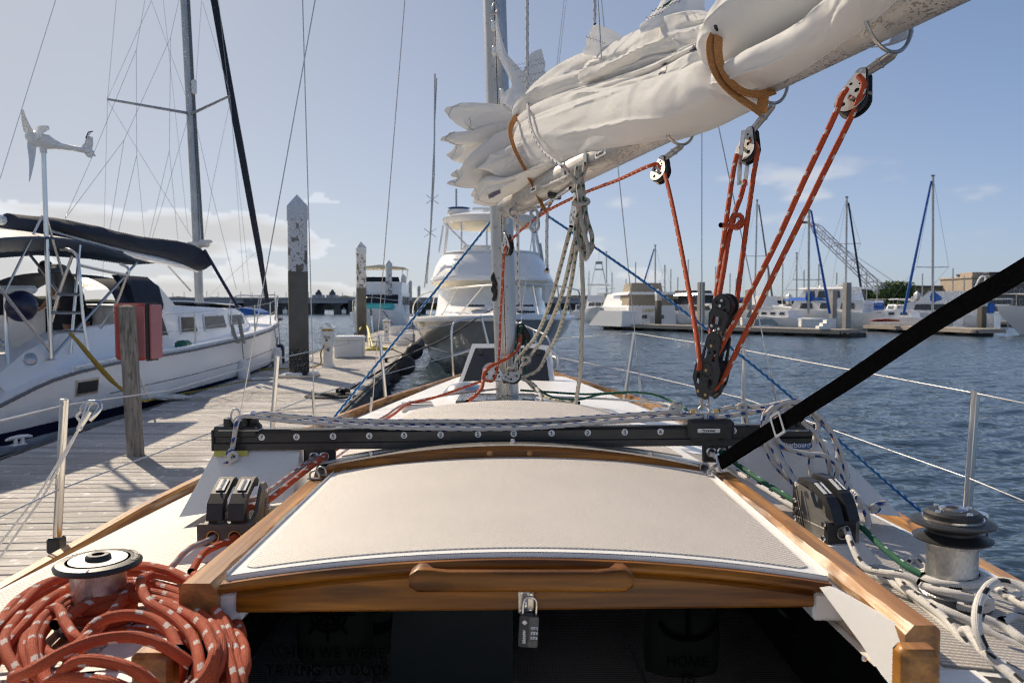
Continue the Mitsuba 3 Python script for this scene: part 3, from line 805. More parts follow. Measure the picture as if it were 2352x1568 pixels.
# winches
def winch(x, z0, Y, label, tailing):
    o = np.array([x, Y, z0])
    k = part(boat, "winch", lathe([(0, 0), (.055, 0), (.055, .006), (.045, .012), (.045, .018), (.039, .024), (.037, .05), (.037, .080), (.041, .088), (0, .088)], o, n=40), "drum", 40, label=label)
    part(k, "base", lathe([(.058, -.012), (.060, .002), (.054, .008), (.05, .008)], o, n=40), "black_alloy", 40)
    if not tailing:
        part(k, "cap", lathe([(.040, .088), (.058, .0895), (.0588, .093), (.055, .097), (.046, .0985), (.043, .0985)], o, n=56), "black_plastic", 25)
        part(k, "top_disc", lathe([(0, .0990), (.039, .0992), (.039, .094)], o, n=48), "steel_dull", 20)
        part(k, "socket", lathe([(.0085, .095), (.0085, .106), (.0145, .106), (.017, .1035), (.0175, .098)], o, n=24), "black_plastic", 30)
        part(k, "socket_hole", lathe([(0, .1010), (.0087, .1010), (.0087, .096)], o, n=8), "ink", False)
        for s, a in (("LEWMAR", 2.5), ("STANDARD", .55), ("7", -1.35)):
            n = len(s)
            for i, c in enumerate(s):
                b = a + (n / 2 - i - .5) * .155
                text_on(k, c, .0055, o + (math.cos(b) * .0505, math.sin(b) * .0505, .0985), (math.sin(b), -math.cos(b), 0), (math.cos(b), math.sin(b), 0), "steel_dull", True, .0006)
    else:
        part(k, "jaw", lathe([(.034, .086), (.056, .092), (.058, .095), (.040, .101), (.036, .103), (.036, .107), (.042, .110), (.060, .117), (.062, .120), (.058, .122), (.03, .124)], o, n=56), "black_plastic", 25)
        part(k, "cap", lathe([(.030, .123), (.042, .124), (.042, .134), (.036, .138), (.020, .139)], o, n=40), "black_plastic", 25)
        part(k, "trim_ring", lathe([(.0425, .1235), (.0445, .1235), (.0445, .1275), (.0425, .1275)], o, n=40), "steel")
        part(k, "socket", lathe([(.0105, .134), (.0105, .142), (.016, .144), (.021, .141), (.021, .138)], o, n=24), "steel", 50)
        part(k, "socket_hole", lathe([(0, .139), (.0107, .139), (.0107, .13)], o, n=8), "ink", False)
        for a in (.3, 1.9, 3.5, 5.0): part(k, "screw", lathe([(0, .003), (.004, .0025), (.0048, 0)], o + (.032 * math.cos(a), .032 * math.sin(a), .138), n=12), "steel")
        arm = [o + (.020, .030, .1255), o + (.05, .026, .1265), o + (.064, .018, .124), o + (.066, .016, .11), o + (.0665, .016, .086), o + (.07, .014, .083)]
        part(k, "feeder_arm", tube(crv(arm, .004), 1.0, prof=np.array([(-.0015, -.013), (.0015, -.013), (.0015, .013), (-.0015, .013)]), up0=(0, 0, 1)), "steel", 30)
        for i, c in enumerate("LEWMAR"):
            b = -2.2 + (i - 2.5) * .14
            text_on(k, c, .0055, o + (math.cos(b) * .052, math.sin(b) * .052, .1203), (-math.sin(b), math.cos(b), 0), (math.cos(b) * -1, -math.sin(b), .9), "steel_dull", True, .0006)


winch(-.598, 1.485, 1.135, "left winch with a silver drum", False)
winch(.700, 1.487, 1.25, "right self tailing winch with a black grooved top", True)
part(boat, "winch_pad", box((-.60, 1.13, 1.478), (.17, .20, .022), .006), "teak_rail", 30)

# rope clutches
def clutch_body(o, poly, widths, name, m, label):
    k = part(boat, name, prism(poly, widths, o, (0, 1, 0), (0, 0, 1)), m, False, label=label)
    return k


# left: double clutch
oL = U(568, 1252, 1.44)
cl = [(0, 0), (0, .034), (.006, .038), (.012, .040), (.040, .050), (.056, .072), (.068, .088), (.080, .097), (.093, .097), (.104, .088), (.110, .07), (.116, 0)]
side = sg.Polygon(cl).buffer(.002).buffer(-.002)
kL = part(boat, "rope_clutch", cat(prism(side, .007, oL + (-.0005, 0, 0), (0, 1, 0), (0, 0, 1)), prism(side, .007, oL + (-.041, 0, 0), (0, 1, 0), (0, 0, 1)), prism(side, .007, oL + (-.082, 0, 0), (0, 1, 0), (0, 0, 1)), box(oL + (-.041, .058, .010), (.086, .114, .02), .002)), "clutch_grey", False, label="double rope clutch with two black levers on the left")
face = sg.box(-.088, 0, .006, .036).buffer(.003)
for cx in (-.0615, -.0215): face = face.difference(sg.Point(cx, .017).buffer(.0115))
part(kL, "face", prism(face, .012, oL + (0, .010, 0), (1, 0, 0), (0, 0, 1)), "clutch_grey", False)
for cx in (-.0615, -.0215):
    part(kL, "bushing", lathe([(.0095, 0), (.0118, 0), (.0120, .003), (.0100, .003)], oL + (cx, -.002, .017), (0, -1, 0), 20), "brass", 40)
    part(kL, "bore", box(oL + (cx, .03, .017), (.024, .006, .024)), "ink", False)
    lv = [(.004, .045), (.010, .074), (.028, .088), (.068, .107), (.082, .108), (.092, .100), (.086, .092), (.066, .095), (.034, .080), (.024, .070), (.018, .044)]
    v = prism(sg.Polygon(lv).buffer(.003).buffer(-.0015), .029, oL + (cx - .0145, 0, 0), (0, 1, 0), (0, 0, 1))
    lev = part(kL, "lever", v, "black_plastic", 25)
    a, b = oL + (cx, .034, .0935), oL + (cx, .064, .1075)
    part(lev, "label_strip", plate([a + (-.008, 0, 0), a + (.008, 0, 0), b + (.008, 0, 0), b + (-.008, 0, 0)], .0012), "sticker_white", False)
    text_on(lev, "JIB HALYARD" if cx < -.05 else "MAINSHEET", .0042, (a + b) / 2 + (0, -.001, .0018), unit(b - a), np.cross(unit(np.cross((1, 0, 0), b - a)), unit(b - a)), "clutch_grey", True, .0006)
for dy, dz in ((.034, .028), (.094, .08), (.106, .045), (.105, .01)):
    part(kL, "screw", lathe([(0, .0035), (.0045, .003), (.0055, 0)], oL + (.0065, dy, dz), (1, 0, 0), 12), "steel")
text_on(kL, "spinlock", .008, oL + (.0068, .086, .045), (0, .25, 1), (0, -1, .25), "ink", False, .0005)
part(boat, "clutch_base", hull(np.array([oL + (dx, dy, 0) for dx in (-.088, .008) for dy in (-.01, .13)]), np.array([oL + (dx, dy, -.03) for dx in (-.125, .008) for dy in (-.035, .15)])), "gelcoat", False)

# right: single-bodied double lever clutch
oR = U(1950, 1246, 1.42)
cr_ = [(0, 0), (0, .036), (.012, .041), (.052, .054), (.064, .070), (.068, .078), (.090, .083), (.108, .086), (.112, .078), (.118, 0)]
R_ = rz(.22)
def PR(dx, dy, dz): return oR + R_ @ np.array([dx, dy, dz])
exr, eyr = R_ @ np.array([0, 1, 0]), R_ @ np.array([1, 0, 0])
kR = part(boat, "rope_clutch", cat(prism(sg.Polygon(cr_).buffer(.002).buffer(-.001), .008, PR(-.036, 0, 0), exr, (0, 0, 1)), prism(sg.Polygon(cr_).buffer(.002).buffer(-.001), .008, PR(.012, 0, 0), exr, (0, 0, 1)), box(PR(-.012, .06, .012), (.05, .114, .024), .002, R_)), "clutch_side", False, label="grey rope clutch with ribbed side and two levers on the right")
fr = sg.box(-.044, 0, .012, .040).difference(sg.Point(-.016, .020).buffer(.0115))
part(kR, "face", prism(fr, .012, PR(0, .010, 0), eyr, (0, 0, 1)), "black_plastic", False)
part(kR, "bore", box(PR(-.016, .03, .02), (.026, .006, .026), 0, R_), "ink", False)
part(kR, "bushing", lathe([(.0098, 0), (.0118, 0), (.0120, .003), (.0100, .003)], PR(-.016, -.002, .020), -exr, 20), "steel_dull", 40)
for i in range(6):
    y0 = .070 + i * .0075
    part(kR, "side_groove", plate([PR(-.0445, y0, .006), PR(-.0445, y0 + .002, .006), PR(-.0445, min(y0 + .034, .113), .088), PR(-.0445, min(y0 + .032, .111), .088)], .001), "ink", False)
for cx, lift in ((-.024, 0), (.006, .006)):
    lv = [(-.004, .036), (.008, .062), (.022, .078), (.066, .096), (.105, .097), (.110, .089), (.068, .088), (.030, .071), (.022, .062), (.014, .036)]
    lev = part(kR, "lever", prism(sg.Polygon(lv).buffer(.002), .022, PR(cx - .011, 0, lift), exr, (0, 0, 1)), "black_plastic", 25)
    a, b = PR(cx, .030, .0832 + lift), PR(cx, .062, .0964 + lift)
    w_ = eyr * .008
    part(lev, "label_strip", plate([a - w_, a + w_, b + w_, b - w_], .0012), "sticker_white", False)
    text_on(lev, "MAIN HALYARD", .0038, (a + b) / 2 + (0, -.001, .0018), unit(b - a), np.cross(unit(np.cross(eyr, b - a)), unit(b - a)), "ink", True, .0006)
for dy, dz in ((.010, .034), (.010, .008), (.104, .055), (.104, .02), (.098, .088)):
    part(kR, "screw", lathe([(0, .0035), (.0045, .003), (.0055, 0)], PR(-.0445, dy, dz), -eyr, 12), "steel")
part(boat, "clutch_base", hull(np.array([PR(dx, dy, 0) for dx in (-.048, .024) for dy in (-.012, .13)]), np.array([PR(dx, dy, -.028) for dx in (-.085, .04) for dy in (-.04, .17)])), "gelcoat", False)

# deck organisers
for x, y, Y in ((958, 925, 3.75), (1534, 916, 3.75)):
    o = U(x, y, Y); o[2] = roof(o[0], Y) + .012
    k = part(boat, "deck_organiser", box(o, (.16, .07, .03), .008, rz(-.3 if x > 1000 else .3)), "white_plain", 30)
    part(k, "plate", box(o + (0, 0, .022), (.14, .06, .008), .002, rz(-.3 if x > 1000 else .3)), "steel", False)
    for dx in (-.035, .035): part(k, "bolt", lathe([(0, .006), (.008, .005), (.009, 0)], o + (dx, -dx * .3, .026), n=10), "steel")

# pad eyes on the rails
for x, y, Y in ((738, 1083, 1.74), (722, 1092, 1.72), (1618, 1074, 1.78), (1634, 1088, 1.74)):
    o = U(x, y, Y)
    part(boat, "pad_eye", cat(tube(crv([o + (-.010, 0, -.004), o + (-.008, 0, .007), o + (0, 0, .011), o + (.008, 0, .007), o + (.010, 0, -.004)], .002), .0022, 8), box(o + (0, 0, -.006), (.030, .012, .003), .001)), "steel_dull", 50)

# stanchions, lifelines, pulpit
def stanchion(top, bot, Y, r=.0155, label=None):
    a, b = U(*top, Y), U(*bot, Y)
    k = part(boat, "stanchion", cat(cyl(b, a, r, n=18), lathe([(0, .004), (r * .8, .003), (r * 1.06, 0), (r * 1.06, -.01)], a, a - b, 18)), "steel", 40, label=label)
    part(k, "socket", box(b + (0, 0, .02), (.05, .06, .06), .008), "black_plastic", 30)
    return a, b


s1 = stanchion((148, 917), (130, 1262), 2.97); s2 = stanchion((637, 818), (622, 1022), 5.1, .015); s3 = stanchion((872, 768), (889, 945), 7.0, .015)
s4 = stanchion((2241, 896), (2219, 1215), 2.97); s5 = stanchion((1709, 801), (1709, 1000), 5.15, .015); s6 = stanchion((1457, 763), (1431, 938), 7.1, .017)
part(boat, "lifeline", tube([U(-420, 1075, 1.6), U(0, 967, 2.3), U(146, 931, 2.97), U(390, 897, 3.9), U(636, 824, 5.1), U(872, 772, 7.0), U(1036, 744, 9.0)], .0036, 8), "wire", 60, label="upper lifeline wire on the left")
part(boat, "lifeline", tube([U(-300, 1310, 1.8), U(0, 1186, 2.4), U(137, 1123, 2.97), U(494, 990, 4.2), U(628, 945, 5.1), U(741, 902, 5.9), U(878, 861, 7.0), U(1040, 816, 8.9)], .0032, 8), "wire", 60, label="lower lifeline wire on the left")
part(boat, "lifeline", tube([U(2700, 1000, 1.9), U(2352, 926, 2.6), U(2241, 903, 2.97), U(1709, 804, 5.15), U(1457, 765, 7.1), U(1269, 779, 9.0)], .0036, 8), "wire", 60, label="upper lifeline wire on the right")
part(boat, "lifeline", tube([U(2700, 1310, 1.9), U(2352, 1150, 2.6), U(2224, 1097, 2.97), U(1709, 915, 5.15), U(1442, 852, 7.1), U(1283, 821, 8.9)], .0032, 8), "wire", 60, label="lower lifeline wire on the right")
pp = lambda q: [U(*p) for p in q]
for q in ([(1041, 872, 9.0), (1040, 745, 9.0), (1050, 738, 9.05), (1110, 727, 9.5), (1150, 728, 9.9), (1225, 757, 9.5), (1258, 776, 9.1), (1268, 800, 9.0), (1280, 824, 9.0), (1277, 880, 9.0)], [(1106, 730, 9.5), (1124, 800, 9.5)], [(1037, 817, 9.0), (1110, 796, 9.5), (1150, 792, 9.8), (1215, 800, 9.5), (1279, 822, 9.0)], [(1225, 757, 9.5), (1240, 830, 9.4)]):
    part(boat, "pulpit_rail", tube(crv(pp(q), .05), .0135, 10), "steel", 60)
part(boat, "gate_hook", cat(tube(crv(pp([(184, 985, 2.9), (196, 950, 2.92), (205, 928, 2.94), (222, 922, 2.95), (231, 932, 2.95), (222, 948, 2.93), (206, 965, 2.92)]), .01), .009, 8), tube(crv(pp([(186, 940, 2.9), (196, 925, 2.92), (212, 921, 2.93)]), .01), .006, 8), cyl(U(206, 945, 2.92), U(180, 988, 2.9), .011, .009)), "steel", 50, label="polished pelican hook on the lifeline")
part(boat, "gate_lanyard", tube(crv(pp([(185, 945, 2.88), (176, 955, 2.88), (184, 968, 2.88), (178, 985, 2.88)]), .008), .005, 6), "rope_white", 60)
for dx in (0, 26): part(boat, "gate_wire", tube(pp([(181, 985, 2.9), (92 + dx * .5, 1130, 2.95), (-40 + dx, 1300, 3.0)]), .0045, 8), "white_plain", 60)

# shrouds and stays
def wire(q, lab, r=.0030, tb=None):
    k = part(boat, "shroud", tube(pp(q), r, 8), "wire", 60, label=lab)
    if tb:
        a, b = U(*tb[0]), U(*tb[1])
        part(k, "turnbuckle", cat(cyl(a, b, .0075, n=10), cyl(b, b + (b - a) * .35, .0045, n=8)), "steel_dull" if tb[2] else "white_plain", 50)


wire([(536, 1120, 4.0), (553, 945, 4.0), (724, 0, 4.1), (800, -420, 4.13)], "aft lower shroud on the left")
wire([(724, 1000, 4.3), (722, 955, 4.3), (695, 0, 4.3), (683, -420, 4.3)], "cap shroud on the left", tb=((718, 895, 4.3), (721.5, 950, 4.3), True))
wire([(850, 960, 5.4), (855, 930, 5.4), (930, 0, 4.9), (962, -420, 4.7)], "forward lower shroud on the left", tb=((854, 912, 5.4), (851, 945, 5.4), False))
wire([(1612, 950, 4.3), (1612, 290, 4.3), (1612, -300, 4.3)], "cap shroud on the right", tb=((1612, 880, 4.3), (1612, 935, 4.3), True))
wire([(1790, 960, 4.0), (1780, 905, 4.0), (1646, 270, 4.1), (1520, -420, 4.15)], "aft lower shroud on the right", tb=((1771, 860, 4.0), (1782, 915, 4.0), True))
wire([(1476, 945, 5.3), (1470, 880, 5.3), (1420, 390, 5.0), (1340, -420, 4.7)], "forward lower shroud on the right", tb=((1468, 865, 5.3), (1474, 925, 5.3), False))
wire([(1268, 250, 5.3), (1300, -40, 5.3)], "thin stay right of the mast", .002)
wire([(1272, 250, 5.4), (1305, -40, 5.4)], "second thin stay right of the mast", .002)
wire([(1382, 140, 2.8), (1371, -40, 2.85)], "thin stay above the sail", .002)
wire([(1228, 500, 4.5), (1198, 720, 4.4), (1193, 835, 4.3)], "thin wire beside the mast", .0028)
# ------------------------------------------------------------------ furled mainsail
mat_sail = {"type": "principledthin", "base_color": proc(lambda p, n, uv: lerp3((.76, .755, .735), (.83, .825, .81), fbm(p.x * 5, p.y * 5, p.z * 5))), "roughness": .5, "diff_trans": .32, "spec_trans": 0.0, "eta": 1.35}


def crinkle(p, n, uv):
    a = fbm(p.x * 26 + p.z * 9, p.y * 26 - p.z * 7, p.z * 40, 3)
    b = dr.abs(noise(p.x * 14 + p.z * 22, p.y * 10, p.z * 17) - .5)
    return a * .55 + b * 1.3


scene["sail_cloth"] = {"type": "bumpmap", "arbitrary": proc(crinkle, 2e-3), "scale": .0028, "bsdf": mat_sail}
mat("stitch", (.16, .15, .14), .8); mat("sail_patch", (.035, .045, .11), .6); mat("sail_green", (.01, .07, .05), .6)
sail = thing("furled_mainsail", "white mainsail flaked in loose folds on top of the boom", "sail")


def fold(name, up, lo, off=0.0, thick=.06, seed=0, amp=.010, fr=(5, 2), n=170, m=84, ncr=16, sag=0, Yf=None, label=None, blunt=(0.0, 0.0), crd=.011):
    "a roll of cloth between an upper and a lower edge (pixels), bulging sideways from the boom by thick, with creases running in from its tied ends"
    def rs(e):
        p = np.array([(x, y, 0) for x, y in e], float); q = crv(p, n=n); return q[:, 0], q[:, 1]
    ux, uy = rs(up); lx, ly = rs(lo)
    r = np.random.default_rng(seed + 100)
    s = np.linspace(0, 1, n)[:, None]; ph = np.linspace(0, 2 * PI, m, endpoint=False)[None, :]
    cu, sn = np.cos(ph), np.sin(ph); front = np.clip(sn * 2.2 + .3, 0, 1)
    t = np.arccos(np.clip(cu, -1, 1)) / PI                      # 0 at the upper edge, 1 at the lower
    w = (meshkit.fbm(np.stack(np.broadcast_arrays(s * fr[0], t * fr[1] + s * 1.2, sn * .4 + seed * 7.1), -1), 3, seed) - .5) * 2.4 * amp
    for i in range(ncr):
        end = r.random() < .55; s0 = r.random() * .9 if not end else (0.0 if r.random() < .5 else 1.0)
        ln = r.uniform(.22, .62); s1 = s0 + ln * (1 if s0 < .5 else -1)
        t0, t1 = r.uniform(.12, .92), 0
        t1 = np.clip(t0 + r.normal(0, .22), .05, .97)
        k = np.clip((s - s0) / (s1 - s0), -.5, 1.5); inside = np.clip(1 - np.abs(k - .45) / .55, 0, 1) ** .7
        bow = r.normal(0, .06) * np.sin(PI * np.clip(k, 0, 1))
        d = t - (t0 + (t1 - t0) * k + bow + .012 * np.sin(k * 11 + i))
        wd = r.uniform(.03, .09) * (.5 + 1.1 * np.clip(k, 0, 1)); sg_ = 1 if r.random() < .55 else -1
        w = w + sg_ * crd * r.uniform(.5, 1.5) * inside * np.where(d > 0, np.exp(-np.abs(d) / wd), np.exp(-np.abs(d) / (wd * .38)))
    fine = (meshkit.fbm(np.stack(np.broadcast_arrays(s * 34, t * 7 + s * 14, sn * 0 + seed), -1), 2, seed + 5) - .5)
    w = w + fine * .0018 * np.clip(meshkit.noise(np.stack(np.broadcast_arrays(s * 6, t * 3, sn * 0 + seed), -1)) * 3 - 1.2, 0, 1)
    S = s[:, 0]
    taper = np.minimum(1, np.minimum(blunt[0] + (1 - blunt[0]) * np.minimum(1, (S / .05) ** .5), blunt[1] + (1 - blunt[1]) * np.minimum(1, ((1 - S) / .05 + .02) ** .5)))
    xm = (ux + lx) / 2
    Y = np.array([Yf(q) for q in S]) if Yf else 1.288 / ((xm - 1176) / FPX + .322)
    A = np.array([U(ux[i], uy[i], Y[i] + off) for i in range(n)]); B = np.array([U(lx[i], ly[i], Y[i] + off) for i in range(n)])
    C, H = (A + B) / 2, (A - B) / 2
    tt = thick * (1 + .22 * np.sin(S * 7 + seed)) * taper
    prof = np.sign(sn) * np.abs(sn) ** .75 * (1 + .22 * cu * np.where(sn > 0, -1, 0))
    V = C[:, None] + H[:, None] * (np.sign(cu) * np.abs(cu) ** .9)[..., None] * (.35 + .65 * taper[:, None, None] ** .5) + BN * (tt[:, None] * prof + w * front * np.abs(sn) ** .5 * (.4 + .6 * taper[:, None]))[..., None]
    V[..., 2] -= sag * (1 - np.abs(cu)) * np.linalg.norm(H, axis=1)[:, None]
    if blunt[0] > .39:
        rag = (meshkit.noise(np.stack([np.cos(ph[0]) * 1.6, np.sin(ph[0]) * 1.6, ph[0] * 0 + seed * 5.0], -1)) - .35) * .11
        V = V + (np.clip(1 - S / .35, 0, 1) ** 2)[:, None, None] * rag[None, :, None] * np.array([1, .25, .12])
    mm = loft(V)
    if blunt[0] > .39:
        for j in (3, 11):
            part(sail, "hem", tube(np.vstack([V[j], V[j][:1]]) + (V[j + 1] - V[j]).mean(0) * 0, .0035 if j == 3 else .0012, 5), "sail_cloth" if j == 3 else "stitch", 60)
    return part(sail, name, mm, "sail_cloth", 50, label=label), mm


def pix(v):
    d = v - EYE; zc = d[:, 1] * CP - d[:, 2] * SP; yc = d[:, 1] * SP + d[:, 2] * CP
    return 1176 + FPX * d[:, 0] / zc, 784 - FPX * yc / zc


def patch(parent, m, poly, matk, name="patch", lift=.0018):
    "the part of a cloth mesh inside a pixel polygon, as an applique lying on it"
    v, f = m; c = v[f].mean(1); nrm = np.cross(v[f[:, 1]] - v[f[:, 0]], v[f[:, 2]] - v[f[:, 0]]); nrm /= np.linalg.norm(nrm, axis=1, keepdims=True) + 1e-12
    face = np.einsum("ij,ij->i", nrm, c - EYE); s = -1 if (face < 0).mean() > .3 else 1
    import shapely
    x, y = pix(c)
    d = np.linalg.norm(c - EYE, axis=1)
    pg = sg.Polygon(poly); keep = np.where(shapely.contains_xy(pg, x, y) & ((c - EYE) @ np.array([0, 1, 0]) > 0) & (np.einsum("ij,j->i", c - boom_at(2.5), BN) > -9))[0]
    if len(keep) == 0: return
    keep = keep[(np.einsum("ij,ij->i", nrm[keep], EYE - c[keep]) > 0)] if (np.einsum("ij,ij->i", nrm[keep], EYE - c[keep]) > 0).any() else keep
    vv = v[f[keep]] + nrm[keep][:, None] * lift
    part(parent, name, (vv.reshape(-1, 3), np.arange(len(keep) * 3).reshape(-1, 3)), matk, False)


F = {}
F['top'] = fold("upper_fold", [(1192, 262), (1218, 212), (1262, 168), (1330, 126), (1400, 106), (1480, 76), (1560, 50), (1652, 44)], [(1194, 300), (1240, 280), (1320, 246), (1420, 218), (1510, 194), (1590, 168), (1650, 140)], .10, .055, 1, .020, crd=.020, ncr=12)
F['top2'] = fold("upper_fold", [(1372, 112), (1430, 96), (1500, 58), (1560, 30), (1610, 24), (1664, 34)], [(1330, 196), (1400, 172), (1480, 146), (1560, 118), (1620, 100), (1655, 92)], .03, .05, 5, .016, crd=.018, ncr=9)
F['mid'] = fold("middle_fold", [(1190, 285), (1236, 240), (1320, 206), (1420, 178), (1510, 150), (1590, 108), (1648, 86)], [(1186, 320), (1250, 300), (1330, 270), (1430, 240), (1520, 215), (1600, 190), (1665, 170)], .00, .060, 2, .018, crd=.018, ncr=11)
F['low'] = fold("lower_fold", [(1184, 290), (1225, 270), (1300, 240), (1400, 208), (1500, 185), (1590, 158), (1640, 140), (1690, 205)], [(1206, 388), (1244, 404), (1310, 384), (1420, 354), (1520, 327), (1600, 300), (1680, 262), (1738, 232)], -.03, .085, 3, .016, sag=.05, ncr=9, crd=.013)
F['aft2'] = fold("aft_fold", [(1648, 70), (1690, 20), (1740, -60), (1820, -150), (1920, -230)], [(1672, 190), (1740, 150), (1830, 90), (1920, 20), (2010, -60)], .02, .10, 6, .016, ncr=8)
F['aft1'] = fold("aft_fold", [(1655, 165), (1720, 130), (1800, 85), (1880, 30), (1960, -40), (2080, -120)], [(1690, 238), (1760, 205), (1850, 158), (1930, 108), (2010, 58), (2110, -30)], -.05, .07, 7, .010, sag=.04, ncr=8)
Yl = lambda a, b: (lambda s: a + (b - a) * s)
kw = dict(n=90, m=60, ncr=7, crd=.016)
F['l1'] = fold("luff_fold", [(1054, 250), (1056, 241), (1080, 236), (1134, 239), (1198, 250), (1216, 262)], [(1055, 262), (1060, 279), (1076, 295), (1092, 305), (1147, 290), (1212, 286)], .05, .075, 8, .02, Yf=Yl(3.98, 4.0), blunt=(.7, .2), **kw)
F['l1b'] = fold("luff_fold", [(1090, 278), (1110, 262), (1140, 256), (1180, 258), (1212, 266)], [(1098, 300), (1118, 302), (1145, 296), (1180, 290), (1212, 286)], -.04, .05, 18, .02, Yf=Yl(3.92, 3.93), blunt=(.5, .2), **kw)
F['l2'] = fold("luff_fold", [(1026, 314), (1034, 305), (1060, 303), (1092, 299), (1150, 284), (1205, 272)], [(1027, 328), (1040, 334), (1066, 331), (1107, 324), (1150, 306), (1210, 300)], -.05, .055, 9, .016, Yf=Yl(3.9, 3.93), blunt=(.75, .2), **kw)
F['l3'] = fold("luff_fold", [(1042, 340), (1051, 331), (1076, 328), (1100, 318), (1130, 300), (1212, 286)], [(1046, 358), (1068, 376), (1090, 374), (1108, 358), (1140, 340), (1215, 330)], .02, .075, 10, .02, Yf=Yl(3.95, 3.85), blunt=(.7, .2), **kw)
F['l4'] = fold("luff_fold", [(1058, 406), (1062, 395), (1091, 376), (1117, 349), (1134, 325), (1165, 300), (1212, 288)], [(1060, 420), (1070, 430), (1092, 430), (1108, 418), (1122, 396), (1160, 372), (1222, 352)], -.04, .085, 11, .02, Yf=Yl(3.9, 3.80), blunt=(.65, .3), **kw)
F['l6'] = fold("luff_fold", [(1118, 392), (1128, 372), (1150, 350), (1180, 334), (1230, 318)], [(1126, 398), (1150, 402), (1176, 410), (1208, 402), (1262, 384)], -.06, .06, 13, .016, Yf=Yl(3.86, 3.62), blunt=(.4, .4), **kw)
F['l5'] = fold("tack_fold", [(1101, 448), (1108, 424), (1128, 404), (1166, 408), (1210, 396), (1262, 372)], [(1103, 466), (1110, 475), (1140, 458), (1180, 440), (1240, 408), (1302, 382)], -.02, .05, 12, .012, Yf=Yl(3.98, 3.35), blunt=(.7, .2), **kw)
patch(sail, F['l5'][1], [(1122, 447), (1148, 434), (1150, 443), (1124, 457)], "sail_patch", "maker_patch")
patch(sail, F['low'][1], [(1513, 172), (1523, 146), (1535, 142), (1528, 168)], "sail_patch")
patch(sail, F['mid'][1], [(1513, 172), (1523, 146), (1535, 142), (1528, 168)], "sail_patch")
patch(sail, F['mid'][1], [(1583, 122), (1593, 106), (1610, 102), (1602, 116)], "sail_patch")


def flap(name, pix_pts, Ys, thick=.004, wav=.01, seed=0):
    "a standing piece of cloth through a grid of pixel points"
    P = np.array([[U(x, y, Y) for x, y in row] for row, Y in zip(pix_pts, Ys)])
    rows = [crv(P[:, j], n=26) for j in range(P.shape[1])]
    G = np.stack(rows, 1); G = np.stack([crv(G[i], n=18) for i in range(len(G))])
    i, j = np.meshgrid(np.arange(26), np.arange(18), indexing="ij")
    G = G + BN * ((meshkit.noise(np.stack([i * .22, j * .2, i * 0 + seed], -1)) - .5) * 2 * wav)[..., None]
    return part(sail, name, grid(lambda a, b: G[int(a), int(b)], range(26), range(18)), "sail_cloth", 60)


flap("luff_flap", [[(1165, 165), (1195, 165), (1220, 125), (1247, 112)], [(1175, 200), (1200, 200), (1228, 180), (1254, 170)], [(1150, 235), (1185, 250), (1225, 235), (1262, 200)]], [4.05, 4.0, 3.95], seed=1)
flap("luff_flap", [[(1150, 225), (1166, 205), (1190, 190)], [(1168, 240), (1188, 225), (1205, 215)], [(1185, 262), (1205, 256), (1225, 250)]], [4.0, 3.97, 3.93], seed=2)
flap("luff_strip", [[(1138, 22), (1142, 24)], [(1137, 70), (1150, 75)], [(1142, 120), (1164, 122)], [(1165, 170), (1188, 150)], [(1195, 225), (1228, 195)], [(1215, 258), (1250, 232)]], [4.12, 4.1, 4.07, 4.03, 3.98, 3.93], wav=.004, seed=3)
flap("leech_flap", [[(1366, 54), (1395, 66), (1432, 86)], [(1345, 90), (1380, 98), (1420, 105)], [(1342, 125), (1380, 130), (1425, 120)]], [2.95, 2.95, 2.95], wav=.008, seed=4)
flap("headboard_flap", [[(1500, 40), (1530, -5), (1560, -40), (1612, -50)], [(1478, 55), (1520, 25), (1560, 0), (1618, 5)], [(1470, 80), (1520, 60), (1570, 50), (1625, 40)]], [2.55, 2.5, 2.45], wav=.012, seed=5)
flap("clew_flap", [[(2050, 85), (2070, 70), (2096, 55)], [(2040, 98), (2072, 88), (2098, 74)], [(1990, 112), (2050, 104), (2098, 84)]], [1.72, 1.7, 1.68], wav=.003, seed=6)


def zigzag(a, b, n, w, Y, lift=(0, -.02, 0)):
    a, b = np.array(a, float), np.array(b, float); d = b - a; nn = np.array([-d[1], d[0]]) / np.linalg.norm(d) * w
    part(sail, "stitching", tube([U(*(a + d * i / n + nn * (1 if i % 2 else -1)), Y) + np.array(lift) for i in range(n + 1)], .0011, 5), "stitch", False)


for q in (((1178, 155), (1248, 138), 20, 2.2, 4.0), ((1182, 163), (1250, 148), 20, 2.2, 4.0), ((1190, 180), (1254, 168), 18, 2.2, 3.97), ((1200, 192), (1256, 182), 16, 2.2, 3.96), ((1345, 89), (1388, 104), 12, 2.6, 2.92), ((1482, 48), (1520, 34), 10, 2.4, 2.4), ((1495, 32), (1560, 8), 14, 2.4, 2.4)):
    zigzag(*q)
part(sail, "corner_patch", plate([U(1523, 12, 2.42), U(1545, -2, 2.42), U(1540, 6, 2.42), U(1521, 20, 2.42)], .003), "sail_green", False)
for x, y in ((1158, 218), (1160, 232), (1141, 120), (1139, 62)):
    part(sail, "slide", box(U(x - 6, y - 2, 4.05), (.022, .05, .045), .006), "white_plain", 40)
part(sail, "head_shackle", cat(tube(crv([U(1136, 30, 4.1), U(1131, 22, 4.1), U(1137, 6, 4.1), U(1143, 20, 4.1), U(1140, 32, 4.1)], .006), .006, 8), cyl(U(1128, 34, 4.1), U(1142, 31, 4.1), .006)), "steel_dull", 50)

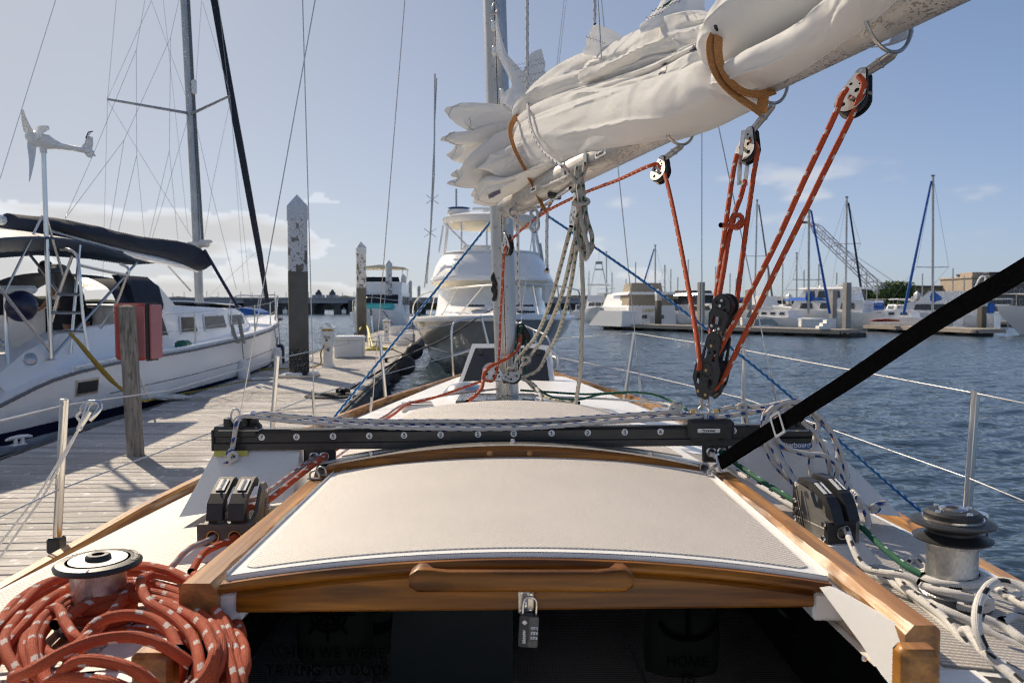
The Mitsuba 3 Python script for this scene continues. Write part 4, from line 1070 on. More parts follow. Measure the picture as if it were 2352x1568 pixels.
# ------------------------------------------------------------------ sail ties
def strap(key, q, w, label, m="strap_tan", t=.0012, up=None, cat_="strap"):
    P = crv([U(*p) for p in q], .012)
    return single(key, tube(P, 1.0, prof=np.array([(-w / 2, -t), (w / 2, -t), (w / 2, t), (-w / 2, t)]), up0=up if up is not None else np.cross(P[1] - P[0], P[0] - EYE)), m, label, cat_)


strap("sail_tie", [(1196, 262, 3.90), (1178, 280, 3.66), (1172, 302, 3.60), (1182, 342, 3.56), (1205, 388, 3.54), (1230, 438, 3.53), (1250, 480, 3.54), (1256, 484, 3.60), (1262, 472, 3.70), (1275, 450, 3.75)], .026, "narrow tan elastic sail tie near the mast, hooked over the red rope")
strap("sail_tie", [(1660, 62, 2.20), (1644, 82, 2.05), (1634, 110, 2.01), (1640, 152, 1.985), (1662, 192, 1.965), (1694, 222, 1.95), (1728, 245, 1.945), (1748, 260, 1.955)], .034, "wide tan sail tie around the sail at the middle boom ring")
strap("sail_tie", [(1658, 66, 2.18), (1650, 90, 2.02), (1652, 140, 1.99), (1675, 185, 1.96), (1705, 210, 1.95), (1745, 217, 1.96), (1778, 208, 1.99)], .022, "second tan tie strand running to the side of the middle boom ring")
strap("sail_tie", [(1754, 214, 1.97), (1752, 235, 1.96), (1748, 260, 1.957)], .026, "short tan strap end hanging through the middle boom ring")
single("tie_hook", tube(crv([U(1652, 68, 2.03), U(1646, 62, 2.03), U(1652, 55, 2.05), U(1660, 58, 2.07)], .004), .008, 8), "black_plastic", "black plastic hook at the top of the wide sail tie", "hook")

# ------------------------------------------------------------------ blocks
def block(name, label, cen, down, nrm, R=.031, L=.055, style="steel", rigid=True, top=None, gap=.010):
    down = unit(down); nrm = unit(np.asarray(nrm) - down * np.dot(nrm, down)); side = np.cross(nrm, down)
    k = thing(name, label, "pulley block", None)
    tear = sg.Point(0, 0).buffer(R).union(sg.Point(0, -L).buffer(R * .36)).convex_hull
    liner = tear.buffer(.0022)
    ch = tear
    for a in (.5, 2.1, 3.67, 5.2): ch = ch.difference(sg.Point(R * .58 * math.cos(a), R * .58 * math.sin(a)).buffer(R * .16))
    for a, b in ((-.010, -L * .55), (.010, -L * .55), (0, -L * .78)): ch = ch.difference(sg.Point(a * R / .031, b).buffer(R * .11))
    m = "steel_dull" if style == "steel" else "black_plastic"
    for s in (-1, 1):
        o = cen + nrm * s * gap
        part(k, "cheek", prism(ch, .0018, o - nrm * .0009 + nrm * s * .0028, side, down) if True else None, m, False)
        part(k, "liner", prism(liner, .0030, o - nrm * .0015, side, down), "black_plastic", False)
        part(k, "pin_head", lathe([(0, .003), (R * .14, .0025), (R * .17, 0)], o + nrm * s * .0036, nrm * s, 14), "steel", 40)
    part(k, "sheave", lathe([(0, -gap * .75), (R * .93, -gap * .75), (R * .80, -.003), (R * .80, .003), (R * .93, gap * .75), (0, gap * .75)], cen, nrm, 28), "black_plastic", 30)
    t0 = cen - down * (L + R * .1)
    part(k, "pin", cyl(t0 - nrm * gap * 1.25, t0 + nrm * gap * 1.25, R * .14, n=12), "steel", 40)
    if top is not None:
        d2 = unit(np.asarray(top) - t0); Ls = np.linalg.norm(np.asarray(top) - t0)
        for s in (-1, 1):
            part(k, "strap", tube([t0 + nrm * s * gap * .55, t0 + d2 * Ls * .6 + nrm * s * gap * .7, t0 + d2 * Ls * .95 + nrm * s * gap * .55], 1.0, prof=np.array([(-.0012, -.006), (.0012, -.006), (.0012, .006), (-.0012, .006)]) * R / .031, up0=nrm), "steel_dull", False)
        part(k, "shackle", tube(crv([t0 + d2 * Ls * .5 + nrm * gap * .6, t0 + d2 * Ls * .9 + nrm * gap * .8, t0 + d2 * (Ls + .004), t0 + d2 * Ls * .9 - nrm * gap * .8, t0 + d2 * Ls * .5 - nrm * gap * .6], .002), R * .10, 8), "steel_dull", 50)
        part(k, "shackle_pin", cyl(t0 + d2 * Ls * .55 - nrm * gap * 1.3, t0 + d2 * Ls * .55 + nrm * gap * 1.3, R * .12, n=10), "steel", 40)
    return k


cN = np.array([-.80, -.60, .05])
b1 = U(1516, 398, 2.43); b2 = U(1716, 348, 2.01); b3 = U(1958, 232, 1.64)
block("boom_block", "steel cheeked block hanging from the boom ring nearest the mast", b1, U(1508, 440, 2.40) - U(1530, 355, 2.43), cN, .029, .044, top=bails[0] + (0, 0, -.003))
kb = block("boom_block", "steel block with becket arms hanging from the middle boom ring", b2, U(1705, 410, 1.99) - U(1728, 310, 2.01), cN, .028, .052, top=bails[1] + (0, 0, -.003))
for s in (-1, 1):
    part(kb, "becket_arm", tube([b2 + unit(cN) * s * .015 + (.0, 0, .05), b2 + unit(cN) * s * .015 + (-.008, 0, -.03), b2 + unit(cN) * s * .011 + (-.012, 0, -.085)], 1.0, prof=np.array([(-.001, -.006), (.001, -.006), (.001, .006), (-.001, .006)]), up0=cN), "steel_dull", False)
part(kb, "becket_pin", cyl(b2 + (-.011, 0, -.078) - unit(cN) * .018, b2 + (-.011, 0, -.078) + unit(cN) * .018, .004, n=10), "steel", 40)
block("boom_block", "large steel block hanging from the boom ring nearest the camera", b3, U(1935, 290, 1.62) - U(1980, 180, 1.64), cN, .032, .060, top=bails[2] + (0, 0, -.003))
# lower double block on the traveler car
low = thing("ratchet_block", "black double ratchet block standing on the traveler car", "pulley block")
lc = U(1636, 845, 1.85)
ax = unit(U(1650, 770, 1.83) - U(1620, 910, 1.86)); ln = unit(np.array([-.78, -.62, -.1])); ln = unit(ln - ax * np.dot(ln, ax)); ls = np.cross(ax, ln)
body = sg.Polygon([(-.008, -.068), (.014, -.068), (.031, -.030), (.032, 0.0), (.020, .030), (.016, .075), (.009, .084), (-.007, .084), (-.014, .075), (-.018, .030), (-.030, 0), (-.031, -.030)]).buffer(.003)
for c, r in (((0, .055), .0035), ((0, .038), .003), ((0.006, .066), .002), ((-.006, .066), .002), ((.008, .046), .0018), ((-.008, .046), .0018)) + tuple(((.016 * math.cos(a), -.002 + .016 * math.sin(a)), .0018) for a in np.linspace(0, 2 * PI, 12, endpoint=False)) + tuple(((.010 * math.cos(a), -.024 + .009 * math.sin(a)), .0014) for a in np.linspace(0, 2 * PI, 8, endpoint=False)):
    body = body.difference(sg.Point(*c).buffer(r))
for c, w, h, r in (((-.018, -.028), .004, .012, .1), ((.018, -.032), .005, .010, -.3), ((.013, .034), .003, .012, .2), ((-.012, .034), .003, .012, -.2)):
    body = body.difference(sg.box(c[0] - w, c[1] - h, c[0] + w, c[1] + h).buffer(.001))
for s in (-1, 1):
    part(low, "cheek", prism(body, .005, lc + ln * (s * .019 - .0025), ls, ax), "black_plastic", False)
    for c in ((0, .055), (0, -.004), (-.010, -.058), (.012, -.060)):
        part(low, "rivet", lathe([(0, .002), (.0035, .0018), (.0042, 0)], lc + ls * c[0] + ax * c[1] + ln * s * .0215, ln * s, 10), "brass" if s > 0 else "steel", 30)
for cc, r in (((0, -.008), .033), ((0, .052), .017)):
    part(low, "sheave", lathe([(0, -.014), (r, -.014), (r * .85, 0), (r, .014), (0, .014)], lc + ls * cc[0] + ax * cc[1], ln, 26), "rubber", 30)
part(low, "cam_arm", tube(crv([lc + ls * .03 + ax * -.02, lc + ls * .036 + ax * -.045, lc + ls * .022 + ax * -.066], .004), .004, 8), "black_plastic", 40)
ub = block("ratchet_block", "small black block shackled on top of the double ratchet block", U(1664, 702, 1.82), -(U(1664, 690, 1.82) - U(1655, 745, 1.83)), (-.75, -.65, 0), .025, .010, "black", gap=.012)
uc = U(1661, 725, 1.825)
part(ub, "frame", prism(sg.Polygon([(-.020, -.030), (-.010, -.036), (.010, -.036), (.022, -.030), (.028, .0), (.020, .014), (-.020, .014), (-.026, 0)]).difference(sg.box(-.010, -.018, .012, -.004).buffer(.002)), .006, uc + ln * .014, ls, ax), "black_plastic", False)
part(ub, "lower_frame", prism(sg.Polygon([(-.018, -.030), (.018, -.030), (.022, .0), (-.022, 0)]), .006, uc - ln * .02, ls, ax), "black_plastic", False)
for c in ((-.010, -.026), (.010, -.028)): part(ub, "rivet", lathe([(0, .002), (.0035, .0018), (.0042, 0)], uc + ls * c[0] + ax * c[1] + ln * .0205, ln, 10), "steel", 30)
part(ub, "swivel", cat(cyl(U(1655, 752, 1.83), U(1652, 775, 1.835), .006), tube(crv([U(1640, 762, 1.82), U(1646, 756, 1.82), U(1664, 758, 1.83), U(1668, 768, 1.835), U(1660, 778, 1.835)], .003), .0035, 8)), "steel_dull", 50)
part(low, "shackle", cat(tube(crv([U(1612, 902, 1.86), U(1610, 922, 1.865), U(1617, 934, 1.87), U(1626, 928, 1.87), U(1626, 905, 1.86)], .003), .0032, 8), cyl(U(1608, 903, 1.855), U(1632, 901, 1.86), .0036)), "steel_dull", 50)

# mast foot blocks and the one under the gooseneck
mb1 = U(1128, 853, 4.08); mb2 = U(1165, 568, 4.02)
block("mast_block", "white cheeked block swung out left at the mast foot", mb1, np.array([-.055, 0, .035]), (.1, -1, .1), .046, .062, top=U(1160, 878, 4.12))
block("mast_block", "steel block under the gooseneck on the mast", mb2, (0, -.02, -1), (-.85, -.5, 0), .040, .05, top=U(1161, 535, 4.1))
mb3 = U(1178, 862, 4.07)
block("mast_block", "steel block with cleat lying right at the mast foot", mb3, unit(np.array([.9, -.1, .28])), (-.2, -1, .35), .040, .045, top=U(1160, 872, 4.12))
block("mast_block", "black block holding the red and green lines behind the mast", U(1199, 775, 4.25), (0.1, 0, -1), (-.4, -1, 0), .040, .06, "black", top=U(1196, 740, 4.3))
block("reef_block", "slim steel block hanging under the boom beside the tied up line", U(1322, 500, 2.93), (-.1, 0, -1), (-.93, -.3, 0), .034, .085, top=U(1327, 450, 2.95))

# ------------------------------------------------------------------ ropes
P = lambda *q: [U(*p) for p in q]
aft = U(1527, 404, 2.42)
rope("mainsheet", "red mainsheet with white flecks between the boom blocks, mast foot and left clutch", [
    P((1606, 850, 1.85), (1607, 830, 1.85), (1527, 402, 2.40), (1520, 390, 2.42), (1508, 377, 2.44), (1495, 380, 2.45), (1420, 413, 2.75), (1345, 442, 3.1), (1250, 489, 3.56), (1180, 545, 4.0), (1168, 560, 4.01), (1160, 570, 4.0), (1157, 600, 4.02), (1150, 720, 4.06), (1143, 842, 4.06), (1132, 874, 4.03), (1112, 874, 4.0), (1080, 884, 3.97), (1030, 902, 3.9), (978, 918, 3.75), (945, 925, 3.72), (905, 950, 3.3), (850, 985, 2.6), (800, 1012, 2.15), (747, 1047, 1.85), (690, 1090, 1.72), (602, 1158, 1.57)) + [oL + (-.0215, .06, .05), oL + (-.0215, .02, .019), oL + (-.022, -.012, .016)] + P((470, 1268, 1.345), (440, 1312, 1.28)),
    P((1629, 795, 1.84), (1683, 402, 1.98), (1688, 375, 1.995), (1693, 355, 2.0)),
    P((1711, 415, 1.985), (1702, 450, 1.97), (1688, 488, 1.95), (1680, 512, 1.93), (1690, 524, 1.925), (1704, 515, 1.93), (1702, 496, 1.935), (1690, 494, 1.94), (1682, 515, 1.94), (1675, 540, 1.93), (1662, 620, 1.88), (1650, 690, 1.84), (1648, 715, 1.83)),
    P((1655, 517, 1.90), (1672, 518, 1.915), (1690, 520, 1.915), (1700, 510, 1.925)),
    P((1722, 325, 2.0), (1735, 330, 1.995), (1739, 350, 1.99), (1731, 402, 1.965), (1705, 590, 1.90), (1688, 712, 1.83), (1682, 728, 1.83)),
    P((1944, 205, 1.63), (1932, 225, 1.62), (1925, 247, 1.62), (1845, 419, 1.68), (1780, 563, 1.74), (1690, 735, 1.80), (1650, 808, 1.835), (1640, 830, 1.84)),
    P((1972, 175, 1.62), (1984, 190, 1.61), (1982, 206, 1.61), (1880, 421, 1.67), (1780, 625, 1.745), (1685, 821, 1.82), (1652, 885, 1.835), (1640, 893, 1.84)),
], .0062, "rope_red", n=12)
rope("red_tail", "red rope tail looping round the mast foot block", [P((1196, 770, 4.22), (1190, 800, 4.15), (1165, 822, 4.08), (1125, 842, 4.02), (1112, 858, 4.0), (1108, 885, 3.95), (1095, 905, 3.85), (1072, 922, 3.7))], .0095, "rope_red")
rope("halyard", "grey and red flecked halyard running from the mast to the left clutch", [P((1140, 893, 4.2), (1040, 905, 4.0), (960, 920, 3.75), (930, 928, 3.70), (885, 955, 3.2), (820, 990, 2.5), (760, 1025, 2.05), (722, 1050, 1.85), (660, 1096, 1.70), (592, 1142, 1.57)) + [oL + (-.0615, .06, .05), oL + (-.0615, .02, .019), oL + (-.062, -.012, .016)] + P((432, 1262, 1.36), (388, 1308, 1.30))], .0052, "rope_red_fleck")
rope("traveler_line", "blue flecked white line in three parts along the track from the left cleat", [
    P((575, 955, TY - .02), (598, 950, TY), (700, 958, TY), (843, 966, TY), (1000, 967, TY), (1206, 966, TY), (1400, 955, TY), (1524, 946, TY), (1548, 942, TY), (1556, 934, TY), (1548, 928, TY), (1540, 936, TY), (1543, 950, TY), (1556, 948, TY), (1562, 935, TY), (1560, 925, TY)),
    P((535, 968, TY - .03), (560, 956, TY - .03), (640, 964, TY - .025), (789, 976, TY - .02), (910, 982, TY - .02), (1206, 983, TY - .02), (1417, 967, TY - .02), (1590, 958, TY - .02), (1608, 957, TY - .012), (1612, 953, TY + .003), (1600, 949, TY + .012), (1560, 953, TY + .01), (1450, 963, TY + .01), (1206, 974, TY + .005), (900, 976, TY), (700, 963, TY), (595, 955, TY + .02)),
    P((552, 962, TY - .025), (546, 966, TY - .04), (541, 985, TY - .045), (537, 1010, TY - .042), (533, 1030, TY - .04), (524, 1040, TY - .044), (524, 1052, TY - .05), (535, 1056, TY - .052), (543, 1046, TY - .05), (536, 1036, TY - .055), (526, 1044, TY - .058), (530, 1060, TY - .05), (516, 1066, TY - .045)),
], .0056, "rope_traveler", n=12)
rope("traveler_line", "short blue flecked white line knotted between the car and the right cleat", [
    P((1652, 942, TY), (1672, 936, TY), (1690, 934, TY), (1700, 930, TY - .01), (1708, 928, TY - .004), (1712, 938, TY - .008), (1702, 942, TY - .012), (1696, 934, TY - .008), (1706, 930, TY), (1725, 934, TY), (1768, 932, TY)),
    P((1704, 938, TY - .012), (1710, 950, TY - .012), (1714, 964, TY - .012), (1717, 972, TY - .012)),
    P((1640, 952, TY - .005), (1628, 957, TY - .012), (1640, 960, TY - .02), (1664, 956, TY - .02), (1720, 948, TY - .02), (1790, 938, TY - .02)),
], .0056, "rope_traveler", n=12)
coil = []
cx0, cy0 = 1800, 1000
rc = np.random.default_rng(5)
loops = [[(1800, 925), (1765, 935), (1752, 985), (1770, 1050), (1800, 1088), (1830, 1112)], [(1830, 1112), (1800, 1060), (1778, 1010), (1774, 960), (1790, 932), (1820, 926)],
         [(1820, 926), (1862, 940), (1905, 985), (1938, 1060), (1945, 1110), (1930, 1150), (1890, 1165), (1850, 1140)], [(1850, 1140), (1818, 1100), (1786, 1048), (1762, 1000), (1760, 955), (1785, 930), (1830, 921)],
         [(1830, 921), (1880, 955), (1915, 1005), (1925, 1060), (1915, 1110), (1895, 1135), (1870, 1110)], [(1870, 1110), (1862, 1060), (1872, 1005), (1880, 975), (1862, 950), (1830, 935), (1800, 938)],
         [(1800, 938), (1782, 970), (1786, 1010), (1810, 1030), (1850, 1042), (1892, 1046), (1918, 1062), (1938, 1095), (1952, 1120)], [(1952, 1120), (1975, 1150), (1992, 1185), (1994, 1206), (1980, 1216), (1960, 1210)],
         [(1842, 965), (1880, 1005), (1900, 1050), (1908, 1100), (1900, 1135)]]
cp_ = []
for i, l in enumerate(loops[:8]):
    for x, y in l[(0 if i == 0 else 1):]:
        cp_.append(U(x, y, 1.80 - .012 * (i % 4) - (.10 * (i == 7)) - .0006 * max(0, y - 1000)))
rope("rope_coil", "white rope with blue flecks coiled over the right traveler cleat", [cp_, [U(x, y, 1.775) for x, y in loops[8]], P((1955, 1158, 1.62), (1975, 1163, 1.60), (2000, 1166, 1.58), (2010, 1160, 1.575), (2018, 1166, 1.57), (2010, 1174, 1.57), (2002, 1166, 1.565), (2014, 1160, 1.565), (2030, 1155, 1.57))], .0060, "rope_traveler", "rope coil", n=12)
reef = lambda *q: P(*q)
rope("reef_line", "green flecked white rope in a tied hank under the boom, fanning to the mast foot", [
    P((1312, 520, 2.92), (1305, 545, 2.95), (1285, 620, 3.15), (1262, 700, 3.4), (1232, 770, 3.75), (1204, 806, 4.0), (1186, 828, 4.05), (1181, 846, 4.05)),
    P((1326, 530, 2.93), (1318, 560, 2.96), (1295, 660, 3.2), (1265, 740, 3.55), (1238, 790, 3.85), (1218, 818, 4.02), (1208, 836, 4.04)),
    P((1330, 532, 2.93), (1324, 570, 2.96), (1308, 670, 3.2), (1283, 760, 3.55), (1255, 815, 3.85), (1235, 850, 4.0), (1212, 862, 4.05), (1198, 866, 4.06)),
    P((1334, 540, 2.93), (1336, 600, 2.95), (1339, 680, 3.0), (1336, 760, 3.05), (1334, 840, 3.15), (1328, 890, 3.3), (1322, 926, 3.40)),
    P((1326, 384, 2.96), (1324, 400, 2.94), (1332, 430, 2.92), (1338, 460, 2.90), (1330, 470, 2.88), (1318, 466, 2.88), (1324, 458, 2.92), (1345, 458, 2.92), (1350, 466, 2.88), (1334, 472, 2.87), (1320, 468, 2.89)),
    P((1332, 384, 2.97), (1338, 420, 2.93), (1342, 470, 2.90), (1350, 510, 2.90), (1360, 545, 2.90), (1356, 568, 2.90), (1340, 580, 2.90), (1325, 560, 2.90), (1322, 520, 2.90), (1332, 470, 2.88), (1328, 430, 2.91), (1336, 400, 2.95)),
    P((1330, 470, 2.90), (1338, 520, 2.88), (1348, 560, 2.88), (1352, 580, 2.88), (1344, 596, 2.89), (1336, 580, 2.9), (1330, 520, 2.91), (1336, 470, 2.9)),
    P((1344, 470, 2.90), (1346, 520, 2.91), (1340, 570, 2.92), (1346, 590, 2.92), (1358, 574, 2.92), (1362, 560, 2.92)),
    P((1310, 400, 2.94), (1320, 415, 2.93), (1325, 430, 2.92), (1312, 440, 2.93)), P((1345, 375, 2.95), (1340, 400, 2.93), (1330, 418, 2.92), (1334, 440, 2.90), (1344, 462, 2.89)),
    P((1206, 838, 4.02), (1200, 826, 4.01), (1206, 818, 4.0), (1216, 822, 3.99), (1214, 834, 3.99), (1204, 834, 4.0), (1196, 846, 4.02), (1196, 858, 4.04)),
    P((1181, 846, 4.05), (1168, 846, 4.06), (1164, 862, 4.08), (1176, 872, 4.1), (1200, 868, 4.06), (1225, 890, 4.0), (1250, 910, 3.85), (1280, 920, 3.7), (1330, 925, 3.6)),
    P((1200, 870, 4.05), (1222, 880, 4.0), (1240, 905, 3.8), (1245, 922, 3.6)),
], .0085, "rope_green_fleck", n=10)
rope("outhaul_line", "blue flecked white line falling over the sail and knotted near the boom's mast end", [
    P((1211, -60, 3.7), (1211, 120, 3.7), (1212, 230, 3.68), (1214, 262, 3.50), (1222, 300, 3.38), (1246, 344, 3.24), (1275, 370, 3.10), (1298, 386, 3.02), (1306, 394, 3.06), (1302, 404, 3.12), (1260, 423, 3.35), (1200, 441, 3.72), (1190, 444, 3.80)),
    P((1190, 444, 3.8), (1182, 446, 3.8), (1178, 455, 3.8), (1192, 452, 3.78), (1196, 440, 3.80), (1186, 462, 3.78), (1182, 472, 3.78), (1172, 480, 3.78), (1170, 492, 3.78), (1178, 499, 3.78), (1188, 492, 3.78), (1184, 475, 3.78), (1194, 458, 3.78)),
    P((1176, 478, 3.76), (1186, 488, 3.77), (1189, 520, 3.8), (1190, 600, 3.85), (1194, 690, 3.95), (1196, 712, 3.98)),
    P((1178, 502, 3.9), (1220, 480, 3.75), (1246, 476, 3.65), (1240, 490, 3.62), (1232, 500, 3.62), (1222, 495, 3.64), (1220, 485, 3.66), (1230, 482, 3.66), (1236, 505, 3.6), (1236, 525, 3.6), (1226, 532, 3.6), (1217, 520, 3.62), (1222, 505, 3.62)),
    P((1257, 488, 3.58), (1256, 540, 3.60), (1256, 600, 3.62), (1256, 618, 3.62), (1252, 622, 3.62), (1256, 626, 3.61), (1260, 621, 3.61), (1256, 618, 3.60)),
    P((1244, 476, 3.62), (1290, 445, 3.3), (1310, 432, 3.12)),
], .0070, "rope_traveler", n=8)
rope("topping_lift", "white halyard with blue flecks running up from the sail flap beside the mast", [P((1366, 56, 2.9), (1367, -60, 2.95))], .0055, "rope_traveler")
rope("preventer_line", "bright blue rope running from behind the mast down to the left side deck", [P((1138, 495, 4.5), (1128, 508, 4.5), (1000, 668, 4.3), (880, 818, 4.15), (770, 955, 4.0), (690, 1055, 3.9))], .0070, "rope_blue")
rope("preventer_line", "bright blue rope running from behind the mast down to the right toe rail", [P((1255, 494, 4.6), (1420, 605, 4.3), (1580, 722, 4.05), (1780, 880, 3.8), (1960, 1040, 3.6), (2105, 1165, 3.5), (2150, 1200, 3.45))], .0070, "rope_blue")
rope("clutch_line", "green rope with white flecks led aft to the right clutch", [P((1196, 896, 4.1), (1260, 900, 4.0), (1350, 905, 3.9), (1440, 900, 3.82), (1500, 905, 3.75), (1545, 922, 3.68), (1590, 955, 2.9), (1620, 990, 2.2), (1657, 1037, 1.86), (1720, 1085, 1.72), (1800, 1135, 1.58), (1850, 1165, 1.52), (1940, 1195, 1.46), (1970, 1205, 1.44), (2020, 1250, 1.36), (2085, 1302, 1.28), (2120, 1320, 1.25)), P((1218, 880, 4.1), (1270, 912, 3.9), (1330, 917, 3.8), (1380, 905, 3.75), (1440, 902, 3.75)), P((1200, 745, 4.22), (1188, 785, 4.2), (1180, 815, 4.16), (1182, 845, 4.12)), P((1208, 780, 4.2), (1205, 830, 4.2), (1212, 870, 4.15))], .0055, "rope_green")
rope("clutch_line", "white rope with black flecks led aft to the right clutch and on to the winch", [
    P((1200, 905, 4.1), (1280, 912, 3.95), (1380, 915, 3.85), (1480, 922, 3.75), (1525, 926, 3.68), (1570, 960, 2.9), (1600, 1000, 2.2), (1634, 1040, 1.86), (1690, 1082, 1.74), (1760, 1125, 1.62), (1830, 1168, 1.52), (1900, 1200, 1.46), (1940, 1212, 1.42), (1952, 1240, 1.38), (1972, 1285, 1.33), (1992, 1306, 1.30), (2030, 1315, 1.27), (2075, 1320, 1.24), (2110, 1335, 1.22)),
], .0060, "rope_black_fleck", n=12)
wz = 1.50
wo = np.array([.700, 1.25, 0])
turns = [wo + np.array([.0435 * math.cos(a), .0435 * math.sin(a), 1.497 + .002 * a]) for a in np.linspace(-2.2, 2 * PI * 2.2, 50)]
def R3(*q): return [UZ(x, y, z) for x, y, z in q]
rope("winch_rope", "white rope with black flecks wound round the right winch and heaped beside it", [
    turns,
    R3((2130, 1310, 1.50), (2100, 1285, 1.505), (2078, 1300, 1.505), (2080, 1330, 1.505), (2110, 1365, 1.495), (2170, 1400, 1.495), (2240, 1430, 1.49), (2300, 1465, 1.48), (2400, 1510, 1.47)),
    R3((2060, 1320, 1.500), (2075, 1345, 1.500), (2120, 1380, 1.50), (2170, 1420, 1.495), (2220, 1480, 1.485), (2270, 1530, 1.47), (2330, 1590, 1.44), (2380, 1660, 1.40)),
    R3((1990, 1318, 1.487), (2050, 1340, 1.487), (2100, 1372, 1.49), (2150, 1415, 1.488), (2205, 1470, 1.48), (2240, 1520, 1.46), (2265, 1570, 1.42), (2280, 1640, 1.36)),
    R3((2120, 1345, 1.515), (2180, 1360, 1.52), (2240, 1372, 1.52), (2280, 1385, 1.515), (2262, 1398, 1.505), (2200, 1390, 1.50)),
    R3((2262, 1490, 1.52), (2247, 1455, 1.535), (2243, 1415, 1.55), (2256, 1365, 1.565), (2290, 1335, 1.575), (2330, 1340, 1.575), (2400, 1370, 1.57)),
    R3((2262, 1490, 1.515), (2280, 1512, 1.505), (2330, 1540, 1.50), (2400, 1580, 1.49)),
    R3((2262, 1420, 1.51), (2310, 1440, 1.505), (2352, 1470, 1.50), (2420, 1500, 1.49)),
    R3((2210, 1450, 1.505), (2220, 1445, 1.512), (2240, 1470, 1.51), (2262, 1500, 1.51), (2300, 1530, 1.505), (2400, 1620, 1.49)),
    R3((2290, 1350, 1.485), (2320, 1372, 1.485), (2340, 1362, 1.49), (2352, 1350, 1.49), (2400, 1340, 1.49)),
    R3((2245, 1330, 1.487), (2290, 1345, 1.485), (2320, 1370, 1.485), (2352, 1390, 1.485), (2420, 1420, 1.485)),
    R3((2300, 1425, 1.487), (2340, 1415, 1.486), (2380, 1430, 1.486)),
], .0062, "rope_black_fleck", "rope coil", n=12)

# big red coil over the left winch
def arcpts(cx, cy, rx_, ry_, a0, a1, z, n=14, rot=0.0, wob=0.0, seed=0):
    r = np.random.default_rng(seed); out = []
    for a in np.linspace(math.radians(a0), math.radians(a1), n):
        k = 1 + wob * r.normal()
        x, y = rx_ * k * math.cos(a), -ry_ * k * math.sin(a)
        out.append((cx + x * math.cos(rot) - y * math.sin(rot), cy + x * math.sin(rot) + y * math.cos(rot), z(a) if callable(z) else z))
    return out


def hump(z0, dz): return lambda a: z0 + dz * max(0, math.sin(a)) - .035 * max(0, -math.sin(a))


wl = np.array([-.598, 1.135, 0])
strands = []
for i, (cx, cy, rx_, ry_, a0, a1, z0) in enumerate([
    (285, 1470, 270, 155, -60, 250, 1.505), (285, 1480, 250, 145, -50, 235, 1.515), (288, 1490, 232, 150, -80, 200, 1.522), (295, 1495, 215, 140, -70, 210, 1.530),
    (300, 1500, 196, 128, -70, 150, 1.537), (270, 1480, 258, 140, 150, 260, 1.528), (300, 1510, 262, 150, -70, 60, 1.515), (310, 1500, 180, 120, -60, 70, 1.545), (285, 1465, 285, 160, 20, 250, 1.495), (290, 1490, 220, 142, 90, 240, 1.535), (296, 1505, 240, 140, -75, 120, 1.512), (292, 1496, 205, 132, 100, 260, 1.522), (305, 1520, 150, 100, -60, 230, 1.50), (300, 1530, 120, 80, -60, 240, 1.495)]):
    strands.append(R3(*arcpts(cx, cy, rx_, ry_, a0, a1, hump(z0, -.004), 16, 0.0, .012, i)))
strands += [
    R3((440, 1312, 1.50), (455, 1330, 1.52), (480, 1365, 1.528), (500, 1420, 1.528), (520, 1490, 1.522), (536, 1560, 1.51), (545, 1640, 1.49)),
    R3((345, 1320, 1.53), (325, 1330, 1.545), (326, 1352, 1.55), (345, 1385, 1.548), (400, 1420, 1.54), (440, 1460, 1.535), (458, 1520, 1.53), (462, 1600, 1.51)),
    R3((112, 1402, 1.535), (130, 1395, 1.54), (150, 1430, 1.54), (175, 1465, 1.535), (200, 1480, 1.53), (130, 1505, 1.52), (90, 1480, 1.51)),
    R3((300, 1345, 1.535), (285, 1370, 1.535), (255, 1410, 1.535), (215, 1450, 1.54), (180, 1480, 1.538), (150, 1500, 1.53)),
    R3((190, 1470, 1.535), (222, 1430, 1.55), (280, 1412, 1.555), (340, 1418, 1.552), (385, 1445, 1.545), (410, 1490, 1.535)),
    R3((30, 1555, 1.52), (80, 1535, 1.54), (140, 1500, 1.55), (220, 1470, 1.553), (310, 1462, 1.55), (380, 1485, 1.54), (440, 1525, 1.52)),
    R3((140, 1568, 1.51), (145, 1540, 1.535), (180, 1518, 1.545), (250, 1520, 1.545), (320, 1545, 1.535), (370, 1590, 1.51)),
    R3((90, 1590, 1.51), (120, 1562, 1.525), (190, 1560, 1.53), (260, 1570, 1.53), (330, 1600, 1.51)),
    R3((300, 1300, 1.51), (340, 1300, 1.53), (400, 1315, 1.535), (450, 1345, 1.535), (500, 1405, 1.53), (535, 1480, 1.52), (555, 1560, 1.505), (560, 1640, 1.48)),
    R3((-40, 1480, 1.50), (0, 1440, 1.51), (40, 1400, 1.52), (90, 1350, 1.525), (160, 1318, 1.52)),
    R3((-40, 1570, 1.50), (10, 1490, 1.52), (60, 1430, 1.53), (110, 1380, 1.535), (165, 1345, 1.53)),
]
strands.append([wl + np.array([.045 * math.cos(a), .045 * math.sin(a), 1.500 + .0022 * a]) for a in np.linspace(-1, 2 * PI * 2.4, 60)])
rope("red_coil", "thick red rope with white flecks coiled over and around the left winch", strands, .0071, "rope_red", "rope coil", n=14)

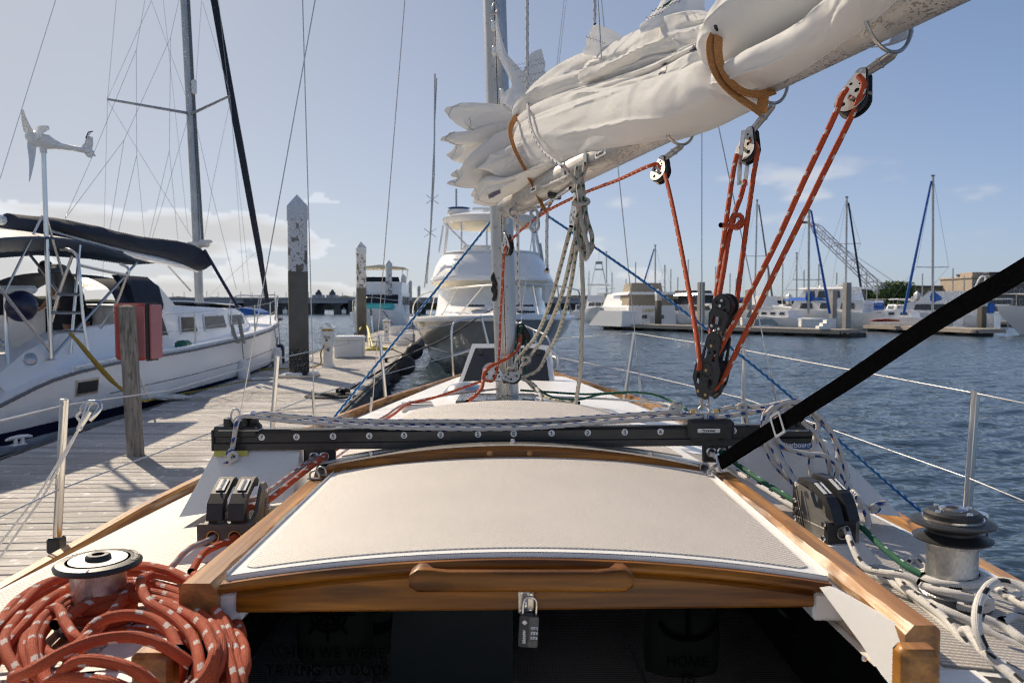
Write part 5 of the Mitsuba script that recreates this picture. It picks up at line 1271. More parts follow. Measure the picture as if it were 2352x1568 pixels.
# black strap with buckle
sp_ = [U(1655, 1062, 1.735), U(1790, 975, 1.60), U(1960, 866, 1.45), U(2150, 738, 1.30), U(2352, 618, 1.17), U(2700, 400, 1.0)]
Pq = crv(sp_, .02)
stp = thing("tie_down_strap", "long black webbing strap with a metal buckle slanting up to the right", "strap")
part(stp, "webbing", tube(Pq, 1.0, prof=np.array([(-.0165, -.0012), (.0165, -.0012), (.0165, .0012), (-.0165, .0012)]), up0=np.array([.25, -.1, 1])), "webbing", False)
a0 = unit(sp_[1] - sp_[0]); upv = unit(np.array([.25, -.1, 1]) - a0 * np.dot(np.array([.25, -.1, 1]), a0)); nv = np.cross(a0, upv)
if np.dot(nv, EYE - sp_[1]) < 0: nv = -nv
fr2 = rounded(.030, .050, .004).difference(rounded(.020, .038, .003))
part(stp, "buckle", prism(fr2, .0035, sp_[1] + nv * .0025, a0, np.cross(nv, a0)), "steel_dull", False)
part(stp, "lower_layer", tube(crv([sp_[0] + nv * .003, sp_[0] * .4 + sp_[1] * .6 + nv * .004, sp_[1] + nv * .003], .02), 1.0, prof=np.array([(-.0155, -.0010), (.0155, -.0010), (.0155, .0010), (-.0155, .0010)]), up0=upv), "webbing", False)
part(stp, "snap_hook", cat(tube(crv([sp_[0] + upv * .02, sp_[0] + upv * .021 - a0 * .006, sp_[0] - upv * .021 - a0 * .006, sp_[0] - upv * .02], .002), .0028, 8), tube(crv([sp_[0] - a0 * .006, sp_[0] - a0 * .028, sp_[0] - a0 * .040 - (0, 0, .004), sp_[0] - a0 * .036 - (0, 0, .014), sp_[0] - a0 * .024 - (0, 0, .012)], .002), .0035, 8)), "steel", 50)

# padlock
pk = thing("padlock", "small black combination padlock hanging from the steel hasp", "padlock")
pc = U(1214, 1446, 1.072)
Rp = ry(math.radians(3))
part(pk, "body", xf(prism(rounded(.0265, .043, .003), .012, (0, .006, 0), (1, 0, 0), (0, 0, 1)), Rp, pc), "black_plastic", False)
part(pk, "shackle", tube([pc + Rp @ np.array(q) for q in crv([(-.0088, 0, .0205), (-.0092, -.001, .034), (-.0072, -.002, .043), (0, -.003, .0475), (.0072, -.002, .043), (.0092, -.001, .034), (.0088, 0, .0205)], .002)], .0018, 8), "steel", 60)
part(pk, "bevel", xf(prism(rounded(.0125, .042, .002), .0015, (.0062, -.0060, 0), (1, 0, 0), (0, 0, 1)), Rp, pc), "clutch_grey", False)
for i in range(3):
    o = pc + Rp @ np.array([.0075, -.0075, .006 - .0068 * i])
    w_ = part(pk, "dial", cyl(o - Rp @ np.array([.0045, 0, 0]), o + Rp @ np.array([.0045, 0, 0]), .0021, n=10), "sticker_white", False)
    text_on(pk, "120"[i] + " " + "839"[i], .003, o + (0, -.0024, 0), Rp @ np.array([1, 0, 0]), (0, 0, 1), "ink", True, .0004)
text_on(pk, "Master", .0042, pc + Rp @ np.array([-.0062, -.0064, -.0065]), (0, 0, 1), (-1, 0, 0), "sticker_white", True, .0005)
part(pk, "emblem", xf(prism([(-.004, 0), (0, .0034), (.004, 0), (0, -.0034)], .0006, (-.0062, -.0062, .0128), (1, 0, 0), (0, 0, 1)), Rp, pc), "sticker_white", False)

# things down in the cabin
def pillow(c, w, h, lines, lab, motif):
    k = thing("pillow", lab, "pillow")
    gx_, gz_ = np.linspace(-1, 1, 21), np.linspace(-1, 1, 21)
    f = lambda a, b, s: (c[0] + a * w * (1 - .06 * b * b), c[1] - s * .055 * (1 - a ** 4) ** .5 * (1 - b ** 4) ** .5, c[2] + b * h * (1 - .06 * a * a))
    part(k, "cover", cat(grid(lambda a, b: f(a, b, 1), gx_, gz_), grid(lambda a, b: f(a, b, -1), gx_, gz_)), "cushion", 60)
    for i, s in enumerate(lines):
        text_on(k, s, .020, (c[0], c[1] - .060, c[2] - .028 - .034 * i), (1, 0, 0), (0, 0, 1), "dark_print", False, .001)
    if motif == "wheel":
        o = np.array([c[0], c[1] - .060, c[2] + .045])
        part(k, "wheel_print", cat(*[tube([o + (.034 * r * math.cos(a), 0, .034 * r * math.sin(a)) for a in np.linspace(0, 2 * PI, 30)], .003, 5) for r in (1, .7)], *[tube([o, o + (.052 * math.cos(a), 0, .052 * math.sin(a))], .003, 5) for a in np.arange(8) * PI / 4]), "dark_print", False)
    else:
        o = np.array([c[0], c[1] - .060, c[2] + .035])
        part(k, "anchor_print", cat(tube([o + (0, 0, -.02), o + (0, 0, .07)], .005, 5), tube([o + (.055 * math.cos(a), 0, .02 + .04 * math.sin(a)) for a in np.linspace(PI * 1.05, PI * 1.95, 16)], .005, 5)), "dark_print", False)


pillow(U(770, 1435, 1.55), .075, .075, ["WHEN WE WERE", "TRYING TO DOCK", "THE BOAT"], "dark canvas pillow with a ship's wheel and words about docking, left in the cabin", "wheel")
pillow(U(1565, 1455, 1.55), .075, .080, ["HOME", "IS", "WHERE THE", "ANCHOR DROPS"], "dark canvas pillow with an anchor and words about home, right in the cabin", "anchor")
tb = thing("tub", "small plastic tub standing beside the left pillow in the dark cabin", "tub")
part(tb, "pot", lathe([(0, -.05), (.034, -.05), (.040, .04), (.042, .045), (.038, .045), (.034, -.04), (0, -.04)], U(858, 1440, 1.6), n=24), "cushion", 40)
part(tb, "label_band", lathe([(.0365, -.01), (.0395, .025)], U(858, 1440, 1.6), n=24), "dark_print", 40)

rope("shock_cord", "black elastic cord bundled on the left side of the mast", [[U(1136, 626, 4.2), U(1131, 640, 4.18), U(1138, 652, 4.17), U(1131, 664, 4.17), U(1137, 676, 4.17), U(1133, 690, 4.18)], [U(1138, 640, 4.19), U(1134, 655, 4.17), U(1138, 672, 4.17), U(1135, 686, 4.18)]], .010, "rope_dark", "cord")
# ------------------------------------------------------------------ the sailing boat on the left side of the dock
mat("navy_canvas", lambda p, n, uv: C3(.016, .022, .038) * (.7 + .6 * fbm(p.x * 6, p.y * 6, p.z * 6)), .85)
mat("blue_canvas", lambda p, n, uv: C3(.015, .10, .34) * (.8 + .4 * fbm(p.x * 5, p.y * 5, p.z * 5)), .8)
mat("pale_navy", (.05, .075, .12), .6)
mat("navy_paint", (.012, .014, .045), .3)
mat("tinted_glass", (.014, .020, .030), .3, specular=.15)
scene["clear_vinyl"] = {"type": "thindielectric", "int_ior": 1.35}
mat("rub_grey", (.16, .16, .16), .6)
mat("skin", (.35, .17, .11), .6); mat("grey_shirt", (.21, .22, .23), .9); mat("dark_cloth", (.02, .022, .03), .9); mat("hair", (.02, .014, .01), .8)
mat("green_can", (.01, .11, .08), .5)
LS, LBW = np.array([-7.45, 7.6]), np.array([-7.35, 24.6])
LE = (LBW - LS) / np.linalg.norm(LBW - LS); LV = np.array([LE[1], -LE[0]])


def L(u, v, z): q = LS + LE * u + LV * v; return np.array([q[0], q[1], z])


lb = thing("sailing_boat", "white sailing boat with navy sail cover and canvas moored left of the dock", "sailboat")
hb = tab([-.6, .4, 1.5, 3, 6, 9, 11.5, 13.5, 15.3, 16.4, 17.0], [1.35, 1.55, 1.75, 1.88, 1.95, 1.88, 1.60, 1.18, .62, .26, .02])
hs = tab([-.6, .4, 1.0, 1.5, 2.0, 2.6, 3.4, 6, 9, 13, 17], [.42, .56, .78, .92, 1.04, 1.12, 1.17, 1.21, 1.29, 1.43, 1.62])
SEC = [(1.0, 1.0), (.995, .80), (.975, .55), (.93, .30), (.84, .10), (.62, -.14), (.2, -.34)]


def hull_rings(f):
    R = []
    for u in np.linspace(-.6, 17.0, 70):
        b, s = hb(u), hs(u); e = max(0, (u - 13) / 4)
        half = [(b * (w - (1 - w) * e * .8), s * h if h > 0 else h * (1 - .7 * e), u - e * (1 - h) * .9) for w, h in SEC]
        R.append([L(uu, v, z) for v, z, uu in half] + [L(uu, -v, z) for v, z, uu in half[::-1]])
    return R


Rg = hull_rings(None)
hk = part(lb, "hull", loft(Rg, closed=False, cap=False), "white_boat", 50)
part(lb, "transom", loft([Rg[0], [np.mean(Rg[0], 0)] * len(Rg[0])], closed=False, cap=False), "white_boat", False)
part(lb, "deck", grid(lambda u, t: L(u, t * (hb(u) - .01), hs(u) - .015 + .05 * (1 - t * t)), np.linspace(-.6, 16.9, 60), np.linspace(-1, 1, 9)), "white_boat", 30)


def hull_pt(u, z, out=.006, s=1):
    b, sh = hb(u), hs(u); e = max(0, (u - 13) / 4)
    hsv = np.array([x[1] for x in SEC])[::-1]; ws = np.array([x[0] for x in SEC])[::-1]
    w = np.interp(z / sh, hsv, ws); h = z / sh
    return L(u - e * (1 - h) * .9, s * (b * (w - (1 - w) * e * .8) + out), z)


for s in (1, -1):
    part(lb, "boot_stripe", grid(lambda u, z: hull_pt(u, z, .006, s), np.linspace(-.55, 16.6, 60), (.02, .2, .38, .50)), "navy_paint", 40)
    part(lb, "rub_rail", tube([hull_pt(u, hs(u) - .035, .012, s) for u in np.linspace(-.5, 16.7, 60)], .022, 8), "rub_grey", 60)
    part(lb, "toe_rail", tube([L(u, s * (hb(u) - .04), hs(u) + .02) for u in np.linspace(2.6, 16.7, 50)], .03, 8), "white_boat", 60)
part(lb, "cove_line", tube([hull_pt(u, hs(u) * .62, .004) for u in np.linspace(3.4, 12, 40)], .007, 6), "rub_grey", 60)
def rect_on_hull(u0, u1, z0, z1, m, name, fr=.03):
    k = part(lb, name, grid(lambda u, z: hull_pt(u, z, .012), np.linspace(u0 - fr, u1 + fr, 6), np.linspace(z0 - fr, z1 + fr, 4)), "steel_dull", 40)
    part(k, "pane", grid(lambda u, z: hull_pt(u, z, .018), np.linspace(u0, u1, 6), np.linspace(z0, z1, 4)), m, 40)


rect_on_hull(2.62, 3.05, .80, .95, "rubber", "port_light"); rect_on_hull(13.2, 13.45, .95, 1.10, "tinted_glass", "port_light", .02); rect_on_hull(14.4, 14.6, 1.12, 1.2, "ink", "port_light", .015)
# cabin trunk with windows
def trunk(us, ws, zs, name, m="white_boat", inset=.12, ztop=None):
    R = []
    for u, w, z in zip(us, ws, zs):
        d = hs(u)
        R.append([L(u, w + inset, d - .02), L(u, w + inset * .4, (d + z) / 2), L(u, w, z - .05), L(u, w - .07, z), L(u, 0, z + .05), L(u, -w + .07, z), L(u, -w, z - .05), L(u, -w - inset * .4, (d + z) / 2), L(u, -w - inset, d - .02)])
    return part(lb, name, loft(R, closed=False, cap=False), m, 40)


tw = tab([5.4, 8, 11, 12.4, 13.2], [1.28, 1.28, 1.0, .70, .45]); tz = tab([5.4, 8, 11, 12.0, 13.2], [1.92, 1.92, 1.86, 1.78, 1.46])
us = [5.4, 6, 7, 8, 9, 10, 11, 11.6, 12.0, 12.4, 12.8, 13.2]
ck = trunk(us, [tw(u) for u in us], [tz(u) for u in us], "cabin")
part(ck, "back_wall", plate([L(5.42, 1.38, 1.15), L(5.42, -1.38, 1.15), L(5.42, -1.2, 1.92), L(5.42, 1.2, 1.92)], .03), "white_boat", False)
def side_win(u0, u1, z0, z1, parent=ck, sl=.08):
    f = lambda u, z, o: L(u, tw(u) + .12 * (tz(u) - .05 - z) / (tz(u) - .05 - hs(u)) * .9 + o, z)
    k = part(parent, "window", plate([f(u0 - .05, z0 - .04, .012), f(u1 + .05, z0 - .04, .012), f(u1 + .05 - sl, z1 + .04, .012), f(u0 - .05 + sl, z1 + .04, .012)], .012), "white_plain", False)
    part(k, "pane", plate([f(u0, z0, .026), f(u1, z0, .026), f(u1 - sl, z1, .026), f(u0 + sl, z1, .026)], .006), "tinted_glass", False)


for u0, u1 in ((5.65, 6.35), (6.95, 7.65), (8.1, 9.6), (10.0, 11.3)): side_win(u0, u1, 1.43 + .02 * (u0 - 6), 1.72)
part(ck, "grab_rail", tube([L(u, 1.0 - .04 * max(0, u - 8), tz(u) + .10) for u in np.linspace(7, 11.6, 14)], .016, 6), "steel", 60)
for u in (8.2, 10.2): part(ck, "hatch", box(L(u, .1, 1.99), (.6, .55, .05), .015), "tinted_glass", False)
# cockpit coaming, seats
for s in (1, -1): part(lb, "coaming", loft([[L(u, s * (1.55 + .05), hs(u) - .02), L(u, s * 1.42, z), L(u, s * 1.2, z), L(u, s * 1.12, 1.0)] for u, z in ((1.6, 1.08), (2.2, 1.36), (3, 1.58), (4.5, 1.66), (5.5, 1.70))], closed=False, cap=False), "white_boat", 30)
part(lb, "helm_seat", cat(box(L(2.0, .2, 1.30), (1.6, .5, .10), .03), box(L(1.75, .2, 1.50), (1.5, .10, .35), .03)), "white_plain", 30)
part(lb, "striped_cushion", box(L(2.9, -.1, 1.50), (.5, .12, .42), .04), "white_plain", 30)
for i in range(3): part(lb + "__striped_cushion", "stripe", box(L(2.83, -.27 + .17 * i, 1.50), (.06, .05, .40), .01), "navy_canvas", False)
part(lb, "companion_door", box(L(5.37, .2, 1.55), (.75, .04, .7), .01), "tinted_glass", False)
# dodger with clear windows
dk = part(lb, "dodger", cat(grid(lambda u, a: L(u, .38 + 1.05 * math.cos(a), 1.70 + (.74 - .10 * max(0, u - 5.4)) * max(0, math.sin(a)) ** .55), np.linspace(4.5, 5.7, 8), np.linspace(0.02, PI - .02, 30)),
                            grid(lambda t, a: L(5.7 + .55 * t, .38 + (1.05 - .10 * t) * math.cos(a), 1.70 + (.70 * (1 - t) + .52 * t) * max(0, math.sin(a)) ** .55), np.linspace(0, 1, 5), np.concatenate([np.linspace(.02, .42, 6)])),
                            grid(lambda t, a: L(5.7 + .55 * t, .38 + (1.05 - .10 * t) * math.cos(a), 1.70 + (.70 * (1 - t) + .22 * t) * max(0, math.sin(a)) ** .55), np.linspace(0, 1, 5), np.linspace(PI - .42, PI - .02, 6))), "navy_canvas", 60)
part(dk, "side_curtain", loft([[L(u, 1.46, 1.70), L(u, 1.52, 1.95), L(u, 1.45, 2.25), L(u, 1.25, 2.42), L(u, 1.15, 2.42), L(u, 1.30, 2.2), L(u, 1.36, 1.9)] for u in (4.9, 5.2, 5.6, 5.9)]), "navy_canvas", 40)
part(dk, "front_frame", tube([L(6.2, .38 + .97 * math.cos(a), 1.80 + .52 * max(0, math.sin(a)) ** .55) for a in np.linspace(.02, PI - .02, 30)], .05, 8), "navy_canvas", 60)
for a, b in ((.42, 1.2), (1.25, 1.92), (1.97, 2.72)):
    part(dk, "clear_window", grid(lambda t, w: L(5.72 + .52 * t, .38 + (1.03 - .09 * t) * math.cos(w), 1.72 + (.68 * (1 - t) + .50 * t) * math.sin(w) ** .55), np.linspace(0, 1, 4), np.linspace(a, b, 8)), "clear_vinyl", 60)
part(dk, "clear_side", plate([L(5.9, 1.42, 1.72), L(6.7, 1.36, 1.95), L(6.0, 1.36, 2.3), L(5.9, 1.40, 2.3)], .004), "white_plain", False)
# bimini
bk_ = part(lb, "bimini", loft([[L(u, v, 2.82 + .16 * (1 - (v / 1.6) ** 2) - .05 * (u - 3) ** 2) for v in np.linspace(-1.6, 1.6, 14)] + [L(u, v, 2.79 + .16 * (1 - (v / 1.6) ** 2) - .05 * (u - 3) ** 2) for v in np.linspace(1.6, -1.6, 14)] for u in np.linspace(1.0, 4.9, 14)]), "pale_navy", 40)
part(bk_, "panel", grid(lambda u, v: L(u, v, 2.826 + .16 * (1 - (v / 1.6) ** 2) - .05 * (u - 3) ** 2), np.linspace(1.5, 4.3, 10), np.linspace(-1.3, 1.0, 10)), "white_boat", 40)
for u0, u1, v in ((2.6, 1.0, 1.6), (2.6, 4.8, 1.6), (2.6, 1.0, -1.6), (2.6, 4.8, -1.6), (3.0, 3.2, 1.6)):
    part(bk_, "bow", tube([L(u0, v * .97, 1.3), L(u1, v, 2.76 - .05 * (u1 - 3) ** 2)], .02, 8), "steel", 60)
# stern frame with rungs (boarding gate)
def PX(x, y, Y): return U(x, y, Y)
for q in ([(166, 588, 10.2), (140, 660, 10.2), (118, 740, 10.2)], [(140, 572, 10.3), (160, 574, 10.2), (176, 586, 10.15), (182, 620, 10.1), (190, 720, 10.1), (206, 828, 10.1)], [(180, 608, 10.1), (240, 622, 11.0), (292, 632, 11.6)], [(66, 582, 10.4), (100, 625, 10.4), (140, 680, 10.3)], [(292, 632, 11.6), (265, 700, 11.6), (205, 790, 11.6)], [(276, 606, 11.8), (296, 618, 11.8), (292, 640, 11.8)], [(12, 680, 9.6), (14, 760, 9.6), (20, 870, 9.5)], [(-20, 690, 9.5), (-10, 770, 9.5), (8, 790, 9.5)]):
    part(lb, "rail_tube", tube(crv([PX(*p) for p in q], .05), .020, 8), "steel", 60)
for y, a, b in ((676, 132, 188), (718, 118, 192), (762, 118, 196)):
    part(lb, "rung", tube([PX(a, y, 10.15), PX(b, y, 10.1)], .020, 8), "steel", 60)
part(lb, "covered_motor", trimesh.Trimesh(*xf(tri(trimesh.creation.icosphere(3)), np.diag([.19, .16, .19]), PX(48, 703, 9.7))), "navy_paint", True)
part(lb, "dash_pod", box(PX(40, 665, 10.2), (.45, .2, .10), .04), "white_plain", 30)
# mast, boom, cover, standing rigging
lm = part(lb, "mast", tube([PX(458, 694, 18.6), PX(447, 430, 18.6), PX(424, -10, 18.6), PX(404, -420, 18.6)], .098, 14), "mast_alloy", 60)
part(lm, "sail_track", tube([PX(466, 560, 18.55), PX(444, 200, 18.55), PX(433, -10, 18.55)], .03, 6), "rub_grey", 60)
part(lm, "radar_reflector", box(PX(446, 200, 18.5), (.10, .10, .32), .02), "white_plain", 30)
for q in ([(437, 261, 18.6), (247, 228, 16.9)], [(441, 261, 18.5), (527, 221, 17.9)]):
    part(lm, "spreader", tube([PX(*p) for p in q], np.array([.035, .025]), 8), "mast_alloy", 60)
part(lb, "boom", tube([PX(452, 618, 18.4), PX(250, 572, 14.7), PX(90, 527, 12.4), PX(-30, 497, 11.3)], .075, 12), "white_boat", 60)
def cover_ring(xt, yt, xb, yb, Y):
    a, b = PX(xt, yt, Y), PX(xb, yb, Y); c, h = (a + b) / 2, (a - b) / 2
    w = .17
    return [c + h * math.cos(t) * (1 if math.cos(t) > 0 else 1) + np.array([w * math.sin(t) * (1 - .35 * math.cos(t)), 0, 0]) for t in np.linspace(0, 2 * PI, 20, endpoint=False)]


cov = [(18, 489, 22, 528, 11.6), (60, 494, 62, 532, 12.1), (110, 497, 112, 527, 12.6), (160, 506, 160, 540, 13.2), (215, 518, 215, 555, 14.0), (260, 530, 258, 566, 14.7), (310, 541, 306, 578, 15.5), (350, 546, 346, 588, 16.3), (400, 552, 396, 602, 17.2), (440, 560, 436, 618, 18.0), (462, 574, 460, 622, 18.35), (470, 590, 468, 614, 18.5)]
Rc = [cover_ring(*c) for c in cov]
Rc = [np.stack([np.interp(t, range(len(Rc)), [r[j][k] for r in Rc]) for j in range(20) for k in range(3)]).reshape(20, 3) for t in np.linspace(0, len(Rc) - 1, 60)]
Rc = np.array(Rc); Rc += ((meshkit.fbm(Rc * np.array([3, 1.2, 5.0]), 3, 9) - .5) * .10)[..., None] * np.array([1, 0, .5])
sc_ = part(lb, "sail_cover", loft(Rc), "navy_canvas", 60)
part(lb, "cover_skirt", loft([[PX(x, y0, Y) + np.array([dx, 0, 0]) for dx, y0 in ((-.10, y), (.10, y), (.07, y + h), (-.07, y + h))] for x, y, h, Y in ((66, 524, 14, 12.1), (130, 540, 24, 12.9), (220, 566, 30, 14.2), (300, 584, 24, 15.6), (370, 600, 4, 17))]), "navy_canvas", 30)
part(lb, "sail_tack", cat(box(PX(455, 562, 18.45), (.5, .25, .12), .05), box(PX(472, 555, 18.4), (.3, .12, .08), .03)), "sail_cloth", 40)
part(lb, "furled_jib", tube([PX(614, 694, 24.0), PX(596, 580, 23.4), PX(560, 380, 22.4), PX(527, 200, 21.6), PX(490, -10, 20.8), PX(430, -360, 19.6)], np.array([.06, .085, .095, .095, .09, .08]), 12), "navy_canvas", 60)
wires = [[(128, 0, 12), (0, 411, 11)], [(267, 0, 17.3), (247, 227, 16.9), (242, 421, 16.9), (236, 640, 16.8)], [(349, 0, 17.8), (247, 227, 16.9)], [(333, 0, 17.5), (313, 115, 16.5)], [(313, 115, 16.5), (212, 360, 14.5), (150, 500, 13.1)], [(313, 115, 16.5), (314, 357, 16), (272, 532, 14.9)], [(314, 357, 16), (332, 545, 16)],
         [(411, 0, 18), (392, 84, 17.5)], [(392, 86, 17.5), (285, 322, 15), (150, 502, 13.1)], [(285, 322, 15), (252, 528, 14.6)], [(392, 86, 17.5), (389, 346, 17), (343, 545, 16.2)], [(389, 346, 17), (409, 555, 17.4)], [(349, 5, 17.8), (432, 236, 18.5)], [(375, 0, 18), (420, 421, 18.4), (432, 535, 18.4)], [(247, 231, 16.9), (363, 421, 17.6), (440, 545, 18.4)],
         [(434, 264, 18.5), (388, 421, 17.4), (350, 545, 16.4)], [(448, 274, 18.5), (481, 421, 17.5), (543, 665, 16.5)], [(465, 5, 18.5), (529, 219, 17.9)], [(463, 0, 18.5), (449, 210, 18.5)], [(502, 0, 20.8), (548, 421, 22), (577, 690, 23)], [(529, 231, 17.9), (489, 421, 17.8), (470, 545, 18.2)], [(529, 225, 17.9), (560, 650, 17.6)], [(592, 575, 23.2), (480, 680, 18.7)]]
for q in wires: part(lb, "stay_wire", tube([PX(*p) for p in q], .0042, 5), "wire", 60)
part(lb, "vang", tube([PX(470, 575, 18.3), PX(548, 710, 17.6)], .035, 8), "navy_paint", 60)
part(lb, "mainsheet_tackle", tube([PX(385, 610, 17), PX(438, 668, 18)], .02, 6), "rope_white", 60)
# guard rail stanchions, pulpit, deck gear
gr_u = [6.3, 8.2, 10.0, 12.0, 13.8, 15.2]
for u in gr_u: part(lb, "stanchion", tube([L(u, hb(u) - .06, hs(u)), L(u, hb(u) - .06, hs(u) + .62)], .014, 6), "steel", 60)
for dz in (.60, .32): part(lb, "guard_wire", tube([L(u, hb(u) - .06, hs(u) + dz) for u in [4.2] + gr_u + [16.0]], .005, 5), "wire", 60)
for s in (1, -1):
    part(lb, "pulpit", tube(crv([L(14.9, s * .66, hs(15)), L(15.2, s * .64, hs(15) + .6), L(16.4, s * .30, 2.22), L(17.1, 0, 2.26)], .1), .018, 8), "steel", 60)
    part(lb, "pulpit_leg", tube([L(16.2, s * .30, hs(16)), L(16.5, s * .28, 2.20)], .016, 8), "steel", 60)
part(lb, "bow_anchor", cat(box(L(17.0, 0, 1.62), (.12, .6, .08), .02), box(L(17.35, 0, 1.50), (.30, .28, .10), .04)), "rub_grey", 30)
part(lb, "hose_cleat", lathe([(0, .05), (.07, .04), (.08, 0)], PX(69, 825, 9.4), (.6, -.7, .3), 14), "steel_dull", 40)
for q in ([(440, 775), (447, 805), (455, 815)], [(548, 730), (556, 770), (560, 790)], [(532, 745), (540, 775), (548, 790)]):
    part(lb, "hanging_rope", cat(*[tube(crv([PX(x + dx, y, 15.4) for x, y in q] + [PX(q[0][0] + dx + 2, q[0][1] + 16, 15.4)], .04), .014, 6) for dx in (-2, 0, 2, 3)]), "rope_green_fleck", 60, kind="stuff")
single("fuel_can", box(PX(421, 792, 13.9), (.22, .3, .16), .05), "green_can", "green plastic can on the side deck of the left sailing boat", "can")
dtarp = single("dinghy_cover", loft([[PX(x, y, 20.5) + np.array([0, d, 0]) for d, y in ((-.5, 722), (-.35, yt), (.4, yt - 1), (.6, 722))] for x, yt in ((512, 716), (530, 708), (560, 706), (590, 710), (608, 718))]), "blue_canvas", "bright blue cover over a dinghy on the bow of the left boat", "cover", 40)
for i, (u, z) in enumerate(((8.6, .55), (12.3, .60), (13.8, .62))):
    c = hull_pt(u, z, .13)
    k = thing("boat_fender", ("white fender hanging beside the dock amidships of the left boat", "white fender hanging under the blue cover of the left boat", "navy capped fender hanging near the left boat's bow")[i], "fender")
    part(k, "bumper", lathe([(0, -.3), (.09, -.27), (.12, -.18), (.12, .18), (.09, .27), (0, .3)], c, n=16), "white_plain" if i < 2 else "navy_paint", 50)
    part(k, "line", tube([c + (0, 0, .3), L(u, hb(u), hs(u) + .05)], .008, 5), "rope_dark", 60)

# wind generator on its pole
wg = thing("wind_turbine", "small white wind generator with tail fin on a steel pole of the left boat", "wind turbine")
WY = 10.1
part(wg, "pole", tube([PX(118, 825, WY), PX(107, 560, WY), PX(100, 340, WY)], .028, 12), "steel", 60)
part(wg, "pole_flange", lathe([(0, .02), (.06, .015), (.07, 0)], PX(118, 826, WY), n=16), "steel", 40)
for q in ([(97, 496, WY), (11, 672, 9.7)], [(108, 505, WY), (146, 636, 10.4)]):
    part(wg, "brace", tube([PX(*p) for p in q], .016, 8), "steel", 60)
nx = [(62, 318, 14), (66, 316, 24), (78, 318, 34), (92, 322, 36), (108, 326, 34), (118, 330, 26), (140, 336, 15), (170, 341, 12), (198, 346, 14), (214, 350, 8)]
pl_, rr2 = np.array([PX(x, y, WY) for x, y, _ in nx]), np.array([r / 2 * WY / FPX for _, _, r in nx])
part(wg, "nacelle", tube(pl_, rr2, 14), "white_plain", 60)
part(wg, "collar", cyl(PX(100, 352, WY), PX(99, 332, WY), .042), "white_plain", 40)
part(wg, "tail_fin", prism([(0, 0), (.06, .035), (.10, .09), (.125, .165), (.15, .185), (.20, .18), (.205, .10), (.19, .03), (.235, -.05), (.215, -.055), (.12, -.03)], .014, PX(178, 342, WY), unit(PX(215, 349, WY) - PX(178, 342, WY)), (0, 0, 1)), "white_plain", False)
part(wg, "lower_fin", prism([(0, 0), (.10, -.01), (.085, -.05), (.03, -.045)], .012, PX(195, 352, WY), (1, 0, -.15), (0, 0, 1)), "white_plain", False)
part(wg, "fin_emblem", cat(tube([PX(197, 318, WY - .03), PX(203, 304, WY - .03), PX(213, 302, WY - .03)], .008, 5), tube([PX(203, 312, WY - .03), PX(208, 304, WY - .03)], .005, 5)), "ink", 40, label="small black figure on the tail fin")
hubp = PX(72, 314, WY)
for tipx, tipy, ww in ((52, 252, .10), (113, 293, .11), (67, 415, .04)):
    tip = PX(tipx, tipy, WY - .25); d = tip - hubp; sd = unit(np.cross(d, (0, 1, 0)))
    m = grid(lambda t, w: hubp + d * t + sd * (w * (ww * (1.15 - t) * (.5 + 1.2 * min(t * 5, 1)) * .55)) + np.array([0, .05 * w * (1 - t), 0]) + sd * .02 * math.sin(t * 3), np.linspace(.04, 1, 12), (-1, 0, 1), .012)
    part(wg, "blade", m, "white_plain", 40)
part(wg, "hub", lathe([(0, .08), (.04, .06), (.06, 0), (.06, -.03)], hubp, unit(PX(62, 318, WY) - PX(92, 322, WY)), 18), "white_plain", 60)


# ------------------------------------------------------------------ a person, as one continuous figure
import manifold3d as m3


def blob(bones, length=.03, it=6):
    tot = None
    for a, ra, b, rb in bones:
        s = []
        for c, r in ((a, ra), (b, rb)):
            ic = trimesh.creation.icosphere(2, r); s.append(ic.vertices + np.asarray(c, float))
        q = trimesh.convex.convex_hull(np.vstack(s))
        mm = m3.Manifold(m3.Mesh(np.array(q.vertices, np.float32), np.array(q.faces, np.uint32)))
        tot = mm if tot is None else tot + mm
    tot = tot.refine_to_length(length); q = tot.to_mesh()
    t = trimesh.Trimesh(np.array(q.vert_properties[:, :3], float), np.array(q.tri_verts), process=True)
    trimesh.smoothing.filter_taubin(t, iterations=it)
    return np.array(t.vertices), np.array(t.faces)


ps = thing("person", "person in grey t-shirt and dark shorts bending forward under the dodger of the left boat", "person")
po = PX(163, 690, 12.6)
X_ = lambda a, b, c: po + np.array([a, b, c])
hipL, hipR = X_(.0, -.09, .06), X_(.02, .10, .06); chest = X_(-.16, 0, .42); neck = X_(-.30, 0, .50); head = X_(-.37, 0, .50)
sL, sR = X_(-.20, -.18, .44), X_(-.18, .18, .44); eL, eR = X_(-.14, -.24, .14), X_(-.10, .24, .14); wL, wR = X_(-.30, -.20, -.06), X_(-.28, .18, -.06)
kL_, kR_ = X_(-.02, -.10, -.38), X_(.16, .12, -.36); fL, fR = X_(.02, -.10, -.80), X_(.20, .12, -.78)
bones = [(hipL, .11, hipR, .11), (hipL, .11, chest, .13), (hipR, .11, chest, .13), (chest, .14, neck, .07), (neck, .055, head, .06), (sL, .065, chest, .11), (sR, .065, chest, .11), (sL, .055, eL, .042), (sR, .055, eR, .042), (eL, .040, wL, .028), (eR, .040, wR, .028), (hipL, .09, kL_, .06), (hipR, .09, kR_, .06), (kL_, .055, fL, .04), (kR_, .055, fR, .04), (fL, .04, fL + (-.18, 0, -.02), .03), (fR, .04, fR + (-.18, 0, -.02), .03)]
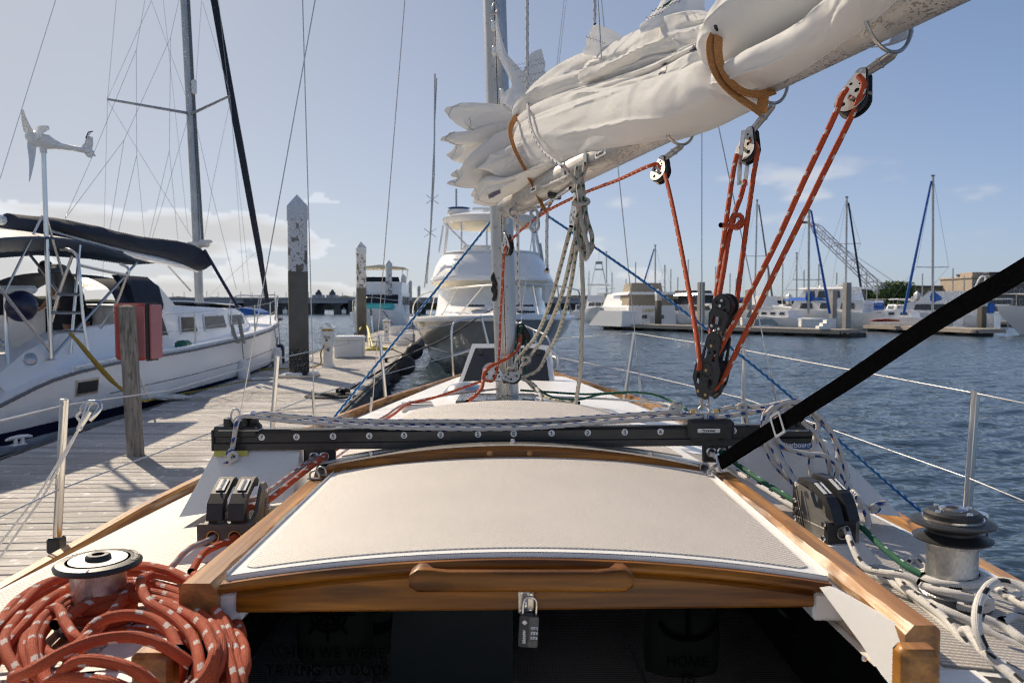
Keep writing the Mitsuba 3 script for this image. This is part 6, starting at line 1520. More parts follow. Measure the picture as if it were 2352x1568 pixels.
for wr, dr_ in ((wL, -1), (wR, 1)):
    bones.append((wr, .028, wr + (-.05, 0, -.05), .030))
    for i in range(4): bones.append((wr + (-.05, -.024 + .016 * i, -.05), .010, wr + (-.10, -.026 + .018 * i, -.10), .008))
    bones.append((wr + (-.02, .03 * dr_, -.03), .010, wr + (-.07, .045 * dr_, -.05), .008))
part(ps, "body", blob(bones, .022), "skin", True)
part(ps, "head", blob([(head + (-.02, 0, .02), .085, head + (-.06, 0, -.02), .075), (head + (-.10, 0, -.03), .03, head + (-.13, 0, -.03), .014), (head + (-.06, -.085, 0), .018, head + (-.06, -.09, .02), .015), (head + (-.06, .085, 0), .018, head + (-.06, .09, .02), .015)], .018), "skin", True)
part(ps, "hair", blob([(head + (.0, 0, .045), .088, head + (-.03, 0, .055), .082)], .02), "hair", True)
part(ps, "shirt", blob([(hipL, .125, hipR, .125), (hipL, .125, chest, .15), (hipR, .125, chest, .15), (chest, .155, neck, .078), (sL, .075, chest, .12), (sR, .075, chest, .12), (sL, .068, sL * .5 + eL * .5, .06), (sR, .068, sR * .5 + eR * .5, .06)], .03), "grey_shirt", True)
part(ps, "shorts", blob([(hipL + (0, 0, -.02), .13, hipR + (0, 0, -.02), .13), (hipL, .115, kL_ * .85 + hipL * .15, .085), (hipR, .115, kR_ * .85 + hipR * .15, .085)], .03), "dark_cloth", True)
# ------------------------------------------------------------------ piles and gear on the dock
def pile_white(zt):
    def fn(p, n, uv):
        f = fbm(p.x * 9 + p.y * 9, p.z * 7, 3, 4)
        g = fbm(p.x * 26 + p.y * 26, p.z * 22, 9, 3)
        low = smoothstep(zt + 1.5, zt - .4, p.z)
        fl = smoothstep(.60, .64, f) * (.6 + .4 * low) + smoothstep(.66, .70, g) * low
        return mix(lerp3((.58, .57, .56), (.68, .67, .66), noise(p.x * 3, p.y * 3, p.z)), C3(.13, .115, .095), dr.clip(fl, 0, 1))
    return fn


mat("pile_paint", pile_white(2.9), .6)
mat("cap_white", (.62, .63, .65), .45)
mat("barnacle", lambda p, n, uv: lerp3((.035, .033, .03), (.30, .28, .25), smoothstep(.66, .80, noise(p.x * 60, p.y * 60, p.z * 45))), .9)
mat("hose_yellow", (.42, .36, .06), .5)
mat("amber", (.42, .29, .03), .4)


def pile(x, Y, half, ytop, ywhite, label, base_z=-1.0, rot=.30, cone=True, group=None, wrap=True):
    c = U(x, 700, Y); ztop = U(x, ytop, Y)[2]; zw = U(x, ywhite, Y)[2]
    k = thing("dock_pile", label, "piling", group)
    sq = lambda h: rounded(2 * h, 2 * h, h * .14, 2)
    ex, ey = rz(rot) @ np.array([1, 0, 0]), rz(rot) @ np.array([0, 1, 0])
    zb = zw if wrap else ztop
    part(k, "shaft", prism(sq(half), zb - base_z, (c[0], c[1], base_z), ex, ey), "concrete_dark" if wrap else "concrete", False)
    if wrap:
        capz = ztop - half * 1.9
        part(k, "painted_top", prism(sq(half * .985), capz - zw, (c[0], c[1], zw), ex, ey), "pile_paint", False)
        cv = [np.array([c[0], c[1], 0]) + h * (a * ex + b * ey) + np.array([0, 0, z]) for z, h in ((capz - half * .75, half * 1.06), (capz + half * .6, half * 1.06), (ztop, .004)) for a, b in ((-1, -1), (1, -1), (1, 1), (-1, 1))]
        part(k, "cap", hull(np.array(cv)), "cap_white", False)
    return k, c


k1, c1 = pile(685, 16.6, .197, 447, 624, "tall square pile with white top, nearest on the dock")
part(k1, "barnacles", prism(rounded(.40, .40, .03), .62, (c1[0], c1[1], .42), rz(.3) @ np.array([1, 0, 0]), rz(.3) @ np.array([0, 1, 0])), "barnacle", False)
for dx, dy, a in ((-.02, -.32, 0), (.30, -.02, 1.3)):
    part(k1, "roller", cyl(np.array([c1[0] + dx - .16 * math.cos(a + .05), c1[1] + dy - .16 * math.sin(a), .52]), np.array([c1[0] + dx + .16 * math.cos(a + .05), c1[1] + dy + .16 * math.sin(a), .52]), .045, n=14), "white_plain", 40)
part(k1, "guide_frame", prism(rounded(.74, .74, .05).difference(sg.box(-.24, -.24, .24, .24)), .05, (c1[0], c1[1], .455), rz(.05) @ np.array([1, 0, 0]), rz(.05) @ np.array([0, 1, 0])), "steel_dull", False)
pile(830, 33, .19, 555, 661, "second white topped pile along the dock, in front of the flybridge yacht")
pile(893.5, 52, .19, 597, 678, "third white topped pile, overlapping the flybridge yacht's right side")
pile(927, 72, .19, 629, 687, "fourth white topped pile between the two motor yachts")
pile(942, 88, .19, 643, 690, "fifth white topped pile, close right of the fourth")
pile(962, 104, .19, 655, 693, "farthest small white topped pile, just left of the sportfishing yacht")


def on_dock(x, y): return UZ(x, y, DZ)


def pedestal(x, y, h, label):
    o = on_dock(x, y); k = thing("power_pedestal", label, "power pedestal")
    s = h / 1.0
    part(k, "column", loft([[o + np.array([a * w * s, b * w * s, z * s]) for a, b in ((-1, -1), (1, -1), (1, 1), (-1, 1))] for z, w in ((0, .13), (.05, .11), (.10, .095), (.52, .085))]), "white_plain", False)
    part(k, "head", box(o + (0, 0, .68 * s), (.28 * s, .28 * s, .33 * s), .015), "white_plain", False)
    part(k, "amber_ring", box(o + (0, 0, .87 * s), (.24 * s, .24 * s, .05 * s), .01), "amber", False)
    part(k, "lid", loft([[o + np.array([a * w * s, b * w * s, z * s]) for a, b in ((-1, -1), (1, -1), (1, 1), (-1, 1))] for z, w in ((.89, .17), (.92, .17), (1.0, .05), (1.04, .045))]), "white_plain", False)
    part(k, "meter", lathe([(0, .01), (.03, .01), (.035, 0)], o + (0, -.142 * s, .63 * s), (0, -1, 0), 14), "rub_grey", 40)
    part(k, "socket_panel", box(o + (.02, -.098 * s, .42 * s), (.07, .03, .10), .008), "rub_grey", False)
    return k, o


pk1, po1 = pedestal(754, 842, 1.03, "white power pedestal with yellow ring and slip number beside the big dock box")
text_on(pk1, "28 E", .055, po1 + (0.01, -.147, .72), (1, 0, 0), (0, 0, 1), "ink", True, .002)
part(pk1, "power_cable", tube(crv([po1 + (-.05, -.12, .55), po1 + (-.13, -.2, .35), po1 + (-.12, -.25, .10), po1 + (-.3, -.35, .02), po1 + (-1.1, -1.0, .02), po1 + (-2.2, -2.2, .02)], .05), .018, 8), "rope_yellow", 60)
pedestal(888, 783, .92, "small white power pedestal farther down the dock, beside the tub")


def dock_box(c, s, rot, label, m="white_plain"):
    k = thing("dock_box", label, "storage box"); R = rz(rot)
    part(k, "chest", box(np.array(c) + (0, 0, s[2] * .40), (s[0], s[1], s[2] * .8), .03, R), m, False)
    part(k, "lid", box(np.array(c) + (0, 0, s[2] * .89), (s[0] * 1.05, s[1] * 1.07, s[2] * .18), .04, R), m, False)
    part(k, "latch", box(np.array(c) + R @ np.array([0, -s[1] * .51, s[2] * .72]), (.06, .03, .08), .008, R), "steel_dull", False)
    return k


dock_box(on_dock(792, 822) + (0.05, .5, 0), (.80, .95, .62), .12, "large white dock box with a lid beside the first power pedestal")
dock_box(on_dock(826, 768) + (0, .3, 0), (.25, .3, .62), .1, "narrow white upright box at the foot of the second pile")
k = thing("tub", "open white plastic tub on the dock by the small pedestal", "tub")
tc = on_dock(913, 770)
part(k, "pot", lathe([(0, 0), (.34, 0), (.42, .40), (.46, .42), (.46, .45), (.40, .45), (.32, .05), (0, .05)], tc, n=24), "white_plain", 40)
st = thing("dock_steps", "low white steps on the dock edge in front of the sportfishing yacht", "steps"); sc0 = on_dock(931, 793)
part(st, "lower_step", box(sc0 + (0, 0, .11), (.62, .5, .22), .02), "white_plain", False)
part(st, "upper_step", box(sc0 + (.02, .28, .21), (.60, .3, .42), .02), "white_plain", False)
hz_ = []
for i in range(9):
    r = .36 - .02 * i
    hz_ += [on_dock(866, 803) + np.array([r * 1.5 * math.cos(a), r * 1.6 * math.sin(a), .03 + .022 * (i % 3)]) for a in np.linspace(0, 2 * PI, 18, endpoint=False)]
single("garden_hose", cat(tube(hz_, .02, 7), tube(crv([on_dock(850, 800), on_dock(846, 790) + (0, 0, .5), on_dock(838, 780) + (0, 0, .75), on_dock(826, 786) + (0, 0, .5)], .05), .035, 8), tube(crv([on_dock(858, 802), on_dock(850, 796) + (0, 0, .4), on_dock(846, 790) + (0, 0, .62)], .05), .03, 8)), "hose_yellow", "yellow hose coiled on the dock behind the dock box", "hose", 60)


def cleat(o, label, s=1.0, rot=.0, m="steel_dull", n="dock_cleat"):
    R = rz(rot); k = thing(n, label, "cleat")
    part(k, "horn", tube([o + R @ np.array(q) * s for q in ((-.15, 0, .075), (-.10, 0, .085), (0, 0, .09), (.10, 0, .085), (.15, 0, .075))], np.array([.012, .02, .024, .02, .012]) * s, 8), m, 50)
    part(k, "base", cat(box(o + R @ np.array([-.04, 0, .04]) * s, (.03 * s, .04 * s, .08 * s), .006, R), box(o + R @ np.array([.04, 0, .04]) * s, (.03 * s, .04 * s, .08 * s), .006, R), box(o + (0, 0, .006), (.16 * s, .06 * s, .012), .003, R)), m, False)
    return k


cleat(on_dock(44, 1022), "white mooring cleat on the dock's left edge beside the sailing boat's stern", 1.0, 1.2, "white_plain")
cleat(on_dock(852, 862), "steel mooring cleat midway along the dock's right edge", 1.1, 1.4)
cleat(on_dock(887, 832), "dark cleat farther along the dock's right edge", 1.1, 1.4, "rubber")
cc = on_dock(788, 908)
cleat(cc, "black cleat wrapped in rope on the dock's right edge, nearest the bow", 1.1, 1.4, "rubber")
sp_r = [on_dock(758, 911) + np.array([(.06 + .0011 * i) * math.cos(i * .35) * 1.9, (.06 + .0011 * i) * math.sin(i * .35) * 1.5, .012]) for i in range(0, 150)]
rope("dock_line", "black rope spiralled flat on the dock by the wrapped cleat", [sp_r, [cc + np.array([.10 * math.cos(a * 1.0), .10 * math.sin(2 * a), .06 + .003 * a]) for a in np.linspace(0, 18, 70)]], .016, "rope_dark")
rope("dock_line", "black mooring line slanting from the sportfishing yacht's bow to the dock", [[U(1138, 708, 21), U(1120, 716, 20.5), U(1020, 778, 16.5), U(912, 829, 13.5), cc + (.1, .1, .1)]], .018, "rope_dark")
rope("dock_line", "thin dark line from the sportfishing yacht to the far cleat", [[U(945, 700, 24), U(948, 790, 23.5), on_dock(887, 832) + (0, 0, .08)]], .012, "rope_dark")
rw_ = np.random.default_rng(8); wp = []
for i in range(60):
    a = i * 1.9 + rw_.normal(0, .4); r = .28 * rw_.uniform(.3, 1.0)
    wp.append(on_dock(384, 918) + np.array([r * 1.5 * math.cos(a), r * .9 * math.sin(a), .02 + .05 * rw_.random()]))
rope("dock_line", "tangled white rope lying in a heap on the dock by the left boat", [wp], .014, "rope_white")
rope("dock_line", "white rope leading from the left boat's quarter down to the heap on the dock", [[U(262, 832, 9.8), U(330, 866, 10.2), U(400, 892, 10.6), U(470, 918, 11.0), on_dock(365, 918)]] if False else [[U(300, 838, 10.3), U(318, 862, 10.3), U(330, 890, 10.4), on_dock(345, 920)]], .014, "rope_white")
rope("shore_cable", "yellow power cable drooping from the left boat and running along the dock", [[U(160, 765, 9.6), U(185, 790, 9.6), U(215, 825, 9.6), U(245, 858, 9.7), U(275, 890, 9.9), U(310, 912, 10.2), on_dock(345, 922) + (0, .2, .02), on_dock(415, 905), on_dock(480, 893), on_dock(560, 877), on_dock(640, 866)], [U(165, 768, 9.65), U(200, 812, 9.65), U(250, 870, 9.75), U(300, 905, 10.2)]], .020, "rope_yellow", "cable")
rope("dock_line", "second white rope heap near the base of the first pile", [[on_dock(600, 872) + np.array([.3 * math.cos(i * 2.1) * rw_.uniform(.3, 1), .3 * math.sin(i * 2.1) * rw_.uniform(.3, 1), .03]) for i in range(24)]], .012, "rope_white")
rope("bow_line", "black mooring line dropping from the left boat's bow to the dock", [[L(16.6, .25, 1.6), U(631, 800, 22), on_dock(626, 842)]], .014, "rope_dark")
for x, y, Y, r, lab in ((931, 839, 15.6, .20, "black round fender hanging off the dock's right edge, nearest"), (952, 806, 20.5, .22, "black round fender by the sportfishing yacht's hull")):
    k = thing("ball_fender", lab, "fender"); o = U(x, y, Y)
    part(k, "ball", lathe([(r * math.sin(t), -r * math.cos(t)) for t in np.linspace(0, PI, 16)], o, n=24), "rubber", 60)
    part(k, "line", tube([o + (0, 0, r), o + (-.25, 0, r + .12)], .01, 6), "rope_dark", 60)

# fire extinguisher cabinet on its post
mat("red_cabinet", lambda p, n, uv: lerp3((.36, .035, .03), (.44, .07, .06), fbm(p.x * 4, p.y * 4, p.z * 4)), .4)
mat("red_faded", (.42, .16, .16), .5)
mat("post_wood", wood((.15, .135, .115), (.34, .31, .275), 2), .85, bump=grainbump(2), bscale=.002)
fp = thing("fire_cabinet_post", "red fire extinguisher cabinet mounted on a weathered wooden post on the dock", "fire extinguisher cabinet")
fb = on_dock(312, 1046); ft = U(291, 700, 7.95)
ax2 = unit(ft - fb); pw = .068
R2 = rz(.25)
part(fp, "post", loft([[fb + ax2 * t + R2 @ np.array([a * pw, b * pw, 0]) for a, b in ((-1, -1), (1, -1), (1, 1), (-1, 1))] for t in (-.4, 1.40, np.linalg.norm(ft - fb) - .02)] + [[ft + R2 @ np.array([a * pw * .35, b * pw * .35, 0]) for a, b in ((-1, -1), (1, -1), (1, 1), (-1, 1))]]), "post_wood", False)
fc = U(310, 762, 8.10)
part(fp, "cabinet", box(fc + (-.055, .10, 0), (.345, .20, .585), .035, rz(-.12)), "red_cabinet", 30)
part(fp, "door", box(fc + (.150, .14, 0), (.035, .20, .56), .01, rz(-.12)), "red_faded", 30)
part(fp, "door_seal", box(fc + (.128, .10, 0), (.012, .215, .60), .005, rz(-.12)), "ink", False)
part(fp, "back_panel", box(fc + (.055, -.008, 0), (.11, .012, .52), .004, rz(-.12)), "red_faded", False)
# ------------------------------------------------------------------ sportfishing yacht ahead
mat("grey_hull", lambda p, n, uv: C3(.27, .275, .27) * (.95 + .1 * fbm(p.x, p.y, p.z)), .10, clearcoat=1.0, bump=lambda p, n, uv: fbm(p.x * 3, p.y * 3, p.z * 5, 3), bscale=.004, beps=4e-3)
mat("cream", (.62, .56, .42), .5)
mat("bottom_paint", (.10, .05, .04), .8)
sf = thing("sportfishing_yacht", "large grey hulled sportfishing yacht seen bow on behind the mast", "motor yacht")
SC = tab([19.4, 24, 34], [-.30, -.58, -1.1])
swd = tab([19.4, 19.8, 20.5, 21.5, 22.8, 24.5, 27, 34], [.05, .50, 1.08, 1.66, 2.16, 2.50, 2.62, 2.55])
szd = tab([19.4, 22, 26, 34], [1.66, 1.60, 1.54, 1.36])
R = []
for Y in np.concatenate([np.linspace(19.4, 22, 14), np.linspace(22.4, 34, 16)]):
    w, z, c = swd(Y), szd(Y), SC(Y); k = np.clip((Y - 19.4) / 9, 0, 1); Yo = 1.3 * (1 - k)
    half = [(w, z), (w * (.97 - .12 * (1 - k)), z * .72), (w * (.88 - .38 * (1 - k)), z * .36), (w * (.82 - .50 * (1 - k)), .08), (w * (.6 - .4 * (1 - k)), -.3), (0.02, -.55)]
    R.append([(c + a, Y + Yo * (1 - max(b, 0) / z) ** 1.3, b) for a, b in half] + [(c - a, Y + Yo * (1 - max(b, 0) / z) ** 1.3, b) for a, b in half[::-1]])
part(sf, "hull", loft(R, closed=False, cap=False), "grey_hull", 60)
for s in (1, -1):
    part(sf, "rub_rail", tube([(SC(Y) + s * (swd(Y) + .01), Y, szd(Y) - .02) for Y in np.concatenate([np.linspace(19.4, 22, 12), np.linspace(22.4, 33.8, 14)])], 1.0, prof=np.array([(-.05, -.09), (.03, -.09), (.06, -.02), (.05, .05), (-.05, .05)]), up0=(s, 0, 0)), "white_boat", 50)
    part(sf, "spray_rail", tube([R[i][2 if s > 0 else -3] for i in range(4, 28)], .03, 6), "grey_hull", 50)
part(sf, "deck", grid(lambda Y, t: (SC(Y) + t * swd(Y) * .99, Y, szd(Y) + .01 + .10 * (1 - t * t)), np.concatenate([np.linspace(19.45, 22, 12), np.linspace(22.4, 33.8, 14)]), np.linspace(-1, 1, 9)), "white_boat", 40)


def oval(w, f, b, z, c=None, p=.62, n=40):
    out = []
    for t in np.linspace(0, 2 * PI, n, endpoint=False):
        x = np.sign(math.cos(t)) * abs(math.cos(t)) ** p * w; y = math.sin(t)
        Y = (f + b) / 2 - np.sign(y) * abs(y) ** .75 * (b - f) / 2
        out.append(((SC(Y) if c is None else c) + x, Y, z + 0))
    return out


part(sf, "trunk_cabin", loft([oval(1.80, 21.3, 33, 1.52), oval(1.78, 21.5, 33, 1.66), oval(1.66, 22.1, 33, 1.86), oval(1.60, 22.5, 33, 1.92)]), "white_boat", 28)
part(sf, "deckhouse", loft([oval(1.86, 22.9, 33, 1.60, p=.5), oval(1.80, 23.3, 33, 2.0, p=.5), oval(1.76, 23.7, 33, 2.52, p=.5), oval(1.76, 23.7, 33, 2.60, p=.5)]), "white_boat", 28)
part(sf, "brow", loft([oval(1.78, 23.6, 31, 2.52, p=.5), oval(1.93, 23.1, 31, 2.63, p=.5), oval(1.96, 23.0, 31, 2.66, p=.5)]), "cream", 28)
part(sf, "brow_edge", loft([oval(1.97, 22.98, 31, 2.66, p=.5), oval(1.99, 22.95, 31, 2.72, p=.5), oval(1.97, 22.98, 31, 2.80, p=.5)]), "white_boat", 28)
part(sf, "flybridge", loft([oval(1.92, 23.1, 30, 2.80, p=.5), oval(1.82, 23.35, 30, 3.15, p=.5), oval(1.66, 23.85, 30, 3.46, p=.5), oval(1.60, 24.0, 30, 3.52, p=.5)]), "white_boat", 28)
part(sf, "fly_rail", loft([oval(1.62, 23.95, 30, 3.52, p=.5), oval(1.64, 23.92, 30, 3.56, p=.5), oval(1.56, 24.1, 30, 3.60, p=.5)]), "white_boat", 28)
part(sf, "console", box((-.75, 25.2, 3.68), (1.7, .6, .26), .08), "white_boat", 30)
for x in (-1.0, .35): part(sf, "deck_light", box((x, 22.0, 1.93), (.5, .3, .05), .02), "tinted_glass", 30)
part(sf, "hardtop", loft([oval(1.38, 24.3, 28.2, 4.52), oval(1.55, 24.1, 28.4, 4.60), oval(1.58, 24.0, 28.5, 4.68), oval(1.45, 24.3, 28.2, 4.76)]), "white_boat", 50)
part(sf, "ceiling_panel", loft([oval(1.34, 24.4, 28.0, 4.515), oval(1.20, 24.7, 27.6, 4.50)]), "cream", 40)
for x, y, x2, y2 in ((1008, 580, 1018, 518), (1060, 575, 1060, 512), (1118, 573, 1118, 510), (1190, 573, 1185, 512), (1238, 582, 1226, 520), (1080, 572, 1024, 514)):
    part(sf, "top_post", tube([U(x, y, 24.4), U(x2, y2, 24.5)], .028, 8), "white_boat", 60)
for x0, x1 in ((1012, 1058), (1062, 1116), (1122, 1186), (1190, 1234)):
    part(sf, "clear_panel", plate([U(x0, 577, 24.42), U(x1, 577, 24.42), U(x1, 518, 24.42), U(x0, 518, 24.42)], .006), "clear_vinyl", False)
for s in (-1, 1):
    part(sf, "mast_tube", tube([U(1125 + s * 105, 600, 25.5), U(1125 + s * 95, 500, 25.5)], .05, 8), "white_boat", 60)
rl = [U(946, 722, 26.0), U(950, 700, 25.5), U(962, 682, 24.8), U(1000, 668, 23.2), U(1060, 660, 21.4), U(1120, 655, 20.2), U(1176, 652, 19.3), U(1236, 654, 20.4), U(1290, 658, 22.4), U(1318, 664, 23.8), U(1330, 672, 24.6), U(1333, 718, 25.0)]
part(sf, "bow_rail", tube(crv(rl, .1), .022, 8), "steel", 60)
for x, y, Y, x2, y2 in ((986, 735, 24.3, 1000, 668), (1008, 737, 23, 1050, 661), (1045, 737, 21.6, 1110, 656), (1240, 735, 21.0, 1225, 654), (1290, 733, 22.6, 1280, 658), (1312, 732, 23.6, 1306, 661)):
    part(sf, "rail_post", tube([U(x, y, Y), U(x2, y2, Y - .8)], .018, 8), "steel", 60)
part(sf, "fore_hatch", box(U(1208, 716, 21.5), (.5, .5, .05), .02), "tinted_glass", False)
part(sf, "life_raft", box(U(1258, 668, 24.2), (.36, .4, .75), .12), "white_plain", 40)
part(sf, "raft_cover", lathe([(0, .14), (.25, .13), (.36, .08), (.36, 0), (.30, -.05)], U(1054, 489, 25), n=24), "white_plain", 50)
part(sf, "raft_lid", lathe([(0, .03), (.30, .02), (.36, 0)], U(1054, 485, 25) + (0, 0, .09), n=24), "blue_canvas", 50)
part(sf, "radar", cat(box(U(1112, 480, 25), (.75, .10, .09), .03), lathe([(.14, 0), (.10, .12), (.05, .14)], U(1116, 492, 25), n=16)), "white_plain", 30)
for q, r in (([(980, 652, 24.5), (990, 520, 24.5), (997, 402, 24.5), (999, 170, 24.6)], .024), ([(975, 660, 24.6), (988, 540, 24.6), (1003, 180, 24.7)], .014), ([(1048, 484, 25.4), (1048, 434, 25.4)], .03), ([(1244, 600, 25.5), (1226, 500, 25.5)], .03), ([(1240, 560, 25), (1252, 640, 24.6)], .05)):
    part(sf, "outrigger" if r != .03 else "antenna", tube([U(*p) for p in q], r, 8), "mast_alloy" if r != .014 else "rub_grey", 60)
for x, y in ((993, 458), (988, 535)):
    part(sf, "spreader", cat(tube([U(x - 14, y - 10, 24.5), U(x + 14, y + 10, 24.5)], .010, 5), tube([U(x - 14, y + 10, 24.5), U(x + 14, y - 10, 24.5)], .010, 5)), "wire", 60)

# flybridge yacht beyond the second pile
fy = thing("flybridge_yacht", "white flybridge motor yacht with tan top moored beyond the second pile", "motor yacht")
FO = U(858, 762, 49)


def FX(a, b, z): q = rz(.05) @ np.array([a, b, 0]); return np.array([FO[0] + q[0], FO[1] + q[1], z])


R = []
for b, w, z in ((-1.2, .06, 1.75), (-.6, .65, 1.68), (.4, 1.25, 1.58), (2, 1.75, 1.45), (4, 1.95, 1.35), (11, 1.9, 1.2)):
    k = max(0, (1 - (b + 1.2) / 5)); half = [(w, z, 0), (w * .92, z * .6, .3 * k), (w * (.85 - .35 * k), .1, 1.1 * k), (w * .5, -.3, 1.4 * k)]
    R.append([FX(a, b + d, c) for a, c, d in half] + [FX(-a, b + d, c) for a, c, d in half[::-1]])
part(fy, "hull", loft(R, closed=False, cap=False), "white_boat", 50)
part(fy, "deck", hull(np.array([r[0] for r in R] + [r[-1] for r in R]) - (0, 0, .08)), "white_boat", False)
part(fy, "boot_stripe", loft([[FX(s * w * 1.01, b, z) for z in (.0, .16)] for s, w, b in ((1, 1.62, 6), (1, 1.50, 2.2), (1, .8, .8), (-1, .8, .8), (-1, 1.50, 2.2), (-1, 1.62, 6))], closed=False, cap=False), "navy_paint", False)
part(fy, "deckhouse", hull(np.array([FX(a, b, z) for a in (-1.5, 1.5) for b, z in ((2.2, 1.3), (2.2, 1.9), (9, 1.3), (9, 2.75), (3.1, 2.75))])), "white_boat", False)
for a0, a1 in ((-1.3, -.45), (-.4, .4), (.45, 1.3)):
    part(fy, "windshield", plate([FX(a0, 2.35, 2.02), FX(a1, 2.35, 2.02), FX(a1 * .97, 2.9, 2.6), FX(a0 * .97, 2.9, 2.6)], .03), "tinted_glass", False)
for b0 in (3.4, 5.2, 7.0): part(fy, "window", plate([FX(1.52, b0, 1.95), FX(1.52, b0 + 1.5, 1.95), FX(1.52, b0 + 1.5, 2.5), FX(1.52, b0 + .2, 2.5)], .02), "tinted_glass", False)
part(fy, "flybridge", hull(np.array([FX(a, b, z) for a in (-1.45, 1.45) for b, z in ((3.0, 2.75), (3.6, 3.45), (8.5, 2.75), (8.5, 3.45))])), "white_boat", False)
part(fy, "fly_screen", plate([FX(-1.3, 3.62, 3.46), FX(1.3, 3.62, 3.46), FX(1.2, 3.9, 3.78), FX(-1.2, 3.9, 3.78)], .02), "tinted_glass", False)
part(fy, "tan_top", hull(np.array([FX(a, b, z) for a, z in ((-1.6, 4.42), (1.6, 4.42), (0, 4.6)) for b in (3.8, 8)])), "cream", 30)
for a in (-1.5, 1.5):
    for b in (3.9, 7.8): part(fy, "top_post", tube([FX(a * .9, b, 3.4), FX(a, b, 4.42)], .025, 6), "steel", 60)
part(fy, "bow_rail", tube(crv([FX(-1.7, 3, 1.45), FX(-1.65, 2.6, 2.1), FX(-1.1, .4, 2.25), FX(0, -1.3, 2.4), FX(1.1, .4, 2.25), FX(1.65, 2.6, 2.1), FX(1.7, 3, 1.45)], .2), .022, 6), "steel", 60)
mat("teal_canvas", (.06, .36, .38), .8)
part(fy, "teal_cover", box(FX(0, 1.7, 1.85), (2.2, 1.0, .4), .12, rz(.05)), "teal_canvas", 30)
part(fy, "mooring_line", tube([FX(.6, -.4, 1.65), FX(1.5, -2, .6)], .025, 6), "rope_dark", 60)
# ------------------------------------------------------------------ the far side of the basin: docks, boats, shore
mat("far_wood", lambda p, n, uv: lerp3((.24, .21, .17), (.40, .36, .31), fbm(p.x * 1.2, p.y * 1.2, p.z * 9, 3)), .85)
mat("far_glass", (.03, .04, .05), .12, clearcoat=.8)
mat("beige_curtain", (.30, .25, .185), .8)
mat("grey_cover", (.22, .26, .26), .8)
mat("red_canoe", (.30, .03, .025), .4)
mat("gold_paint", (.55, .38, .10), .4)
mat("bright_blue", (.012, .10, .40), .7)


def far_dock(x0, y0, x1, y1, depth, name="floating_dock"):
    a, b = UZ(x0, y0, .45), UZ(x1, y1, .45); e = unit(b - a); n = np.array([-e[1], e[0], 0]) * (1 if -e[1] * 0 + e[0] > 0 else -1)
    L_ = np.linalg.norm(b - a); k = struct(name, plate([a - (0, 0, .12), b - (0, 0, .12), b + n * depth - (0, 0, .12), a + n * depth - (0, 0, .12)], .10), "far_wood", False)
    part(k, "edge_board", plate([a - n * .04 + (0, 0, -.24), b - n * .04 + (0, 0, -.24), b - n * .04 + (0, 0, .0), a - n * .04 + (0, 0, .0)], .06), "far_wood", False)
    part(k, "edge_board", plate([b + e * .04 + (0, 0, -.24), b + e * .04 + n * depth + (0, 0, -.24), b + e * .04 + n * depth, b + e * .04], .06), "far_wood", False)
    part(k, "deck_board", cat(*[hull(np.array([a + e * (t + s) + n * d + (0, 0, z) for s in (.01, .22) for d in (0, depth) for z in (-.02, .015)])) for t in np.arange(0, L_ - .23, .23)]), "far_wood", False, kind="stuff")
    part(k, "floats", cat(*[box(a + e * t + n * (depth / 2) - (0, 0, .38), (1.2, depth * .9, .42), .05, rz(math.atan2(e[1], e[0]))) for t in np.arange(.8, L_, 2.2)]), "rubber", False, kind="stuff")
    return k


far_dock(1378, 743, 1930, 758, 2.2)
far_dock(1985, 746, 2245, 756, 2.0)
far_dock(1700, 738, 2420, 739, 2.0)


def rot(o, ang):
    c, s = math.cos(ang), math.sin(ang)
    return lambda u, v, z: np.array([o[0] + c * u - s * v, o[1] + s * u + c * v, z])


def bhull(f, L_, B, fb, fs, rake=.16, flare=.25):
    R = []
    for t in np.linspace(0, 1, 22):
        w = B / 2 * (1 - max(0, (t - .45) / .55) ** 2.2) + .02; w *= .86 + .14 * min(1, t * 5)
        s = fs + (fb - fs) * t ** 1.6; k = max(0, (t - .5) * 2)
        half = [(w, s, 0), (w * (1 - flare * .35 * k), s * .6, .3 * k), (w * (.93 - flare * 1.3 * k), .05, 1), (w * .5, -.25, 1.1)]
        R.append([f(t * L_ - rake * L_ * k * d * .9, v, z) for v, z, d in half] + [f(t * L_ - rake * L_ * k * d * .9, -v, z) for v, z, d in half[::-1]])
    return R


def slab(f, u0, u1, w, z0, z1, s0=.0, s1=.0, tin=.92):
    return hull(np.array([f(u, v, z) for u, z, ww in ((u0, z0, w), (u1, z0, w), (u0 + s0, z1, w * tin), (u1 - s1, z1, w * tin)) for v in (-ww, ww)]))


def boat(name, label, cat_, o, ang, L_, B, fb, fs, hullm="white_boat", stripe=None, group=None):
    k = thing(name, label, cat_, group); f = rot(o, ang); R = bhull(f, L_, B, fb, fs)
    part(k, "hull", loft(R, closed=False, cap=False), hullm, 40)
    part(k, "transom", plate([R[0][0], R[0][2], R[0][5], R[0][7]], .05), hullm, False)
    part(k, "deck", loft([[r[0] * .98 + r[-1] * .02 - (0, 0, .05), r[0] * .5 + r[-1] * .5 + (0, 0, .02), r[0] * .02 + r[-1] * .98 - (0, 0, .05)] for r in R], closed=False, cap=False), "white_boat", 30)
    if stripe: part(k, "stripe", loft([[r[0] + (r[0] - r[-1]) * .006 - (0, 0, .10), r[0] + (r[0] - r[-1]) * .006 - (0, 0, .22)] for r in R] + [[r[-1] + (r[-1] - r[0]) * .006 - (0, 0, .10), r[-1] + (r[-1] - r[0]) * .006 - (0, 0, .22)] for r in R[::-1]], closed=False, cap=False), stripe, 40)
    return k, f, R


